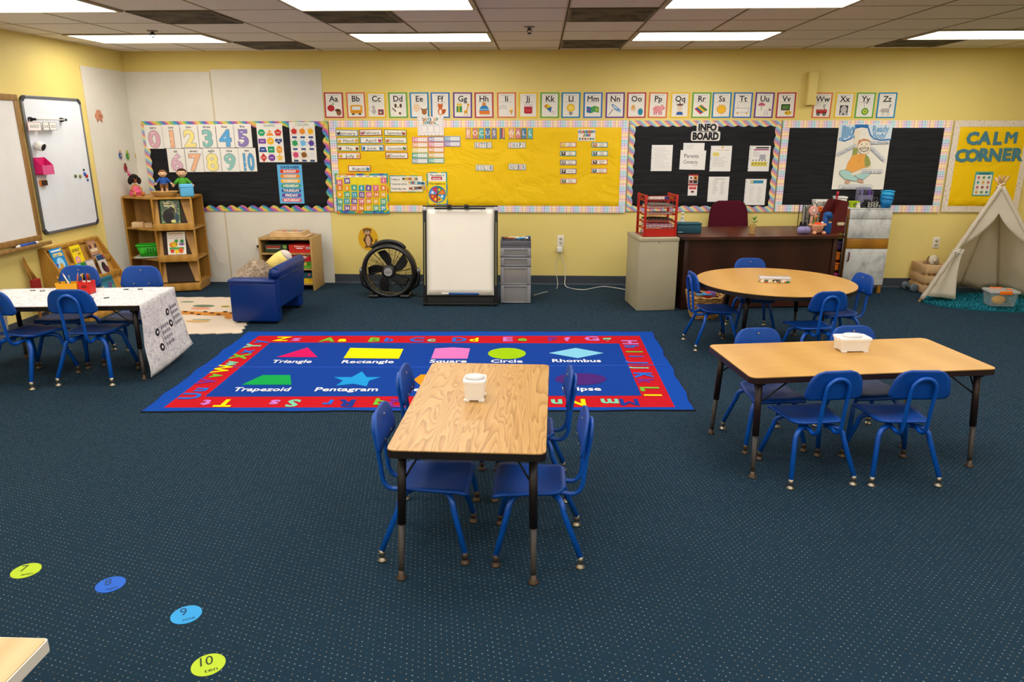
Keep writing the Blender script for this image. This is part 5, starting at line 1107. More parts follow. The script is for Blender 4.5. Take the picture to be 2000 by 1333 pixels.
bk.build('printed_wheel', t)

# boxes on the tables
def milky_bin(lab, x, y, rot, w, d, h):
    t = thing('storage_bin', lab, 'bin', (x, y, TH + .001), rot)
    m = MB(); lo, hi = rounded_rect(w * .84, d * .84, .012), rounded_rect(w * .97, d * .97, .016); n = len(lo)
    li, hi2 = rounded_rect(w * .84 - .005, d * .84 - .005, .011), rounded_rect(w * .97 - .005, d * .97 - .005, .015)
    m.solid([(a, b, .006) for a, b in lo], [(a, b, h) for a, b in hi], PLASTIC)
    for sx in (-1, 1):
        for sy in (-1, 1): m.box(sx * w * .34 - .012, sx * w * .34 + .012, sy * d * .34 - .012, sy * d * .34 + .012, 0, .008, PLASTIC)
    m.build('body', t)
    m = MB(); m.prism(rounded_rect(w, d, .016), h - .004, h + .006, PLASTIC); m.prism(rounded_rect(w * 1.06, d * .5, .01), h - .010, h + .004, PLASTIC); m.build('rim', t)
    m = MB(); m.lathe([(.001, 0), (min(w, d) * .40, 0), (min(w, d) * .40, .012), (.001, .014)], P('#dcdde0', .4), 22, Matrix.Translation((0, 0, h + .0065)) @ Matrix.Diagonal((1.15, .8, 1, 1))); m.build('lid_disc', t)
p = onZ(926, 786, TH); milky_bin('small milky plastic bin with label lid on the oak grained table', p.x, p.y + .05, rd(-1), .094, .11, .085)
p = onZ(1670, 690, TH); milky_bin('wide milky plastic bin on the long maple table', p.x, p.y + .055, rd(5), .17, .11, .068)
# ------------------------------------------------------------------ corner bookshelf and what stands on it
def at2(o, rot): return Matrix.Translation(o) @ Matrix.Rotation(rot, 4, 'Z')
BO = Vector((-3.965, 7.42, 0)); BROT = rd(16)      # front corner between the open bay and the display face
t = thing('corner_bookshelf', 'tall wooden corner bookshelf with sloping dark display panels and open side bays', 'bookshelf', BO, BROT)
# local: x along the display face (0..W), y into the corner, z up
BW, BH = .375, .985
Pt = {'a': (-.335, .26), 'b': (0, 0), 'c': (BW, 0), 'd': (BW + .055, .37), 'e': (-.06, .55), 'f': (-.33, .47)}
foot = [Pt[k] for k in 'abcde'] + [(-.29, .50)]
def inset(pts, k): cx = sum(p[0] for p in pts) / len(pts); cy = sum(p[1] for p in pts) / len(pts); return [(cx + (x - cx) * k, cy + (y - cy) * k) for x, y in pts]
m = MB(); m.prism(foot, BH - .02, BH, BIRCH); m.build('top_panel', t)
m = MB(); m.prism(inset(foot, .96), 0.001, .075, BIRCH); m.build('plinth', t)
for z in (.075, .33, .645):
    m = MB(); m.prism(inset(foot, .985), z, z + .018, BIRCH); m.build('shelf', t)
def upright(p, q, th=.018):
    d = Vector((q[0] - p[0], q[1] - p[1], 0)).normalized(); n = Vector((-d.y, d.x, 0)) * th / 2
    return [(p[0] + n.x, p[1] + n.y), (q[0] + n.x, q[1] + n.y), (q[0] - n.x, q[1] - n.y), (p[0] - n.x, p[1] - n.y)]
for p, q in ((Pt['a'], (-.29, .50)), (Pt['b'], (.06, .30)), (Pt['c'], (BW - .06, .30)), (Pt['d'], (.10, .50))):
    m = MB(); m.prism(upright(p, q), .076, BH - .02, BIRCH); m.build('upright', t)
m = MB(); m.prism(upright((-.29, .50), (-.06, .54)), .076, BH - .02, BIRCH); m.prism(upright((.05, .29), (BW - .05, .29)), .076, BH - .02, BIRCH); m.build('back_panel', t)
DARKP = P('#33241a', .7)
for z0, z1 in ((.685, .955), (.375, .625), (.105, .315)):
    m = MB(); lean = .075
    b = [(.01, -.004, z0), (BW - .01, -.004, z0), (BW - .01, lean, z1), (.01, lean, z1)]; m.solid([(x, y + .012, z) for x, y, z in b], b, BIRCH); m.build('display_board', t)
    m = MB(); b = [(.055, -.0062, z0), (BW - .045, -.0062, z0), (BW - .115, lean - .0022, z1), (.042, lean - .0022, z1)]; m.solid([(x, y + .0015, z) for x, y, z in b], b, DARKP); m.build('display_panel', t)
for z0, z1 in ((.650, .722), (.325, .397), (.02, .09)):
    m = MB(); m.box(-.004, BW + .004, -.046, -.030, z0, z1, BIRCH, .002); m.box(-.002, BW + .002, -.030, .0, z0, z0 + .018, BIRCH); m.build('display_lip', t)
def onshelf(x, y, z=0.0): return at2(BO, BROT) @ Vector((x, y, z))
def book(name, lab, loc, rotz, lean, w, h, th, cover, art=None, cat='book', group=None, spine=None):
    """a closed book seen from its front cover; the origin is the middle of its lower edge"""
    t = thing(name, lab, cat, loc, rotz, group); R_ = Matrix.Rotation(-lean, 4, 'X')
    m = MB(); m.M = R_; m.box(-w / 2 + .003, w / 2 - .002, .0015, th - .0015, .002, h - .002, P('#e9e4d6', .8)); m.build('page_block', t)
    a = Art(0.0); a.M = R_; cv = cover if not isinstance(cover, str) else P(cover, .35)
    a.add([(-w / 2, 0, 0), (w / 2, 0, 0), (w / 2, 0, h), (-w / 2, 0, h), (-w / 2, .0014, 0), (w / 2, .0014, 0), (w / 2, .0014, h), (-w / 2, .0014, h)], [(0, 1, 2, 3), (7, 6, 5, 4), (0, 4, 5, 1), (1, 5, 6, 2), (2, 6, 7, 3), (3, 7, 4, 0)], cv)
    a.box(-w / 2, w / 2, th - .0014, th, 0, h, cv); a.box(-w / 2 - .001, -w / 2 + .002, 0, th, 0, h, P(spine, .4) if spine else cv)
    if art: art(a, w, h)
    a.build('cover', t); return t
p = onshelf(.165, -.012, .723)
def jungle(a, w, h):
    g = N('jungle_print', .35); v = g.coord(); n = g.noise(v, 26, 4, .8); g.color(g.ramp(n.outputs[0], [(.3, '#1c2420'), (.45, '#3c4a34'), (.55, '#6a7352'), (.66, '#a8a684')]))
    a.rect(-w / 2 + .004, .004, w / 2 - .003, h - .004, g.m, 1); a.text('Going', -.03, h - .03, .018, P('#d8d29a'), 4, .038); a.text('Bananas', -.015, h - .055, .018, P('#d8d29a'), 4, .038)
    a.face(ell(-.02, .07, .055, .075, 20), P('#2a2626'), 2); a.disc(.012, .13, .034, P('#302b2b'), 3); a.disc(.03, .122, .016, P('#453d3a'), 4); a.face([(.03, .2), (.055, .12), (.03, .1), (.02, .14)], P('#c9c07a'), 2); a.disc(.03, .02, .03, P('#d0cc8a'), 3, .016); a.disc(.06, .05, .02, P('#3a4a54'), 3, .05)
book('picture_book', 'hardback picture book with a dark gorilla cover on the upper display ledge', p, BROT, rd(13), .178, .235, .014, '#2f8a34', jungle, spine='#3aa23c')
p = onshelf(.185, -.012, .398)
def dinos(a, w, h):
    a.rect(-w / 2 + .006, .006, w / 2 - .006, h - .006, P('#f0ece2'), 1); a.rect(-.065, h - .024, .065, h - .016, P('#d9a02a'), 2); a.text('Cat and Mouse', 0, h - .04, .013, P('#c05a78'), 2, 0, fit=.13); a.text('and the dinosaurs', 0, h - .062, .013, P('#c05a78'), 2, 0, fit=.14)
    a.face(ell(-.04, .10, .03, .026, 18), P('#e07a1f'), 2); a.face(ell(-.02, .105, .03, .03, 18), P('#e8b52a'), 3); a.stroke([(.0, .13), (.0, .09)], .006, P('#7a5a2a'), 3); a.face(star(.0, .14, .026, .012, 7), P('#2f9a4a'), 4); a.face(star(.055, .135, .03, .014, 7), P('#2f8a4a'), 4); a.disc(.05, .105, .028, P('#8a5aa8'), 3, .014)
    a.rect(-.07, .05, .07, .075, P('#4aa05a'), 2); a.face(star(-.045, .035, .03, .014, 5), P('#c8301f'), 4); a.disc(.0, .03, .022, P('#e8c52a'), 4); a.disc(.04, .04, .024, P('#d9602a'), 4, .03)
book('picture_book', 'white picture book with cat, mouse and dinosaur cover on the middle display ledge', p, BROT, rd(13), .175, .235, .010, '#efebe2', dinos)
# open bay
m = MB(); p = onshelf(-.155, .215, .663 + .0015); t = thing('wooden_block_box', 'small pale wooden box of blocks on the open upper shelf of corner bookshelf', 'box', p, BROT)
m.box(-.10, .015, -.05, .05, 0, .055, PINE, .002); m.build('box', t)
m = MB(); m.box(.02, .10, -.045, .055, 0, .02, PINE); m.box(.02, .095, -.04, .06, .021, .045, PINE); m.build('loose_plank', t)
p = onshelf(-.13, .185, .348 + .0015); t = thing('tray', 'flat grey and white tray under the green basket', 'tray', p, BROT); m = MB(); m.prism(rounded_rect(.26, .20, .02), 0, .008, P('#6a655c', .5)); m.build('lower_tray', t); m = MB(); m.prism(rounded_rect(.25, .19, .02), .009, .018, P('#d6d2c8', .5)); m.build('upper_tray', t)
GREEN = P('#35b52a', .4)
t = thing('plastic_basket', 'bright green plastic basket with slots in the open bay of corner bookshelf', 'basket', onshelf(-.115, .16, .348 + .0215), BROT)
m = MB(); lo, hi = rounded_rect(.17, .13, .03, 6), rounded_rect(.225, .175, .04, 6); n = len(lo); li, hii = rounded_rect(.162, .122, .027, 6), rounded_rect(.215, .165, .037, 6)
m.add([(x, y, 0) for x, y in lo] + [(x, y, .115) for x, y in hi] + [(x, y, .115) for x, y in hii] + [(x, y, .005) for x, y in li], [(i, (i + 1) % n, n + (i + 1) % n, n + i) for i in range(n)] + [(n + i, n + (i + 1) % n, 2 * n + (i + 1) % n, 2 * n + i) for i in range(n)] + [(2 * n + i, 2 * n + (i + 1) % n, 3 * n + (i + 1) % n, 3 * n + i) for i in range(n)] + [list(range(3 * n, 4 * n)), list(range(n))[::-1]], GREEN, True); m.build('body', t)
m = MB(); m.tube([(x, y, .117) for x, y in rounded_rect(.232, .182, .04, 6)], .006, GREEN, 8, True); m.build('rim', t)
m = MB()
for i in range(3):
    for z in (.03, .065): m.box(-.005 + i * .026, .007 + i * .026, -.078 - .0025 * (z > .05) * 3, -.062, z, z + .025, P('#1f6a1c', .6))
m.box(-.075, -.035, -.083, -.066, .03, .10, P('#3cc430', .4), .006); m.build('slot', t)
# toys on top
SKINT = P('#c9825a', .6)
def doll(lab, loc, rotz, h, shirt, pants, hair, skin, style):
    t = thing('doll', lab, 'doll', loc, rotz); sk = P(skin, .7); k = h
    m = MB()
    if style == 'sit':
        m.lathe([(.001, 0), (.24 * k, .01 * k), (.26 * k, .12 * k), (.16 * k, .3 * k), (.12 * k, .42 * k), (.08 * k, .46 * k), (.06 * k, .5 * k), (.001, .5 * k)], sk, 16)
        for s_ in (-1, 1): m.tube([(s_ * .12 * k, 0, .4 * k), (s_ * .22 * k, -.1 * k, .28 * k), (s_ * .12 * k, -.22 * k, .22 * k)], [.05 * k, .045 * k, .04 * k], sk, 8); m.tube([(s_ * .12 * k, -.05 * k, .08 * k), (s_ * .18 * k, -.34 * k, .07 * k)], [.08 * k, .07 * k], sk, 8); m.ball((s_ * .18 * k, -.37 * k, .10 * k), (.07 * k, .06 * k, .09 * k), sk, 10, 7)
        hz = .72 * k
    else:
        for s_ in (-1, 1):
            m.tube([(s_ * .09 * k, 0, .42 * k), (s_ * .11 * k, 0, .02 * k)], [.07 * k, .055 * k], sk, 10); m.ball((s_ * .11 * k, -.04 * k, .04 * k), (.06 * k, .1 * k, .04 * k), sk, 10, 6)
            m.tube([(s_ * .12 * k, 0, .64 * k), (s_ * .24 * k, -.03 * k, .52 * k), (s_ * .34 * k, -.06 * k, .40 * k)], [.055 * k, .05 * k, .04 * k], sk, 8); m.ball((s_ * .36 * k, -.07 * k, .38 * k), .05 * k, sk, 8, 6)
        m.lathe([(.001, .35 * k), (.15 * k, .36 * k), (.16 * k, .5 * k), (.13 * k, .64 * k), (.06 * k, .69 * k), (.05 * k, .74 * k), (.001, .74 * k)], sk, 16); hz = .86 * k
    m.ball((0, 0, hz), (.17 * k, .155 * k, .17 * k), sk, 18, 12); m.ball((0, -.150 * k, hz - .02 * k), (.02 * k, .018 * k, .018 * k), sk, 8, 6)
    for s_ in (-1, 1): m.ball((s_ * .17 * k, 0, hz), (.03 * k, .03 * k, .045 * k), sk, 8, 6)
    m.build('body', t)
    m = MB()
    for s_ in (-1, 1): m.ball((s_ * .06 * k, -.138 * k, hz + .03 * k), (.02 * k, .014 * k, .026 * k), WHITE, 8, 6); m.ball((s_ * .06 * k, -.150 * k, hz + .03 * k), (.014 * k, .01 * k, .017 * k), DK, 8, 6)
    m.tube([(-.06 * k, -.14 * k, hz - .06 * k), (0, -.158 * k, hz - .085 * k), (.06 * k, -.14 * k, hz - .06 * k)], .010 * k, P('#7a2a24'), 6); m.build('face', t)
    m = MB(); hm = P(hair, .9)
    if style == 'sit':
        m.ball((0, .03 * k, hz + .02 * k), (.215 * k, .19 * k, .20 * k), hm, 16, 10); m.ball((0, .0, hz + .10 * k), (.17 * k, .17 * k, .10 * k), hm, 16, 8)
        for s_ in (-1, 1): m.ball((s_ * .19 * k, .0, hz - .08 * k), (.09 * k, .12 * k, .16 * k), hm, 12, 8)
    else:
        m.ball((0, .03 * k, hz + .05 * k), (.178 * k, .16 * k, .14 * k), hm, 16, 10); m.ball((0, -.06 * k, hz + .13 * k), (.12 * k, .09 * k, .05 * k), hm, 12, 8)
    m.build('hair', t)
    m = MB(); sm = P(shirt, .8)
    if style == 'sit':
        m.lathe([(.27 * k, .0), (.28 * k, .13 * k), (.18 * k, .3 * k), (.14 * k, .4 * k), (.13 * k, .4 * k)], sm, 18, None, False); m.ball((0, -.17 * k, .16 * k), (.2 * k, .16 * k, .1 * k), sm, 14, 8); m.build('dress', t)
        m = MB(); m.lathe([(.07 * k, hz + .18 * k), (.001, hz + .42 * k)], P('#d85a86', .6), 14, Matrix.Rotation(-.2, 4, 'Y')); m.ball((.0 - .085 * k - .08 * k, 0, hz + .40 * k), .03 * k, P('#e890b0'), 8, 6); m.build('party_hat', t)
    else:
        m.lathe([(.165 * k, .37 * k), (.172 * k, .5 * k), (.142 * k, .64 * k), (.07 * k, .70 * k), (.06 * k, .70 * k)], sm, 18, None, False)
        for s_ in (-1, 1): m.tube([(s_ * .11 * k, 0, .645 * k), (s_ * .24 * k, -.03 * k, .52 * k), (s_ * .30 * k, -.05 * k, .45 * k)], [.066 * k, .062 * k, .058 * k], sm, 8)
        m.build('shirt', t); m = MB()
        for s_ in (-1, 1): m.tube([(s_ * .085 * k, 0, .43 * k), (s_ * .105 * k, 0, .20 * k)], [.09 * k, .082 * k], P(pants, .8), 10)
        m.lathe([(.001, .34 * k), (.16 * k, .345 * k), (.168 * k, .42 * k), (.001, .43 * k)], P(pants, .8), 16); m.build('shorts', t)
    return t
doll('sitting doll with bushy dark hair, pink dress and tiny party hat on the bookshelf top', onshelf(-.20, .30, BH + .001), BROT + .55, .235, '#d85a80', '#d85a80', '#1f1512', '#c07a3e', 'sit')
t = thing('wicker_tray', 'shallow oval wicker tray under the blue shirted doll', 'tray', onshelf(.118, .10, BH + .001), BROT)
g = N('wicker', .8); v = g.coord((1, 1, 3)); n = g.n('ShaderNodeTexWave'); n.inputs['Scale'].default_value = 40; n.inputs['Distortion'].default_value = 2; g.l(v, n.inputs[0]); g.color(g.ramp(n.outputs['Fac'], [(.2, '#a57c3c'), (.8, '#cfa763')])); WICK = g.m
m = MB(); E_ = Matrix.Diagonal((1.2, .72, 1, 1)); m.lathe([(.001, 0), (.075, 0), (.10, .03), (.108, .05), (.102, .05), (.094, .03), (.07, .007), (.001, .007)], WICK, 32, E_); m.build('bowl', t); m = MB(); m.tube([(.130 * cos(a), .078 * sin(a), .05) for a in (2 * pi * i / 32 for i in range(32))], .006, WICK, 8, True); m.build('rim', t)
m = MB(); m.box(-.06, .05, -.04, .02, .009, .034, P('#e4dfd8', .6)); m.box(-.055, -.01, -.042, -.005, .0345, .042, P('#b8402a', .6)); m.build('folded_paper', t)
doll('boy doll in blue shirt and tan shorts standing in the wicker tray', onshelf(.115, .125, BH + .0445), BROT + .1, .215, '#1f4f9c', '#a0703c', '#7a5230', '#e0b48c', 'stand')
doll('boy doll in green shirt behind the light blue box', onshelf(.285, .20, BH + .001), BROT + .1, .265, '#4a9a2a', '#6a5a3a', '#4a2c1c', '#dfb28c', 'stand')
t = thing('cube_box', 'light blue cube box with rounded edges on the bookshelf top', 'box', onshelf(.335, .07, BH + .001), BROT + .25); m = MB(); m.box(-.064, .064, -.06, .06, 0, .125, P('#5fb2e0', .45), .012, 3); m.build('body', t); m = MB(); m.box(-.067, .067, -.063, .063, .095, .1, P('#54a4d2', .45), .002); m.build('lid_seam', t)
rope('power_cord', [onY(398, 420, D - .02), onY(403, 440, D - .02), onY(407, 470, D - .02), onY(420, 490, D - .02), onY(426, 510, D - .02), onY(440, 515, D - .02)], .003, P('#dcd8cc', .5), 'thin white cord hanging on the white panel beside the corner bookshelf', 'cord')

# ------------------------------------------------------------------ low display rack of books against the side wall
RO = Vector((LX + .003, 6.60, 0)); HW = .405
t = thing('book_rack', 'low wooden book display rack with sloping tiers along the side wall', 'book rack', RO, pi / 2)
# local (after +90 deg turn): x along the wall, -y out into the room
tiers = [(.60, .035), (.455, .115), (.31, .195), (.165, .275)]      # lip-top height line and outward distance
for sx in (-1, 1):
    m = MB(); prof = [(-.001, .001), (-.001, .645), (-.03, .652), (-.055, .635), (-.36, .10), (-.37, .001)]
    x0 = sx * HW - .009; m.solid([(x0, a, b) for a, b in prof], [(x0 + .018, a, b) for a, b in prof], BIRCH); m.build('side_panel', t)
m = MB(); m.box(-HW + .009, HW - .009, -.045, -.001, .615, .648, BIRCH, .003); m.build('top_rail', t)
for k, (zl, yo) in enumerate(tiers):
    m = MB(); b = [(-HW + .009, -yo - .065, zl - .16), (HW - .009, -yo - .065, zl - .16), (HW - .009, -yo + .005, zl + .02), (-HW + .009, -yo + .005, zl + .02)]
    m.solid([(x, y + .008, z) for x, y, z in b], b, BIRCH); m.build('tier_board', t)
    m = MB(); m.box(-HW + .009, HW - .009, -yo - .115, -yo - .107, zl - .175, zl - .125, BIRCH, .002); m.box(-HW + .009, HW - .009, -yo - .107, -yo - .06, zl - .175, zl - .163, BIRCH); m.build('tier_lip', t)
def rackbook(lab, px_, tier, w, h, cover, art, th=.006, spine=None):
    zl, yo = tiers[tier]; X = LX + yo + .05; y = max(6.29, min(6.92, onX(px_[0], px_[1], X).y))
    return book('picture_book', lab, (RO.x + yo + .100, y, zl - .1582), pi / 2, rd(14), w, h, th, cover, art, 'book', 'books in the low display rack', spine)
def otter(a, w, h):
    a.text('OTTER', 0, h - .06, .026, P('#e8d27a'), 2, .075, fit=w * .8); a.rect(-w / 2 + .01, h - .03, w / 2 - .012, h - .016, P('#e4ecf2'), 2); a.disc(.06, h - .02, .012, P('#e8c52a'), 3); a.disc(0, .06, .05, P('#9cd0ee'), 1, .06); a.disc(.0, .04, .022, P('#c9962a'), 3, .03); a.rect(-.06, .012, .06, .03, P('#a8742a'), 3); a.disc(-.05, .06, .012, P('#6a3aa0'), 3)
rackbook('blue picture book with an otter cover on the top tier of the low rack', (108, 500), 0, .165, .205, '#1f86c8', otter)
def donut(a, w, h):
    a.text('DONUT', .0, h - .045, .026, INK, 2, .018, fit=w * .75); a.text('MY', .03, h - .085, .02, INK, 2, .018); a.disc(-.02, .055, .035, P('#d98ab0'), 2); a.disc(-.02, .055, .012, P('#f2dc1a'), 3); a.disc(.01, h - .07, .01, P('#f0b8a8'), 2)
rackbook('yellow picture book with a pink donut cover on the top tier of the low rack', (145, 495), 0, .15, .19, '#f0d41a', donut, .016, '#b8902a')
def brown(a, w, h):
    for k in range(3): a.disc(-.04 + k * .04, h - .06, .016, P(['#5a3a34', '#caa27a', '#4a3a3a'][k]), 2, .024)
    a.rect(-.06, .05, .06, .06, P('#4a5a78'), 2); a.rect(-.06, .09, .06, .12, P('#d9c4a4'), 2); a.ring(-w / 2 + .006, .006, w / 2 - .006, h - .006, .004, P('#7a4a34'), 2)
rackbook('brown edged picture book with small figures on the top tier end of the low rack', (178, 488), 0, .135, .20, '#b98a68', brown)
def bluegreen(a, w, h): a.rect(-w / 2 + .004, .004, 0, h - .004, P('#5aa8d8'), 1); a.disc(.035, h - .05, .03, P('#2f7a2a'), 2, .04); a.disc(-.02, .09, .03, P('#b8d4e4'), 2, .05); a.disc(.04, h - .04, .01, P('#c9b09a'), 3)
rackbook('green and blue picture book on the second tier behind the chair back', (154, 513), 1, .15, .185, '#2f8a34', bluegreen)
def grey(a, w, h):
    a.rect(-w / 2 + .008, .008, w / 2 - .008, h - .008, P('#cfc8c0'), 1)
    for k in range(6): a.rect(-.04, .05 + k * .018, .045 - .01 * (k % 3), .053 + k * .018, P('#8a8478'), 2)
rackbook('mauve and grey book with lines of text on the second tier of the low rack', (174, 518), 1, .12, .19, '#9a86a4', grey)
def darkb(a, w, h): a.rect(-w / 2 + .003, h - .05, w / 2 - .003, h - .003, P('#1f3f6a'), 1); a.disc(.0, .09, .035, P('#2a1c22'), 2, .05); a.disc(.03, .06, .03, P('#5a2a34'), 2, .04); a.disc(.05, h - .02, .016, P('#b8402a'), 2)
rackbook('book with navy top band and dark figures on the second tier end', (196, 513), 1, .13, .21, '#c9c0b4', darkb)
rackbook('white and sky blue book peeping out on the third tier', (115, 528), 2, .15, .18, '#c8dbe0', lambda a, w, h: a.rect(-w / 2 + .01, h - .06, w / 2 - .01, h - .02, P('#5aa8c8'), 1))
def wide(a, w, h): a.rect(-w / 2 + .005, h - .045, w / 2 - .005, h - .015, P('#1f5a68'), 1); a.disc(-.05, .05, .04, P('#3f86b0'), 1, .04); a.disc(.04, .06, .03, P('#6a4a7a'), 1, .05); a.disc(.08, .05, .025, P('#4f9a6a'), 1); a.disc(-.08, .07, .016, P('#c9a07a'), 2)
rackbook('wide teal picture book with many small figures on the third tier', (201, 540), 2, .225, .165, '#2f7488', wide)
rackbook('pale book on the lowest visible tier of the low rack', (211, 562), 3, .15, .16, '#e0dcd0', lambda a, w, h: a.rect(-w / 2 + .01, h - .05, w / 2 - .01, h - .03, P('#8a8478'), 1))
# broom by the wall
p = onX(70, 556, LX + .06); t = thing('toy_broom', 'small straw broom with red end leaning on the yellow side wall', 'broom', (LX + .06, p.y, 0))
m = MB(); m.box(-.02, .02, -.045, .045, .16, .42, P('#8a1a18', .6), .006); m.build('red_head', t)
m = MB(); rnd = random.Random(1)
for k in range(9): m.tube([(-.01 + rnd.uniform(-.01, .01), -.03 + k * .008, .42), (-.035, -.06 + k * .004, .62 - .015 * abs(k - 4))], [.005, .003], P('#a8772c', .8), 6)
m.build('straw', t); m = MB(); m.tube([(-.012, -.0, .0015), (-.012, .0, .1595)], .012, P('#8a5a24', .7), 8); m.build('stick', t)

# ------------------------------------------------------------------ toddler sofa and cushions
VIN = P('#032c74', .36, 0, .4); VIND = P('#02245e', .36, 0, .5)
t = thing('toddler_sofa', 'small blue vinyl toddler sofa seen from its end, turned towards the book corner', 'sofa', (-2.49, 6.15, 0))
def arm(y0, y1):
    m = MB(); m.box(-.215, .20, y0, y1, .018, .375, VIN, .02, 3); m.box(-.222, .20, y0 - .008, y1 + .008, .36, .400, VIN, .018, 3); return m
arm(0, .12).build('armrest', t); arm(.60, .72).build('armrest', t)
m = MB(); m.box(-.20, .10, .122, .598, .10, .235, VIN, .025, 3); m.build('seat_cushion', t)
m = MB(); prof = [(.125, .15), (.215, .15), (.232, .40), (.240, .46), (.225, .497), (.19, .503), (.155, .485), (.14, .44)]
m.solid([(x, .015, z) for x, z in prof], [(x, .705, z) for x, z in prof], VIN); m.tube([(.195, .0, .44), (.195, .06, .462), (.195, .66, .462), (.195, .72, .44)], .045, VIN, 14); m.build('backrest', t)
m = MB(); m.tube([(.236, .02, .405), (.236, .70, .405)], .004, VIND, 6); m.build('seam', t)
for x in (-.17, .15):
    for y in (.05, .67): m = MB(); m.cyl((x, y, .0008), (x, y, .02), .018, BLACK); m.build('foot', t)
FUR = N('fur_tan', .95, 0, .1); _n = FUR.noise(FUR.coord(), 30, 3); FUR.color(FUR.ramp(_n.outputs[0], [(.3, '#b8a28c'), (.6, '#d8c8b4'), (.8, '#e8dccd')])); FUR = FUR.m
t = thing('fur_cushion', 'shaggy beige fur cushion heaped on the blue toddler sofa', 'cushion', (-2.60, 6.44, .242)); rnd = random.Random(11)
def blob(a, b): return Vector((.15 * cos(a) * cos(b) * (1 + .12 * sin(3 * a)), .195 * sin(a) * cos(b), .085 + (.135 + .05 * sin(a * 1 + .6)) * sin(b) if b > -.4 else .03))
m = MB(); m.sheet(lambda u, v: tuple(blob(2 * pi * u, -.35 + (pi / 2 + .35) * v)), 24, 10, .004, FUR); m.build('body', t)
m = MB(); vs, fs = [], []
for i in range(4200):
    a, b = rnd.uniform(0, 2 * pi), math.asin(rnd.uniform(-.3, 1)); p = blob(a, b); n = (p - Vector((0, 0, .05))).normalized(); d = (n + Vector((rnd.uniform(-.8, .8), rnd.uniform(-.8, .8), rnd.uniform(-.5, .5)))).normalized(); w = n.cross(d); w = w.normalized() * .0035 if w.length > 1e-4 else Vector((.0035, 0, 0)); L = rnd.uniform(.03, .055); k = len(vs)
    p = p - n * .004; mid = p + d * L * .6; tip = p + d * L + Vector((0, 0, -.008)); vs += [tuple(p - w), tuple(p + w), tuple(mid + w * .7), tuple(tip), tuple(mid - w * .7)]; fs.append((k, k + 1, k + 2, k + 3, k + 4))
m.add(vs, fs, FUR); m.build('fur', t)
t = thing('pencil_pillow', 'yellow plush pencil shaped pillow leaning against the sofa back', 'pillow', (-2.585, 6.62, .325))
d = Vector((.215, .03, .185)).normalized(); u_ = d.orthogonal().normalized(); Q = d.to_track_quat('Z', 'Y').to_matrix().to_4x4()
def seg(prof, c, nm): m = MB(); m.lathe(prof, P(c, .9), 20, Q); m.build(nm, t)
seg([(.001, .0), (.055, .01), (.07, .03), (.072, .06)], '#b9aaa0', 'eraser_end'); seg([(.072, .058), (.074, .075), (.075, .09)], '#e06a9a', 'pink_band'); seg([(.075, .089), (.078, .12), (.079, .135)], '#62b4e4', 'blue_band'); seg([(.079, .134), (.083, .20), (.080, .26), (.068, .31)], '#eed67a', 'barrel'); seg([(.068, .309), (.052, .335), (.028, .352), (.001, .356)], '#d9ccc2', 'tip')

# ------------------------------------------------------------------ low shelf with games
SX, SY, SW, SD, SH_ = -2.955, 7.56, .565, .36, .56
t = thing('game_shelf', 'low wooden shelf unit filled with board game boxes by the white panel', 'shelf unit', (SX, SY, 0))
SHW = wood('game_shelf_wood', '#9c7a44', '#b8955c', (1, 1, .3), 3, 2, .5)
for x in (0, SW - .02): m = MB(); m.box(x, x + .02, 0, SD, .001, SH_, SHW, .002); m.build('side_panel', t)
m = MB(); m.box(.0205, SW - .0205, 0, SD, SH_ - .022, SH_ - .001, SHW, .002); m.build('top_panel', t); m = MB(); m.box(.0205, SW - .0205, SD - .012, SD, .05, SH_ - .023, P('#4a3a24', .8)); m.build('back_panel', t)
SHZ = [.075, .235, .40]
for z in SHZ: m = MB(); m.box(.0205, SW - .0205, .004, SD - .013, z - .015, z, SHW); m.build('shelf', t)
def gamebox(lab, x0, x1, z0, z1, c, deco):
    t = thing('game_box', lab, 'game box', (SX + (x0 + x1) / 2, SY + .02, z0 + .001), 0, 'games on the low shelf'); w, h = (x1 - x0) / 2, z1 - z0 - .002
    m = MB(); m.box(-w, w, 0, .26, 0, h * .42, P(c, .5)); m.build('box_base', t)
    a = Art(0.0); a.box(-w - .002, w + .002, -.002, .262, h * .424, h, P(c, .5)); a.th = .002; deco(a, w, h); a.build('lid', t)
gamebox('dark green building log box on the top game shelf', .06, .295, SHZ[2], SHZ[2] + .09, '#2c3a24', lambda a, w, h: (a.text('DINOSAUR', -.03, h * .72, .02, P('#a83a2a'), 1, .075, fit=.15), a.rect(-w * .85, h * .48, w * .3, h * .54, P('#d9d6c8'), 1), a.disc(w * .8, h * .72, .02, P('#7a9a4a'), 1)))
gamebox('red building set box beside the green box on the top game shelf', .315, .54, SHZ[2], SHZ[2] + .088, '#c42a20', lambda a, w, h: (a.text('Building Set', 0, h * .82, .013, P('#f0dcd4'), 1, .018, fit=.11), a.rect(-w * .3, h * .52, w * .3, h * .62, P('#f0e8e4'), 1), a.rect(w * .62, h * .5, w * .95, h * .74, P('#e4e4ea'), 1), a.rect(w * .68, h * .55, w * .88, h * .68, P('#3a4a8a'), 2)))
gamebox('brown box low on the second game shelf behind the pencil pillow', .06, .25, SHZ[1], SHZ[1] + .085, '#a06a3c', lambda a, w, h: a.rect(-w * .8, h * .5, w * .2, h * .8, P('#d9b48a'), 1))
gamebox('green game box under the red one on the second game shelf', .33, .537, SHZ[1], SHZ[1] + .072, '#5aa02c', lambda a, w, h: (a.rect(-w * .1, h * .5, w * .9, h * .95, P('#3c7a24'), 1), a.disc(w * .4, h * .7, .018, P('#c9b04a'), 2)))
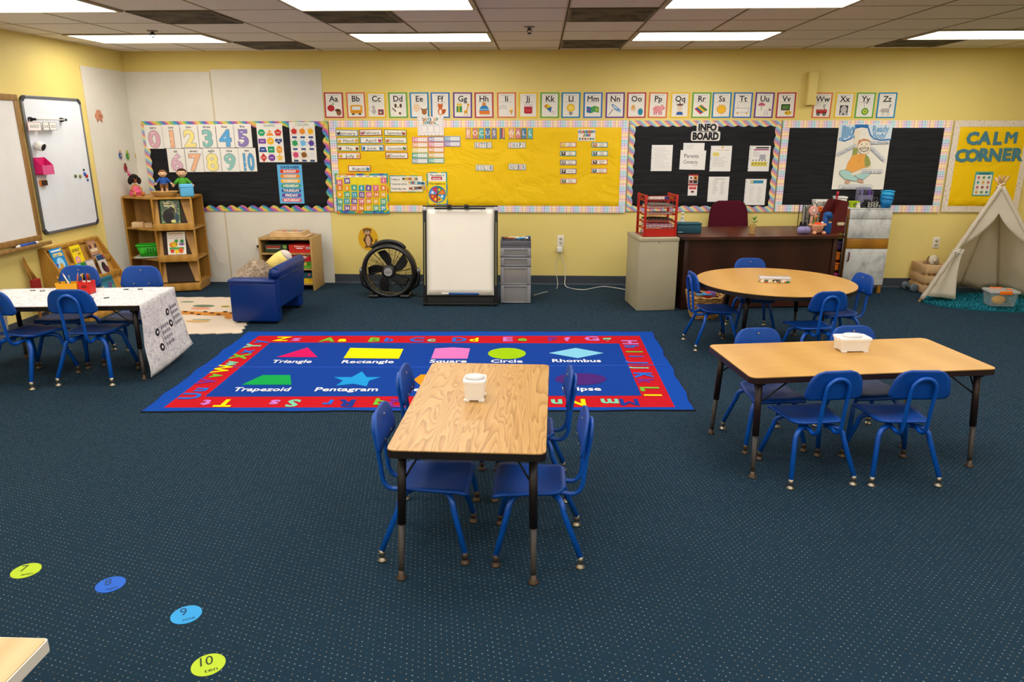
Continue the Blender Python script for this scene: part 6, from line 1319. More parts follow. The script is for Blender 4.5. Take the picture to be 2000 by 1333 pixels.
gamebox('red game box with white lettering on the second game shelf', .345, .535, SHZ[1] + .073, SHZ[1] + .145, '#b81c20', lambda a, w, h: (a.text('BANOCO', -.005, h * .7, .022, P('#f0e6e0'), 1, .075, fit=.12), a.face(star(w * .78, h * .9, .012, .005, 4), P('#8ac04a'), 2)))
gamebox('yellow game box on the bottom game shelf', .29, .54, SHZ[0], SHZ[0] + .055, '#d9b414', lambda a, w, h: (a.text('Guide', .0, h * .7, .014, P('#5a4a1a'), 1, .018), a.disc(w * .8, h * .7, .008, P('#b03a2a'), 1)))
gamebox('dark teal game box on top of the yellow box', .29, .54, SHZ[0] + .056, SHZ[0] + .115, '#1f4a5a', lambda a, w, h: (a.text('Family', -.02, h * .72, .014, P('#8ab4c0'), 1, .018), a.disc(w * .75, h * .66, .012, P('#c04a5a'), 1)))
gamebox('blue box at the end of the bottom game shelf, partly behind the sofa', .05, .27, SHZ[0], SHZ[0] + .08, '#2a4f8a', lambda a, w, h: a.rect(-w * .7, h * .5, w * .3, h * .8, P('#c8d0d8'), 1))
for i, (dx, dy, w, d, z, r, lab) in enumerate(((.31, .18, .40, .26, 0, .02, 'lowest wooden puzzle board of three on the game shelf'), (.285, .19, .35, .24, .0165, -.03, 'middle wooden puzzle board of three on the game shelf'), (.28, .20, .34, .24, .033, -.05, 'topmost wooden puzzle board of three, with colored picture'))):
    t = thing('puzzle_board', lab, 'puzzle', (SX + dx, SY + dy, SH_ + .0015 + z), r, 'puzzle boards'); m = MB(); m.box(-w / 2, w / 2, -d / 2, d / 2, 0, .0155, PINE, .002); m.build('board', t)
    m = MB()
    for k in range(5): m.box(-w * .4 + k * w * .17, -w * .4 + k * w * .17 + .04, -.06, .05, .0156, .0162, P(['#b8704a', '#8a7aa0', '#c9a06a', '#b05a5a', '#7a9a8a'][(k + i) % 5], .6))
    m.build('picture_piece', t)
p = onY(505, 478, D - .01); t = thing('wall_outlet', 'white wall outlet half hidden behind the game shelf', 'outlet', (p.x, D - .0085, p.z)); m = MB(); m.box(-.036, .036, -.006, 0, -.058, .058, P('#ded9cc', .4), .003); m.build('cover_plate', t); m = MB(); m.box(-.014, .014, -.03, -.0065, -.03, -.004, BLACK, .003); m.build('plug', t)
# ------------------------------------------------------------------ floor fan
FB = P('#151517', .4, 0, .5); FG = P('#8f8f92', .35, .4)
FO = Vector((-1.53, 7.33, 0)); FR, FZ = .262, .268
t = thing('floor_fan', 'black round floor fan with silver hub standing below the otter sticker', 'fan', FO)
XR = Matrix.Translation((0, 0, FZ)) @ Matrix.Rotation(pi / 2, 4, 'X')     # lathe axis towards the viewer
m = MB(); m.lathe([(FR - .028, .05), (FR - .024, .075), (FR - .005, .08), (FR + .014, .06), (FR + .018, 0), (FR + .012, -.05), (FR - .012, -.06), (FR - .02, -.03), (FR - .028, .05)], FB, 56, XR, False); m.build('shroud', t)
m = MB(); arc = [(.17 * cos(a), -.01, FZ + .205 + .095 * sin(a)) for a in (pi * (.08 + .84 * i / 14) for i in range(15))]; m.tube(arc, [.02] * 15, FB, 10)
m.tube([(.13, -.01, FZ + .235), (0, -.01, FZ + .262), (-.13, -.01, FZ + .235)], .012, FB, 8); m.build('carry_handle', t)
m = MB(); ri = FR - .028
for i in range(14): r = .065 + (ri - .065) * i / 13; m.tube([(r * cos(a), -.062 + .03 * (r / ri) ** 2 - .02, FZ + r * sin(a)) for a in (2 * pi * k / 40 for k in range(40))], .0021, FB, 4, True)
for k in range(36):
    a = 2 * pi * k / 36; m.tube([(r * cos(a + .9 * (r - .06)), -.082 + .03 * (r / ri) ** 2, FZ + r * sin(a + .9 * (r - .06))) for r in (.06, .12, .17, ri)], .0017 if k % 6 else .004, FB, 4)
m.build('grille', t)
m = MB()
for k in range(12): a = 2 * pi * k / 12; m.tube([(r * cos(a), .035, FZ + r * sin(a)) for r in (.05, ri)], .003, FB, 4)
for r in (.10, .16): m.tube([(r * cos(a), .036, FZ + r * sin(a)) for a in (2 * pi * k / 36 for k in range(36))], .0025, FB, 4, True)
m.lathe([(.001, -.045), (.06, -.045), (.055, -.02), (.001, -.02)], FB, 24, XR); m.build('rear_grille', t)
for k in range(5):
    a0 = 2 * pi * k / 5 + .32; m = MB()
    def bl(u, v, a0=a0): r = .055 + (ri - .07) * v; w = (.20 + .85 * sin(pi * min(1, v * 1.02) * .62 + .25)) * .085 / max(r, .07); a = a0 + (u - .5) * w * 1.15 + .35 * v; return (r * cos(a), -.012 + .035 * (u - .5), FZ + r * sin(a))
    m.sheet(bl, 6, 8, .004, P('#0f0f11', .35)); m.build('fan_blade', t)
m = MB(); m.lathe([(.001, .03), (.064, .03), (.068, .07), (.06, .088), (.001, .09)], FB, 28, XR); m.build('hub', t)
a = Art(.0); a.M = Matrix.Translation((0, -.0905, FZ)); a.disc(0, 0, .043, P('#a9abad', .35, .3), 1, n=28); a.text('Honeywell', 0, 0, .011, P('#35353a'), 2, .018, fit=.062); a.build('hub_badge', t)
m = MB()
for s_ in (-1, 1):
    p = [(s_ * (FR + .028), .0, FZ + .03), (s_ * (FR + .034), 0, FZ - .05), (s_ * (FR + .012), 0, FZ - .14), (s_ * .19, 0, .075), (s_ * .13, 0, .03)]; m.tube(p, [.012, .02, .028, .03, .03], FB, 10)
for s_ in (-1, 1): m.box(s_ * .16 - .05, s_ * .16 + .05, -.11, .10, .001, .035, FB, .012)
m.box(-.14, .14, -.06, .06, .012, .035, FB, .01); m.build('stand', t)
for s_ in (-1, 1): m = MB(); m.lathe([(.001, 0), (.026, 0), (.028, .01), (.022, .03), (.001, .034)], FG, 20, Matrix.Translation((s_ * (FR + .018), 0, FZ)) @ Matrix.Rotation(s_ * pi / 2, 4, 'Y')); m.build('pivot_knob', t)
rope('power_cord', [(FO.x + .1, FO.y + .12, .03), (FO.x + .25, FO.y + .02, .006), (FO.x + .36, FO.y - .05, .006), (FO.x + .44, FO.y + .1, .006)], .004, BLACK, 'black fan cord lying on the carpet towards the easel', 'cord')

# ------------------------------------------------------------------ flip chart easel
EO = Vector((-.768, 6.925, 0)); T_ = Matrix.Rotation(-rd(11), 4, 'X'); EW, EL = .345, .965
t = thing('flip_chart_easel', 'black framed flip chart easel with blank white pad', 'easel', EO, rd(1))
def lb(**k): m = MB(); m.M = T_; return m
for s_ in (-1, 1): m = lb(); m.box(s_ * EW - .017, s_ * EW + .017, -.014, .014, .004, EL - .05, BLACK, .003); m.box(s_ * EW - .004, s_ * EW + .004, -.0155, -.0145, .2, EL - .16, P('#8a8450', .6)); m.build('leg', t)
for s_ in (-1, 1): m = MB(); m.tube([(s_ * (EW - .03), .03 + .17, EL - .12), (s_ * (EW - .03), .40, .002)], .009, BLACK, 8); m.build('rear_leg', t)
m = lb(); m.box(-EW + .018, EW - .018, -.004, .012, .012, .105, BLACK, .002); m.box(-EW - .017, EW + .017, -.03, -.0145, .012, .03, BLACK, .003); m.box(-EW + .018, EW - .018, -.045, -.0045, .098, .106, BLACK, .002); m.build('marker_tray', t)
m = lb(); m.box(-EW + .02, EW - .02, -.004, .006, .106, EL - .004, P('#d4cfc4', .5)); m.build('backboard', t)
g = N('pad_paper', .6); v = g.coord(); n = g.noise(v, 2.5, 3); g.color('#ece6da').bump(n.outputs[0], .25, .04)
m = lb(); m.sheet(lambda u, v: (-EW + .032 + (2 * EW - .064) * u, -.0065 - .006 * sin(pi * v) * (.5 + .5 * sin(5 * u)) - .004 * abs(2 * u - 1) ** 4, .112 + (EL - .15) * v), 14, 16, .0015, g.m); m.build('paper_pad', t)
m = lb(); m.box(-EW - .017, EW + .017, -.012, .012, EL - .012, EL, BLACK, .003); m.build('top_rail', t)
m = lb(); m.tube([(-.245, -.022, EL - .030), (.245, -.022, EL - .030)], .008, BLACK, 10)
for x in (-.21, .20): m.tube([(x, -.022, EL - .030), (x, -.004, EL - .030)], .006, BLACK, 8)
m.build('clamp_bar', t)
for x in (-.105, .06): m = lb(); m.box(x - .02, x + .02, -.03, .014, EL - .028, EL + .008, BLACK, .004); m.build('clamp', t)
for s_ in (-1, 1): m = lb(); m.box(s_ * EW - .019, s_ * EW + .019, -.016, .016, EL - .05, EL - .0125, P('#b4b4ba', .35, .4), .003); m.build('corner_bracket', t)
q_ = T_ @ Vector((0, -.0265, .1068)); t2 = thing('marker', 'long blue marker with pale cap lying in the easel tray', 'marker', EO + Vector((-.02, q_.y + .001, q_.z + .0105)))
m = MB(); m.cyl((-.09, 0, 0), (.20, 0, 0), .010, P('#1a4f9a', .4)); m.build('barrel', t2); m = MB(); m.cyl((-.16, 0, 0), (-.09, 0, 0), .0095, P('#d9d6d0', .4)); m.build('cap', t2)

# ------------------------------------------------------------------ clear drawer tower
t = thing('drawer_tower', 'grey translucent plastic drawer tower beside the easel', 'drawers', (-.235, 7.05, 0), rd(1))
GP = P('#8d8d93', .35); GT = clear('smoky_plastic', '#9c9a9c', .72, .25); GD = P('#5f5f66', .4)
for z0, z1 in ((.004, .188), (.19, .366), (.372, .458), (.464, .55)):
    t1 = MB(); t1.box(-.148, .148, .004, .30, z0, z1, GT, .006); dr = t1.build('drawer', t)
    m = MB()
    for b in ((-.148, -.112, z0 + .002, z1 - .002), (.112, .148, z0 + .002, z1 - .002), (-.112, .112, z1 - .022, z1 - .002), (-.112, .112, z0 + .002, z0 + .012)): m.box(b[0], b[1], -.008, .0035, b[2], b[3], GP, .003)
    m.build('front_frame', dr)
m = MB()
for z in (.189, .369, .461, .553): m.box(-.15, .15, .0, .302, z - .006, z + .008, GD, .002)
m.build('divider_frame', t)
m = MB(); m.box(-.148, .148, .002, .30, .562, .568, GD)
for b in ((-.148, .148, .002, .008), (-.148, .148, .294, .30), (-.148, -.142, .008, .294), (.142, .148, .008, .294)): m.box(b[0], b[1], b[2], b[3], .568, .618, GD, .002)
for k in range(1, 5): m.box(-.148 + k * .059, -.144 + k * .059, .008, .294, .568, .60, GD)
m.build('top_tray', t)
for i, (x, y, c, lab) in enumerate(((-.07, .12, '#b06a34', 'orange brown marker on the drawer tower tray'), (-.03, .15, '#e0ddd6', 'white marker on the drawer tower tray'), (.03, .14, '#dcd8cc', 'white capped glue stick on the drawer tower tray'), (.06, .10, '#3a8ab8', 'light blue marker on the drawer tower tray'), (.085, .17, '#2a6aa8', 'blue marker at the far end of the drawer tower tray'))):
    o = MB(); o.tube([(-.055, 0, 0), (.03, 0, .002)], .0085, P(c, .4), 10); o.tube([(.031, 0, .002), (.06, 0, .003)], .009, P('#ece8e0' if i % 2 else c, .4), 10)
    ob = o.build('marker', None, (-.235 + x, 7.05 + y, .628), (0, 0, .3 * i - .5)); tag(ob, lab, 'marker', 'markers on the drawer tower')

# ------------------------------------------------------------------ filing cabinet and red tray tower
FCO = Vector((.918, 6.775, 0)); FCR = rd(7.5); BEI = P('#a79f86', .5)
t = thing('filing_cabinet', 'beige metal filing cabinet seen from its plain back, beside the dark desk', 'cabinet', FCO, FCR)
m = MB(); m.box(0, .372, .004, .46, .001, .655, BEI, .004); m.build('body', t); m = MB(); m.box(-.004, .376, 0, .464, .6555, .688, BEI, .003); m.build('top_panel', t)
m = MB()
for z in (.045, .645): m.ball((.185, .002, z), (.007, .005, .007), P('#8f8872', .4), 10, 6)
m.build('rivet', t)
def onfc(x, y, z): return at2(FCO, FCR) @ Vector((x, y, z))
RW = P('#b01f17', .4); TW, TD, THH = .292, .26, .385
t = thing('wire_tray_tower', 'red wire letter tray tower stacked with papers on the filing cabinet', 'letter tray', onfc(.062, .08, .689), FCR)
m = MB(); lev = [0.004, .075, .135, .20, .262, .33]
for z in lev: m.tube([(0, 0, z), (TW, 0, z), (TW, TD, z), (0, TD, z)], .003, RW, 6, True)
for z in lev[1:]: m.tube([(0, 0, z + .012), (TW, 0, z + .012)], .0022, RW, 5)
for k in range(9): m.tube([(TW * k / 8, 0, .003), (TW * k / 8, 0, THH - .012)], .0016, RW, 5)
for k in range(7):
    for z in lev: m.tube([(TW * (k + .5) / 7, 0, z), (TW * (k + .5) / 7, TD, z)], .0014, RW, 4)
m.tube([(0, 0, THH - .012), (TW, 0, THH - .012)], .0026, RW, 6); m.build('wire_shelves', t)
for x in (0, TW):
    m = MB()
    for y in (0, TD): m.box(x - .012, x + .012, y - .004, y + .004, 0, THH, RW, .002)
    for z in lev + [THH - .01]: m.box(x - .003, x + .003, .004, TD - .004, max(.001, z - .006), z + .008, RW, .001)
    m.tube([(x, 0, THH - .006), (x, TD * .5, THH - .045), (x, TD, THH - .006)], .005, RW, 6); m.build('side_frame', t)
m = MB(); m.box(.004, TW - .004, -.002, .0, .006, .07, RW); m.build('bottom_front', t)
def papers(z, lab, cs, seed):
    r = random.Random(seed); t = thing('paper_stack', lab, 'papers', onfc(.062, .08, .689 + z + .0045), FCR, 'papers in the red tray tower'); zz = 0
    for k, c in enumerate(cs): h = r.uniform(.006, .012); o = r.uniform(0, .02); m = MB(); m.sheet(lambda u, v, o=o, zz=zz: (.018 + o + (TW - .05) * u, .012 + (TD - .03) * v, zz + .0005 + .004 * sin(3 * u + k) * (u > .2) * (1 if k else 0) + .0001), 10, 3, -h, P(c, .8)); m.build('sheet_layer', t); zz += h + .0045
papers(lev[0] + .003, 'papers on the lowest shelf of the red tray tower', ['#d8d2cc', '#c9a6bc', '#e2ded8'], 1)
papers(lev[1], 'pinkish papers on the second shelf of the red tray tower', ['#c9b2c4', '#dcd8d8', '#c08aa0'], 2); papers(lev[2], 'dark topped papers on the third shelf of the red tray tower', ['#b8aea4', '#4a4238'], 3); papers(lev[3], 'thin grey papers on the fourth shelf of the red tray tower', ['#b9b4b0'], 4); papers(lev[4], 'white papers on the fifth shelf of the red tray tower', ['#d8d2c6', '#6a665e'], 5)
for x, w, c, z, lab, r_ in ((.08, .08, '#e6e2dc', 0, 'white chalk box lying on top of the red tray tower', .15), (.165, .09, '#e8e4e0', 0, 'second white box beside the blue one on the tray tower top', 0), (.235, .05, '#2a3f8a', 0, 'small blue box on the tray tower top', 0), (.29, .05, '#a85a1a', 0, 'amber colored holder at the end of the tray tower top', .3)):
    p = onfc(.062 + x * .87, .14, .689 + lev[5] + .0055); t = thing('small_box', lab, 'small box', p, FCR + r_, 'small boxes on the tray tower'); m = MB(); m.box(-w / 2 + .003, w / 2 - .003, -.02, .02, 0, .026, P(c, .6), .003); m.build('body', t); m = MB(); m.box(-w / 2 + .002, w / 2 - .002, -.021, .021, .0265, .032, P(c, .5), .002); m.build('lid', t)

# ------------------------------------------------------------------ desk and office chair
DO = Vector((1.305, 6.77, 0)); DR = rd(6.0); DW, DDp, DH = 1.548, .75, .70
def ondesk(x, y, z=DH + .001): return at2(DO, DR) @ Vector((x, y, z))
def pxdesk(x, y, z=DH): p = onZ(x, y, z); q = at2(DO, DR).inverted() @ p; return q
t = thing('teacher_desk', 'dark brown wooden teacher desk with plain front panel', 'desk', DO, DR)
m = MB(); pts = [(0, .03), (.10, .012), (.4, 0), (1.15, 0), (1.45, .012), (DW, .03), (DW, DDp), (0, DDp)]; m.prism(pts, DH - .027, DH, WALNUTTOP, None, WALNUT); m.build('desktop', t)
m = MB(); m.box(.09, DW - .08, .085, .105, .012, DH - .0275, WALNUT); m.build('front_panel', t)
for x0 in (.045, DW - .075): m = MB(); m.box(x0, x0 + .04, .065, DDp - .03, .001, DH - .0275, WALNUT, .002); m.build('side_panel', t)
for x0 in (.10, DW - .50):
    m = MB(); m.box(x0, x0 + .385, .12, DDp - .05, .02, DH - .029, WALNUT); pd = m.build('drawer_pedestal', t)
    m = MB()
    for k in range(3): m.box(x0 + .01, x0 + .375, DDp - .049, DDp - .03, .04 + k * .21, .24 + k * .21, WALNUT, .002)
    m.build('drawer_front', pd)
MAR = fabric('maroon_fabric', '#4a1220', 200)
p = onY(1424, 440, 7.85); t = thing('office_chair', 'maroon upholstered office chair behind the desk', 'office chair', (p.x, 7.66, 0), rd(2))
def ob(u, v):
    hw = .215 - .035 * v
    if v > .7: hw -= .07 * (1 - math.sqrt(max(0, 1 - ((v - .7) / .3) ** 2)))
    if v < .2: hw -= .04 * (1 - math.sqrt(max(0, 1 - ((.2 - v) / .2) ** 2)))
    x = (2 * u - 1) * hw; return (x, .16 + .06 * v - .35 * x * x, .50 + .435 * v)
m = MB(); m.sheet(ob, 14, 16, .055, MAR); m.build('backrest', t); m = MB(); m.box(-.21, .21, -.22, .15, .40, .47, MAR, .03, 3); m.build('seat', t)
m = MB(); m.box(-.03, .03, .19, .22, .36, .62, BLACK, .005); m.box(-.03, .03, 0, .22, .36, .385, BLACK, .005); m.build('back_bar', t); m = MB(); m.cyl((0, 0, .08), (0, 0, .398), .025, BLACK); m.build('gas_column', t)
for k in range(5): a_ = 2 * pi * k / 5 + .3; m = MB(); m.tube([(0, 0, .085), (.24 * cos(a_), .24 * sin(a_), .06)], [.022, .016], BLACK, 8); lg = m.build('base_arm', t); m = MB(); m.lathe([(.001, -.012), (.024, -.012), (.024, .012), (.001, .012)], BLACK, 14, Matrix.Translation((.24 * cos(a_), .24 * sin(a_), .0255)) @ Matrix.Rotation(pi / 2, 4, 'X')); m.build('caster', lg)
# on the desk, near the filing cabinet
q = pxdesk(1346, 457); t = thing('storage_box', 'dark teal box with rounded ends on the desk corner', 'box', ondesk(max(.125, q.x), q.y + .052), DR); TBX = P('#1a4a5c', .5)
m = MB(); m.box(-.118, .118, -.05, .07, 0, .082, TBX, .008); m.build('base', t); m = MB(); m.box(-.12, .12, -.052, .072, .0825, .098, TBX, .004); m.build('lid', t); a = Art(0); a.M = Matrix.Translation((-.085, -.0505, .016)); a.rect(-.022, -.003, .022, .003, P('#b8d0d4'), 1); a.build('printed_mark', t)
t = thing('hand_sanitizer', 'clear hand sanitizer pump bottle with blue label behind the teal box', 'bottle', ondesk(.115, q.y + .19), DR)
m = MB(); m.lathe([(.001, 0), (.03, 0), (.032, .01), (.032, .085), (.026, .105), (.012, .12), (.012, .128), (.001, .128)], clear('clear_gel', '#cfdce4', .5), 20); m.build('bottle', t); m = MB(); m.lathe([(.0325, .025), (.0325, .07)], P('#3a86c4', .5), 20, None, False); m.build('label', t); m = MB(); m.lathe([(.001, .128), (.014, .128), (.014, .142), (.006, .146), (.006, .165), (.016, .168), (.016, .18), (.001, .182)], WHITE, 14); m.box(-.006, .006, -.035, 0, .172, .180, WHITE, .002); m.build('pump', t)
q = pxdesk(1471, 458); t = thing('plant_jar', 'amber glass jar with a small leafy sprig on the desk', 'plant', ondesk(q.x, q.y + .03), DR)
m = MB(); m.lathe([(.001, 0), (.032, 0), (.030, .006), (.028, .012), (.029, .085), (.027, .085), (.026, .014), (.001, .012)], clear('amber_glass', '#a8823c', .55, .1), 20); m.build('jar', t)
m = MB(); LF = P('#3f7a2c', .6); m.tube([(0, 0, .02), (.004, 0, .09), (.012, 0, .14)], .0018, LF, 6)
for a_, z, L in ((0.3, .10, .05), (2.6, .105, .045), (1.2, .125, .05), (-.9, .13, .045), (3.6, .14, .035), (.2, .148, .04)):
    d = Vector((cos(a_), sin(a_) * .5, .55)).normalized(); b = Vector((.008, 0, z)); m.sheet(lambda u, v, d=d, b=b, L=L: tuple(b + d * L * v + d.cross(Vector((0, 0, 1))).normalized() * (u - .5) * .026 * sin(pi * min(1, v + .02))), 4, 6, .0006, LF)
m.build('sprig', t)
# far end of the desk
def dthing(name, lab, cat, px_, py_, dy=0.03, r=0.0): q = pxdesk(px_, py_); return thing(name, lab, cat, ondesk(q.x, q.y + dy), DR + r)
t = dthing('speaker', 'lavender pill shaped speaker near the front edge of the desk', 'speaker', 1572, 458); m = MB(); prof = [(.001, -.06), (.02, -.06), (.031, -.052), (.035, -.04), (.035, .04), (.031, .052), (.02, .06), (.001, .06)]; m.lathe(prof, P('#8a80b0', .7), 24, Matrix.Translation((0, 0, .0355)) @ Matrix.Rotation(pi / 2, 4, 'Y')); m.build('body', t); m = MB(); m.lathe([(.0355, -.005), (.0355, .005)], P('#776ca0', .7), 24, Matrix.Translation((0, 0, .0355)) @ Matrix.Rotation(pi / 2, 4, 'Y'), False); m.build('center_seam', t)
t = dthing('card_holder', 'small black gadget behind the lavender speaker', 'gadget', 1569, 449, .02); m = MB(); m.box(-.03, .03, -.02, .02, 0, .05, BLACK, .004); m.build('body', t); m = MB(); m.box(-.028, -.012, -.015, .015, .0505, .075, BLACK, .003); m.box(.012, .028, -.015, .015, .0505, .072, BLACK, .003); m.build('upright_tab', t)
t = dthing('plush_bowl', 'pink plush soup bowl toy with stubby feet on the desk', 'plush toy', 1597, 458, .03); PKP = P('#cf9576', .95)
m = MB(); m.lathe([(.001, .012), (.035, .012), (.05, .03), (.062, .075), (.066, .09), (.055, .092), (.001, .088)], PKP, 24); m.build('body', t); m = MB(); m.ball((.0, 0, .092), (.048, .045, .018), P('#d8481f', .95), 16, 8); m.build('soup_top', t)
for s_ in (-1, 1): m = MB(); m.ball((s_ * .045, -.055, .016), (.018, .028, .016), PKP, 12, 8); m.build('foot', t); m = MB(); m.ball((s_ * .068, -.005, .085), (.02, .016, .014), PKP, 12, 8); m.build('handle', t)
m = MB()
for s_ in (-1, 1): m.ball((s_ * .014, -.0535, .05), (.004, .003, .005), DK, 8, 6)
m.tube([(-.008, -.052, .038), (0, -.053, .035), (.008, -.052, .038)], .0015, DK, 6); m.build('face', t)
m = MB(); m.ball((.04, -.015, .105), (.014, .012, .011), P('#d9e2e6', .9), 10, 6); m.ball((-.04, -.005, .10), (.014, .012, .010), P('#5a7a34', .9), 10, 6); m.build('garnish', t)
t = dthing('desk_fan', 'small pink and white toy fan on a stalk behind the plush bowl', 'fan', 1590, 452, .07); m = MB(); m.lathe([(.001, 0), (.04, 0), (.038, .012), (.001, .014)], P('#d99a86', .6), 18); m.build('base', t); m = MB(); m.tube([(0, 0, .012), (-.005, 0, .10), (-.002, 0, .16)], [.014, .013, .012], P('#e0a48c', .6), 10); m.build('stalk', t)
FX = Matrix.Translation((0, -.012, .19)) @ Matrix.Scale(.85, 4) @ Matrix.Rotation(pi / 2, 4, 'X'); m = MB(); m.lathe([(.001, -.012), (.05, -.012), (.058, 0), (.05, .010), (.001, .012)], P('#df8a80', .6), 28, FX); hd = m.build('head', t)
m = MB()
for k in range(18): a_ = 2 * pi * k / 18; m.box(.022, .052, -.0022, .0022, .0125, .0145, P('#ecdcd0', .6), 0, 2, FX @ Matrix.Rotation(a_, 4, 'Z'))
m.lathe([(.001, .012), (.017, .012), (.014, .018), (.001, .018)], P('#ead8cc', .6), 16, FX); m.build('blade_ring', hd)
m = MB(); m.ball((.03, -.03, .135), (.018, .014, .014), P('#c98a4a', .9), 12, 8); m.ball((.02, -.03, .115), (.012, .012, .014), P('#b8783c', .9), 10, 6); m.build('figure', t)
t = dthing('flower_clip', 'orange petaled clip above the blue dispenser', 'ornament', 1605, 452, .09); m = MB(); m.tube([(0, 0, 0.001), (0, 0, .185)], .003, P('#4a6a34'), 6); m.build('stem', t); m = MB()
for k in range(6): a_ = 2 * pi * k / 6; m.ball((.018 * cos(a_), -.004, .20 + .018 * sin(a_)), (.014, .01, .014), P('#d9641a', .8), 10, 6)
m.build('petal_ring', t)
t = dthing('tape_dispenser', 'tall blue rounded dispenser with dark opening on the desk', 'dispenser', 1616, 457, .03); BD = P('#1a4f94', .35); m = MB(); m.box(-.036, .036, -.03, .03, 0, .17, BD, .01); m.build('body', t); m = MB(); m.lathe([(.001, -.03), (.031, -.03), (.036, -.022), (.036, .022), (.031, .03), (.001, .03)], BD, 24, Matrix.Translation((0, 0, .168)) @ Matrix.Rotation(pi / 2, 4, 'X')); m.build('domed_top', t); m = MB(); m.prism([(px, py) for px, py in ell(.012, .125, .022, .026, 20)], .0305, .032, P('#2a2a2c', .6), Matrix.Rotation(pi / 2, 4, 'X')); m.prism([(px, py) for px, py in ell(.012, .108, .016, .008, 14)], .0321, .0335, P('#c9a27a', .6), Matrix.Rotation(pi / 2, 4, 'X')); m.build('opening', t)
t = dthing('magazine_file', 'maroon magazine file with brass label holder at the end of the desk', 'file holder', 1637, 456, .03); MR = P('#571312', .6)
m = MB(); pr = [(.055, 0), (.055, .30), (-.02, .30), (-.085, .16), (-.085, 0)]
m.solid([(x, -.045, z) for x, z in pr], [(x, -.042, z) for x, z in pr], MR); m.solid([(x, .20, z) for x, z in pr], [(x, .203, z) for x, z in pr], MR); m.box(.052, .055, -.0415, .1995, 0, .30, MR); m.box(-.085, -.082, -.0415, .1995, 0, .16, MR); m.box(-.0815, .0515, -.0415, .1995, .0, .003, MR); m.build('shell', t)
m = MB(); m.prism([(-.022, .075), (-.036, .092), (-.022, .108), (.034, .108), (.048, .092), (.034, .075)], .0455, .048, P('#c0a878', .4, .5), Matrix.Rotation(pi / 2, 4, 'X')); m.prism([(-.016, .082), (-.026, .092), (-.016, .101), (.028, .101), (.038, .092), (.028, .082)], .0481, .049, P('#d9d0b8', .7), Matrix.Rotation(pi / 2, 4, 'X')); m.build('label_holder', t)
t = dthing('wire_file_rack', 'black wire file rack with papers behind the pink toy fan', 'file rack', 1588, 449, .12); m = MB()
for x in (-.06, -.02, .02, .06): m.tube([(x, -.05, .003), (x, -.05, .19), (x, 0, .245), (x, .10, .25), (x, .10, .003)], .004, BLACK, 6)
for z in (.003, .1, .19): m.tube([(-.06, -.05, z), (.06, -.05, z)], .003, BLACK, 6)
m.tube([(-.06, .10, .003), (.06, .10, .003)], .003, BLACK, 6); m.build('frame', t); m = MB(); m.box(-.05, .05, .0, .012, .006, .21, P('#8a867a', .8)); m.box(-.045, .05, .03, .04, .006, .20, P('#c8c4ba', .8)); m.build('paper_sheaf', t)
# white parts organiser, white tub and red marker stand on a slim shelf cart behind the desk
CO = onY(1618, 500, 7.80); CX0, CX1 = onY(1583, 420, 7.80).x, onY(1646, 420, 7.80).x; CTZ = onY(1620, 424, 7.82).z
t = thing('rolling_cart', 'slim metal cart with colored bins between the desk and the marble cabinet', 'cart', ((CX0 + CX1) / 2 + .02, 7.82, 0)); cw = (CX1 - CX0) / 2 - .02
m = MB(); CHR = P('#7a7a78', .35, .5)
for x in (-cw, cw):
    for y in (-.12, .12): m.tube([(x, y, .001), (x, y, CTZ + .02)], .008, CHR, 8)
m.build('frame', t)
m = MB(); m.box(-cw, cw, -.12, .12, CTZ - .012, CTZ - .001, CHR, .002); m.build('top_shelf', t)
for k, c in enumerate(('#b03a7a', '#d9701c', '#d9741e', '#3a2a5a', '#7ac01c')): z = .12 + .11 * k; m = MB(); m.box(-cw + .012, cw - .012, -.11, .11, z, z + .075, P(c, .5), .008); m.box(-cw + .008, cw - .008, -.118, .115, z + .068, z + .08, P(c, .5), .003); m.build('bin', t)
def oncart(x, y, z=0.0): return Vector(((CX0 + CX1) / 2 + .02 + x, 7.82 + y, CTZ + z))
px1, px2 = onY(1590, 405, 7.80).x, onY(1627, 405, 7.80).x; w = (px2 - px1) / 2; zt_ = onY(1608, 391, 7.80).z; hh = max(.1, zt_ - CTZ)
t = thing('parts_organizer', 'white parts organizer with nine small clear drawers behind the toy fan', 'organizer', oncart(-cw + w, -.02)); m = MB(); m.box(-w, w, -.0, .12, 0, hh, P('#dcd9d2', .5), .004); m.build('case', t)
for i in range(9): x = -w + .012 + (i % 3) * (2 * w - .024) / 3; z = .010 + (i // 3) * (hh - .02) / 3; m = MB(); m.box(x + .003, x + (2 * w - .024) / 3 - .003, -.008, -.0005, z + .003, z + (hh - .02) / 3 - .003, P(['#8f8a86', '#a07a74', '#94908a', '#86868a', '#9a8f84', '#8f8d8a', '#a8a29c', '#7f7a7a', '#948a86'][i], .3), .003); m.build('drawer', t)
px1, px2 = onY(1630, 390, 7.82).x, onY(1655, 390, 7.82).x; w = (px2 - px1) / 2 - .012; z1_ = onY(1644, 384, 7.82).z; t = thing('white_tub', 'white plastic tub peeking out above the maroon magazine file', 'tub', oncart((px1 + px2) / 2 - oncart(0, 0).x, 0.02)); m = MB(); m.box(-w, w, -.05, .06, 0, z1_ - CTZ - .02, P('#d4d2ce', .4), .008); m.build('body', t); m = MB(); m.box(-w - .004, w + .004, -.054, .064, z1_ - CTZ - .0195, z1_ - CTZ, P('#e6e4e0', .4), .004); m.build('lid', t)
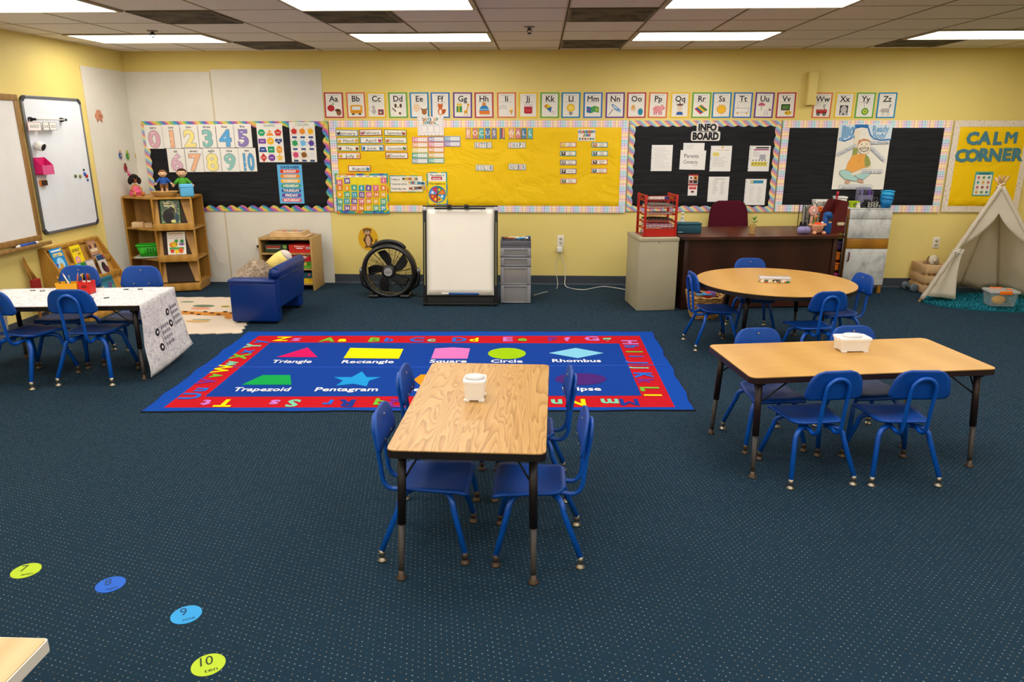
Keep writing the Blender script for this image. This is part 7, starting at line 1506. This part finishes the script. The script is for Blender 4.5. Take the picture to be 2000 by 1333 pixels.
p = onY(1630, 383, 7.80); t = thing('marker', 'red marker standing upright beside the white tub', 'marker', oncart(p.x - oncart(0, 0).x - .005, -.075)); m = MB(); m.cyl((0, 0, 0), (.01, 0, p.z - CTZ), .010, P('#a81c34', .4)); m.build('barrel', t); m = MB(); m.cyl((.01, 0, p.z - CTZ + .0005), (.013, 0, p.z - CTZ + .05), .0115, P('#b8203c', .4)); m.build('cap', t)

# ------------------------------------------------------------------ marble papered cabinet
g = N('marble_paper', .5); v = g.coord((1, 1, .7)); n = g.noise(v, 7, 7, .5, .68); n2 = g.noise(v, 40, 3); g.color(g.ramp(g.math('MULTIPLY_ADD', n2.outputs[0], .12, g.math('SUBTRACT', n.outputs[0], .06)), [(.30, '#8a8b8d'), (.44, '#b4b5b5'), (.54, '#c9cac8'), (.7, '#d0d0cd')])); MARB = g.m
KX0, KX1, KY = 3.155, 3.575, 7.655; KW = (KX1 - KX0) / 2
t = thing('marble_cabinet', 'tall cabinet covered in grey marble paper with bare wood band', 'cabinet', ((KX0 + KX1) / 2, KY, 0)); WB_ = wood('cabinet_wood', '#8a5a14', '#a8731f', (.3, 1, 1), 4, 2, .45)
m = MB(); m.box(-KW, KW, .012, .30, .085, .87, WB_); m.build('carcass', t); m = MB(); m.box(-KW - .006, KW + .006, .0, .305, .8705, .882, MARB, .002); m.build('top_panel', t)
for z0, z1, mt, nm in ((.775, .868, MARB, 'upper_drawer'), (.575, .771, MARB, 'middle_drawer'), (.472, .572, WB_, 'wood_band'), (.09, .468, MARB, 'door')):
    m = MB(); m.box(-KW, KW, -.004 if nm != 'wood_band' else -.006, .0115, z0, z1, mt, .002); d_ = m.build(nm, t)
    if nm == 'door': m = MB(); m.tube([(-KW + .03, -.0045, .43), (-KW + .035, -.022, .425), (-KW + .03, -.022, .345), (-KW + .025, -.0045, .34)], .006, P('#5a1422', .4), 8); m.build('handle', d_)
for x in (-KW + .02, KW - .02):
    for y in (.03, .28): m = MB(); m.box(x - .018, x + .018, y - .015, y + .015, .001, .0845, WB_, .002); m.build('foot', t)
def oncab(px_, y=.10): return Vector((onY(px_, 408, KY + y).x, KY + y, .8825))
t = thing('green_basket', 'small lime green basket on the marble cabinet top', 'basket', oncab(1667, .10)); LG = P('#a8c41a', .45); m = MB()
lo, hi = rounded_rect(.07, .07, .012), rounded_rect(.095, .09, .015); n = len(lo); m.add([(x, y, 0) for x, y in lo] + [(x, y, .062) for x, y in hi] + [(x * .95, y * .95, .062) for x, y in hi] + [(x * .94, y * .94, .004) for x, y in lo], [(i, (i + 1) % n, n + (i + 1) % n, n + i) for i in range(n)] + [(n + i, n + (i + 1) % n, 2 * n + (i + 1) % n, 2 * n + i) for i in range(n)] + [(2 * n + i, 2 * n + (i + 1) % n, 3 * n + (i + 1) % n, 3 * n + i) for i in range(n)] + [list(range(3 * n, 4 * n)), list(range(n))[::-1]], LG); m.build('body', t); m = MB()
for k in range(3): m.box(-.022 + k * .018, -.014 + k * .018, -.0445, -.036, .015, .05, P('#4a5a10', .7))
m.build('slot', t)
t = thing('acrylic_organizer', 'tall clear acrylic organizer with lilac tint against the black board', 'organizer', oncab(1682, .22)); AC = clear('acrylic_lilac', '#8f8aa8', .5, .1)
m = MB(); m.box(-.075, .075, .0, .004, 0, .19, AC); m.box(-.075, .075, -.07, -.066, 0, .12, AC); m.box(-.075, -.071, -.0655, -.0005, 0, .16, AC); m.box(.071, .075, -.0655, -.0005, 0, .16, AC); m.box(-.0705, .0705, -.0655, -.0005, 0, .004, AC); m.build('shell', t); m = MB()
for x, c in ((-.03, '#6a668a'), (.0, '#3a3a40'), (.045, '#5a3a8a')): m.box(x - .012, x + .012, -.05, -.02, .0045, .17, P(c, .5), .003)
m.build('contents', t)
for px_, y, w, h, c, lab in ((1675, .03, .035, .05, '#d8d4c8', 'small white bottle beside the green basket'), (1684, .05, .05, .03, '#26262a', 'small black stapler on the marble cabinet'), (1692, .12, .08, .075, '#1a1a1d', 'black tape holder behind the little sign')):
    t = thing('desk_item', lab, 'desk item', oncab(px_, y)); m = MB(); m.box(-w / 2, w / 2, -.02, .02, 0, h * .6, P(c, .5), .004); m.build('body', t); m = MB(); m.box(-w * .35, w * .35, -.017, .017, h * .6 + .0005, h, P(c, .5), .004); m.build('upper', t)
t = thing('word_block', 'small black sign block with lines of white lettering and a wire ring', 'sign', oncab(1703, .04)); m = MB(); m.box(-.06, .06, -.015, .015, 0, .066, P('#1c1c1f', .7), .002); m.build('block', t); a = Art(0); a.M = Matrix.Translation((0, -.0152, 0))
for k in range(4):
    for q in range(4): a.rect(-.052 + q * .027, .052 - k * .014, -.052 + q * .027 + .014 + .007 * ((k + q) % 2), .058 - k * .014, P('#d8d5cc'), 1)
a.build('lettering', t); m = MB(); m.tube([(.025 + .02 * cos(a_), 0, .085 + .02 * sin(a_)) for a_ in (2 * pi * k / 18 for k in range(18))], .002, P('#8a8a8c', .3, .8), 6, True); m.build('wire_ring', t)
for k in range(3):
    c = ['#1674b4', '#1a86c4', '#2aa4d8'][k]; o = oncab(1729, .05) + Vector((.002 * k, 0, .036 * k)); t = thing('cup', ['blue cup at the bottom of the nested stack on the cabinet', 'mid blue cup in the middle of the nested stack on the cabinet', 'light blue cup on top of the nested stack on the cabinet'][k], 'cup', o, .1 * k, 'nested blue cups')
    m = MB(); m.lathe([(.001, 0), (.046 - .0005 * k, 0), (.064, .098), (.060, .098), (.0435, .004), (.001, .004)], P(c, .4), 24); m.build('body', t); m = MB(); m.tube([(.0655 * cos(a_), .0655 * sin(a_), .097 + .004 * sin(2 * a_)) for a_ in (2 * pi * q / 28 for q in range(28))], .003, P(c, .4), 6, True); m.build('rim', t)

# ------------------------------------------------------------------ woven basket under the round table
p = onZ(1365, 610, 0); t = thing('woven_basket', 'round woven basket of toys between the desk and round table', 'basket', (p.x, p.y - .19, 0)); g = N('seagrass', .85); v = g.coord((1, 1, 1)); n = g.noise(v, 60, 3); g.color(g.ramp(n.outputs[0], [(.3, '#6a4a24'), (.55, '#a87c42'), (.75, '#c9a468')])); SG = g.m
m = MB()
for k in range(11):
    z = .012 + k * .019; r = .105 + .045 * (k / 10) ** .7; m.tube([(r * cos(a_) * 1.05, r * sin(a_), z + .004 * sin(9 * a_ + k * pi)) for a_ in (2 * pi * q / 54 for q in range(54))], .0115, SG, 6, True)
m.lathe([(.001, .006), (.10, .006), (.10, .012), (.001, .012)], SG, 24); m.build('woven_body', t)
m = MB()
for s_ in (-1, 1): m.tube([(s_ * (.158 + .01 * sin(q)), .05 * cos(q), .205 + .05 * sin(q)) for q in (pi * i / 10 for i in range(11))], .009, SG, 6)
m.build('handle', t)
for nm, lab, cat, loc, c, r_ in (('toy_plane', 'light blue toy lying across the woven basket', 'toy', (.0, -.05, .22), '#3f86b8', 0), ('toy_ball', 'red toy ball in the woven basket', 'toy', (.03, .03, .195), '#b0281c', 0), ('toy_block', 'purple toy in the woven basket', 'toy', (.07, .06, .20), '#7a5aa0', .4)):
    t = thing(nm, lab, cat, (p.x + loc[0], p.y - .19 + loc[1], loc[2]), r_); m = MB()
    if nm == 'toy_plane': m.box(-.09, .05, -.012, .012, -.008, .008, P(c, .5), .005); m.build('body', t); m = MB(); m.box(-.03, .0, -.05, .05, .0085, .012, P(c, .5), .002); m.build('wing', t)
    elif nm == 'toy_ball': m.ball((0, 0, 0), .04, P(c, .5), 18, 12); m.build('shell', t); m = MB(); m.tube([(.0405 * cos(a_), .0405 * sin(a_), 0) for a_ in (2 * pi * q / 28 for q in range(28))], .002, P('#7a1a12', .5), 6, True); m.build('seam', t)
    else: m.box(-.03, .03, -.03, .03, -.03, .03, P(c, .5), .006); m.build('body', t); m = MB(); m.lathe([(.001, .0305), (.018, .0305), (.018, .04), (.001, .04)], P(c, .5), 14); m.build('stud', t)
# patterned box on the round table
p = onZ(1514, 553, TH); t = thing('bead_box', 'long clear lidded box of colored beads on the round table', 'box', (p.x, p.y + .03, TH + .001), rd(-4)); g = N('bead_mix', .4); v = g.coord(); vo = g.n('ShaderNodeTexVoronoi'); vo.inputs['Scale'].default_value = 75; g.l(v, vo.inputs['Vector']); sp = g.n('ShaderNodeSeparateColor'); g.l(vo.outputs['Color'], sp.inputs[0]); g.color(g.ramp(sp.outputs[0], [(0, '#e4ded4'), (.4, '#cfc9c0'), (.62, '#c4472f'), (.7, '#2f7a5a'), (.78, '#3a3434'), (.86, '#d9c23a'), (.93, '#e8e4dc')], 'CONSTANT'))
m = MB(); m.box(-.112, .112, -.036, .036, 0, .026, g.m, .003); m.build('contents', t); m = MB(); m.box(-.115, .115, -.039, .039, .0265, .042, clear('lid_clear', '#dcdade', .6, .15), .003); m.build('lid', t)

# ------------------------------------------------------------------ pencil caddy on the papered table
CDO = onZ(148, 574, TH + .008); CDR = rd(4); t = thing('pencil_caddy', 'yellow and red box caddy of pencils on the papered table', 'pencil caddy', (CDO.x, CDO.y + .03, TH + .008), CDR)
def opencup(w, d, h, m_, x): m = MB(); lo, hi = rounded_rect(w * .9, d * .9, .008), rounded_rect(w, d, .01); n = len(lo); m.add([(x + a, b, 0) for a, b in lo] + [(x + a, b, h) for a, b in hi] + [(x + a * .93, b * .93, h) for a, b in hi] + [(x + a * .92, b * .92, .004) for a, b in lo], [(i, (i + 1) % n, n + (i + 1) % n, n + i) for i in range(n)] + [(n + i, n + (i + 1) % n, 2 * n + (i + 1) % n, 2 * n + i) for i in range(n)] + [(2 * n + i, 2 * n + (i + 1) % n, 3 * n + (i + 1) % n, 3 * n + i) for i in range(n)] + [list(range(3 * n, 4 * n)), list(range(n))[::-1]], m_); return m
opencup(.155, .09, .075, P('#e8a81c', .45), -.055).build('yellow_compartment', t); opencup(.088, .09, .085, P('#cf2018', .45), .068).build('red_compartment', t)
m = MB(); m.prism([(a + .07, b + .052) for a, b in rounded_rect(.036, .016, .007)], .0455, .0465, P('#7a0f0c', .5), Matrix.Rotation(pi / 2, 4, 'X')); m.build('grip_hole', t)
def oncad(x, y, z): return at2(Vector((CDO.x, CDO.y + .03, TH + .008)), CDR) @ Vector((x, y, z))
for i, (x, y, dx, c, L, lab) in enumerate(((-.09, -.01, -.03, '#2a2a2c', .10, 'black pencil leaning to the outer end of the yellow caddy'), (-.065, .0, -.012, '#2f5a3a', .10, 'dark green pencil in the yellow caddy'), (-.05, .012, -.004, '#2a86a8', .105, 'teal pencil in the yellow caddy'), (-.02, -.012, -.055, '#e8e0dc', .125, 'long white pencil leaning across the yellow caddy'), (-.02, .012, .03, '#d9602a', .12, 'orange pencil in the yellow caddy'), (-.01, -.004, .045, '#2a3a5a', .115, 'dark navy pencil leaning towards the red compartment'))):
    t = thing('pencil', lab, 'pencil', oncad(x, y, .006), CDR, 'pencils in the caddy'); d = Vector((dx, 0, L)); m = MB(); m.tube([(0, 0, 0), tuple(d)], .0042, P(c, .5), 6); m.build('shaft', t); m = MB(); e = d + d.normalized() * .0005; m.tube([tuple(e), tuple(e + d.normalized() * .016)], [.0042, .0008], P('#d9b48a', .7), 6); m.build('sharpened_tip', t)
for i, (x, c, lab) in enumerate(((.045, '#e8b01c', 'yellow marker standing in the red compartment'), (.06, '#1c1c1f', 'black marker standing in the red compartment'), (.078, '#c4231c', 'red marker standing in the red compartment'), (.095, '#6a3a1a', 'brown marker standing in the red compartment'))):
    t = thing('marker', lab, 'marker', oncad(x, .008 - .012 * (i % 2), .006), CDR, 'markers in the caddy'); m = MB(); m.tube([(0, 0, 0), (0, 0, .085)], .0068, P('#dcd8d0', .4), 10); m.build('barrel', t); m = MB(); m.tube([(0, 0, .0855), (0, 0, .13)], .0074, P(c, .4), 10); m.build('cap', t)

# ------------------------------------------------------------------ tent corner
LF_, RF_, BR_, BL_ = Vector((3.775, 7.265, 0)), Vector((5.0, 7.02, .036)), Vector((4.78, 7.70, 0)), Vector((4.47, 7.84, 0)); AP = Vector((4.46, 7.42, 1.13))
CAN = N('canvas', .85, 0, .15); _v = CAN.coord(); _n = CAN.noise(_v, 7, 4); _n2 = CAN.noise(_v, 250, 2); CAN.color(CAN.ramp(_n.outputs[0], [(.3, '#e0d8c8'), (.7, '#ebe4d6')])).bump(_n.outputs[0], .35, .03)
_tr = CAN.n('ShaderNodeBsdfTranslucent'); _tr.inputs[0].default_value = lin('#e0d6c0'); _mx = CAN.n('ShaderNodeMixShader'); _mx.inputs[0].default_value = .5; CAN.l(CAN.b.outputs[0], _mx.inputs[1]); CAN.l(_tr.outputs[0], _mx.inputs[2]); CAN.l(_mx.outputs[0], [q for q in CAN.t.nodes if q.type == 'OUTPUT_MATERIAL'][0].inputs[0]); CAN = CAN.m
t = thing('canvas_tent', 'cream canvas play tent with wooden poles in the calm corner', 'tent', (4.45, 7.40, 0)); O_ = Vector((4.45, 7.40, 0))
POLE = wood('pole_wood', '#b08a58', '#c9a774', (1, 1, .3), 4, 2, .6)
for b in (LF_, RF_, BR_ + Vector((.05, .06, 0)), BL_ + Vector((0, .07, 0))): d = (AP - b); tip = AP + d.normalized() * (.10 if b is not RF_ else .085) + Vector(((b - AP).x * -.03, 0, 0)); m = MB(); m.tube([tuple(b - O_ + Vector((0, 0, .002))), tuple(AP - O_ + (b - AP) * .02 + Vector((0, .03 if b.y > 7.5 else 0, 0))), tuple(tip - O_)], .0125, POLE, 10); m.build('pole', t)
def along(a, b, f): return a + (b - a) * f
def panel(nm, fn, nu, nv, th=.003): m = MB(); m.sheet(lambda u, v: tuple(fn(u, v) - O_), nu, nv, th, CAN); return m.build(nm, t)
out = lambda p: Vector((0, 0, 0))
def tri(A_, B_, sag):
    nrm = (B_ - A_).cross(AP - A_).normalized()
    def f(u, v): a, b = along(A_, AP, .05 + .93 * v), along(B_, AP, .05 + .93 * v); return along(a, b, u) + nrm * sag * sin(pi * u) * (1 - v) + Vector((0, 0, .010 * sin(9 * u) * (1 - v)))
    return f
panel('side_panel', tri(BL_, LF_, -.02), 12, 14); panel('back_panel', tri(BR_, BL_, -.02), 12, 14); panel('side_panel', tri(RF_, BR_, -.02), 12, 14)
OT = .765     # the opening starts at this height fraction
LFd, RFd = LF_ + Vector((0, -.016, 0)), RF_ + Vector((0, -.016, 0)); APd = AP + Vector((0, -.016, 0))
panel('front_top', lambda u, v: along(along(LFd, APd, OT + (.985 - OT) * v - .30 * (1 - v) * (abs(2 * u - 1) ** 1.0) * 1.0), along(RFd, APd, OT + (.985 - OT) * v - .30 * (1 - v) * (abs(2 * u - 1))), u), 20, 10)
def flapL(u, v):
    # curtain gathered towards the pole at a tie, falling open below it
    a = along(LFd, APd, .06 + .40 * v); w = (.045 + .17 * (1 - v) ** 1.3 if v < .95 else .05); inn = along(LFd, RFd, .5) - LFd; inn = inn.normalized(); return a + inn * u * w * 1.3 + Vector((0, -.012 * sin(7 * u), -.03 * u * (1 - v)))
panel('door_flap', flapL, 10, 10)
def flapR(u, v): a = along(RFd, APd, .06 + .40 * v); inn = (LFd - RFd).normalized(); w = .05 + .17 * (1 - v); return a + inn * u * w + Vector((0, -.012 * sin(7 * u), 0))
panel('door_flap', flapR, 10, 10)
m = MB(); pts = [along(LFd, APd, .03 + .96 * k / 30) for k in range(31)]; m.tube([tuple(p - O_ + Vector((-.004, -.004 + .002 * sin(k * 2.2), 0))) for k, p in enumerate(pts)], [.021 + .003 * sin(k * 1.7) for k in range(31)], CAN, 10); m.build('pole_sleeve', t)
m = MB(); pts = [along(RFd, APd, .03 + .96 * k / 24) for k in range(25)]; m.tube([tuple(p - O_) for p in pts], .021, CAN, 10); m.build('pole_sleeve', t)
tp = along(LFd, APd, .455) - O_; m = MB(); m.tube([tuple(tp + Vector((.03 * cos(a_), .03 * sin(a_), .012 * cos(a_)))) for a_ in (2 * pi * k / 16 for k in range(16))], .005, P('#e8e4da', .8), 6, True)
for dx, dz in ((-.035, .022), (.03, -.04), (-.01, -.05), (-.03, -.012)): m.tube([tuple(tp + Vector((0, -.032, 0))), tuple(tp + Vector((dx, -.036, dz)))], .0045, P('#e8e4da', .8), 6)
m.build('tie', t)
m = MB(); bp = AP - O_; m.tube([tuple(bp + Vector((.034 * cos(a_), .034 * sin(a_), .02 * cos(a_ + 1)))) for a_ in (2 * pi * k / 16 for k in range(16))], .005, P('#e0d8c8', .8), 6, True); m.build('top_tie', t)
# crate with wooden toys
CRO = Vector((4.02, 7.675, 0)); t = thing('wooden_crate', 'pale wooden slat crate beside the tent pole', 'crate', CRO, rd(4)); cw_, cd_, ch_ = .215, .265, .305
for x in (.012, cw_ - .012):
    for y in (.012, cd_ - .012): m = MB(); m.box(x - .012, x + .012, y - .012, y + .012, .001, ch_, PINE); m.build('corner_post', t)
for z0, z1 in ((.006, .085), (.11, .185), (.215, .30)):
    for b in ((-.012, cw_ + .012, -.0125, -.0005), (-.012, cw_ + .012, cd_ + .0005, cd_ + .0125), (-.0125, -.0005, .0, cd_), (cw_ + .0005, cw_ + .0125, .0, cd_)): m = MB(); m.box(b[0], b[1], b[2], b[3], z0, z1, PINE, .002); m.build('slat', t)
m = MB(); m.box(.0, cw_, .0, cd_, .012, .02, PINE); m.build('bottom_board', t)
def incrate(x, y, z): return at2(CRO, rd(4)) @ Vector((x, y, z))
for i, (x, y, z, r_, c, lab) in enumerate(((.10, .15, .27, .06, '#8a6a4a', 'brown wooden disc toy in the crate'), (.13, .12, .325, .06, '#c9bda8', 'pale round wooden piece on top of the crate'), (.15, .22, .31, .045, '#7a5a34', 'brown wooden ring behind the pale piece in the crate'), (.06, .08, .25, .045, '#b08a3a', 'small ochre wooden toy at the crate corner'))):
    t = thing('wooden_toy', lab, 'wooden toy', incrate(x, y, z), 0, 'wooden toys in the crate'); R_ = Matrix.Rotation(rd(70 + 8 * i), 4, 'X') @ Matrix.Rotation(.3 * i, 4, 'Y'); m = MB(); m.lathe([(.001, -.01), (r_, -.01), (r_, .01), (.001, .01)], P(c, .7), 24, R_); m.build('disc', t); m = MB(); m.lathe([(.001, .0105), (r_ * .35, .0105), (r_ * .35, .02), (.001, .02)], P(c, .6), 14, R_); m.build('knob', t)

t = thing('toy_dumbbell', 'small grey dumbbell on the floor behind the crate', 'dumbbell', (3.93, 7.80, 0.0455), .2); m = MB(); m.cyl((-.0, -.05, 0), (0, .05, 0), .011, P('#6a7076', .4)); m.build('bar', t)
for s_ in (-1, 1): m = MB(); m.lathe([(.001, 0), (.038, 0), (.044, .008), (.044, .03), (.036, .036), (.001, .036)], P('#59666e', .5), 20, Matrix.Translation((0, s_ * .05, 0)) @ Matrix.Rotation(-s_ * pi / 2, 4, 'X')); m.build('weight', t)
# clear tub of toy food on the shag rug
p = onZ(1961, 601, .03); TBO = Vector((p.x, p.y + .09, .036)); t = thing('latch_box', 'clear storage box with orange latches on the teal shag rug', 'storage box', TBO, rd(-6)); CLR = clear('clear_tub', '#c9d0d2', .14, .08)
m = MB(); lo, hi = rounded_rect(.22, .15, .02), rounded_rect(.255, .185, .024); n = len(lo); m.add([(x, y, 0) for x, y in lo] + [(x, y, .13) for x, y in hi] + [(x * .97, y * .97, .13) for x, y in hi] + [(x * .97, y * .97, .004) for x, y in lo], [(i, (i + 1) % n, n + (i + 1) % n, n + i) for i in range(n)] + [(n + i, n + (i + 1) % n, 2 * n + (i + 1) % n, 2 * n + i) for i in range(n)] + [(2 * n + i, 2 * n + (i + 1) % n, 3 * n + (i + 1) % n, 3 * n + i) for i in range(n)] + [list(range(3 * n, 4 * n)), list(range(n))[::-1]], CLR); m.build('tub', t)
m = MB(); m.prism(rounded_rect(.272, .20, .026), .1305, .146, clear('frosted_lid', '#dcdedd', .45, .2)); m.build('lid', t)
for y in (-.102, .102): m = MB(); m.box(-.055, .055, y - .008, y + .008, .118, .152, P('#e8741a', .4), .004); m.build('latch', t)
m = MB(); m.box(.05, .09, -.02, .02, .1465, .155, P('#e8741a', .4), .003); m.build('lid_grip', t)
t = thing('toy_fruit', 'yellow toy fruit inside the clear latch box', 'toy food', TBO + Vector((-.01, 0, .048))); m = MB(); m.ball((0, 0, 0), (.062, .045, .042), P('#e8a400', .6), 20, 12); m.build('fruit', t); m = MB(); m.cyl((.058, 0, .006), (.074, 0, .012), .005, P('#6a4a1a', .7)); m.build('stem', t)
t = thing('toy_fruit', 'green toy vegetable inside the clear latch box', 'toy food', TBO + Vector((.078, .02, .037))); m = MB(); m.ball((0, 0, 0), (.020, .03, .032), P('#2f6a34', .6), 14, 9); m.build('fruit', t); m = MB(); m.cyl((0, 0, .033), (0, 0, .045), .004, P('#3a4a1a', .7)); m.build('stem', t)
# ------------------------------------------------------------------ table corner at the frame edge
cx_, cy_ = onZ(91, 1248, .5).x, onZ(91, 1248, .5).y; t = thing('activity_table', 'pale maple table with white edge cut off at the bottom corner of the picture'.replace('bottom corner of the picture', 'frame corner near the floor spots'), 'table', (cx_ - .5, cy_ - .45, 0)); PM = wood('pale_maple_top', '#c9a474', '#d8b688', (1.0, .4, 1), 3, 4, .4)
m = MB(); m.prism([(px, py) for px, py in rounded_rect(1.0, .9, .008, 2)], .496, .5, PM); m.build('tabletop', t); m = MB(); m.prism([(px, py) for px, py in rounded_rect(1.008, .908, .01, 2)], .468, .4975, P('#dcd6cc', .5)); m.build('edge_band', t)
for sx in (-1, 1):
    for sy in (-1, 1): m = MB(); m.cyl((sx * .40, sy * .36, .001), (sx * .40, sy * .36, .4675), .018, LEGLOW); m.build('leg', t)
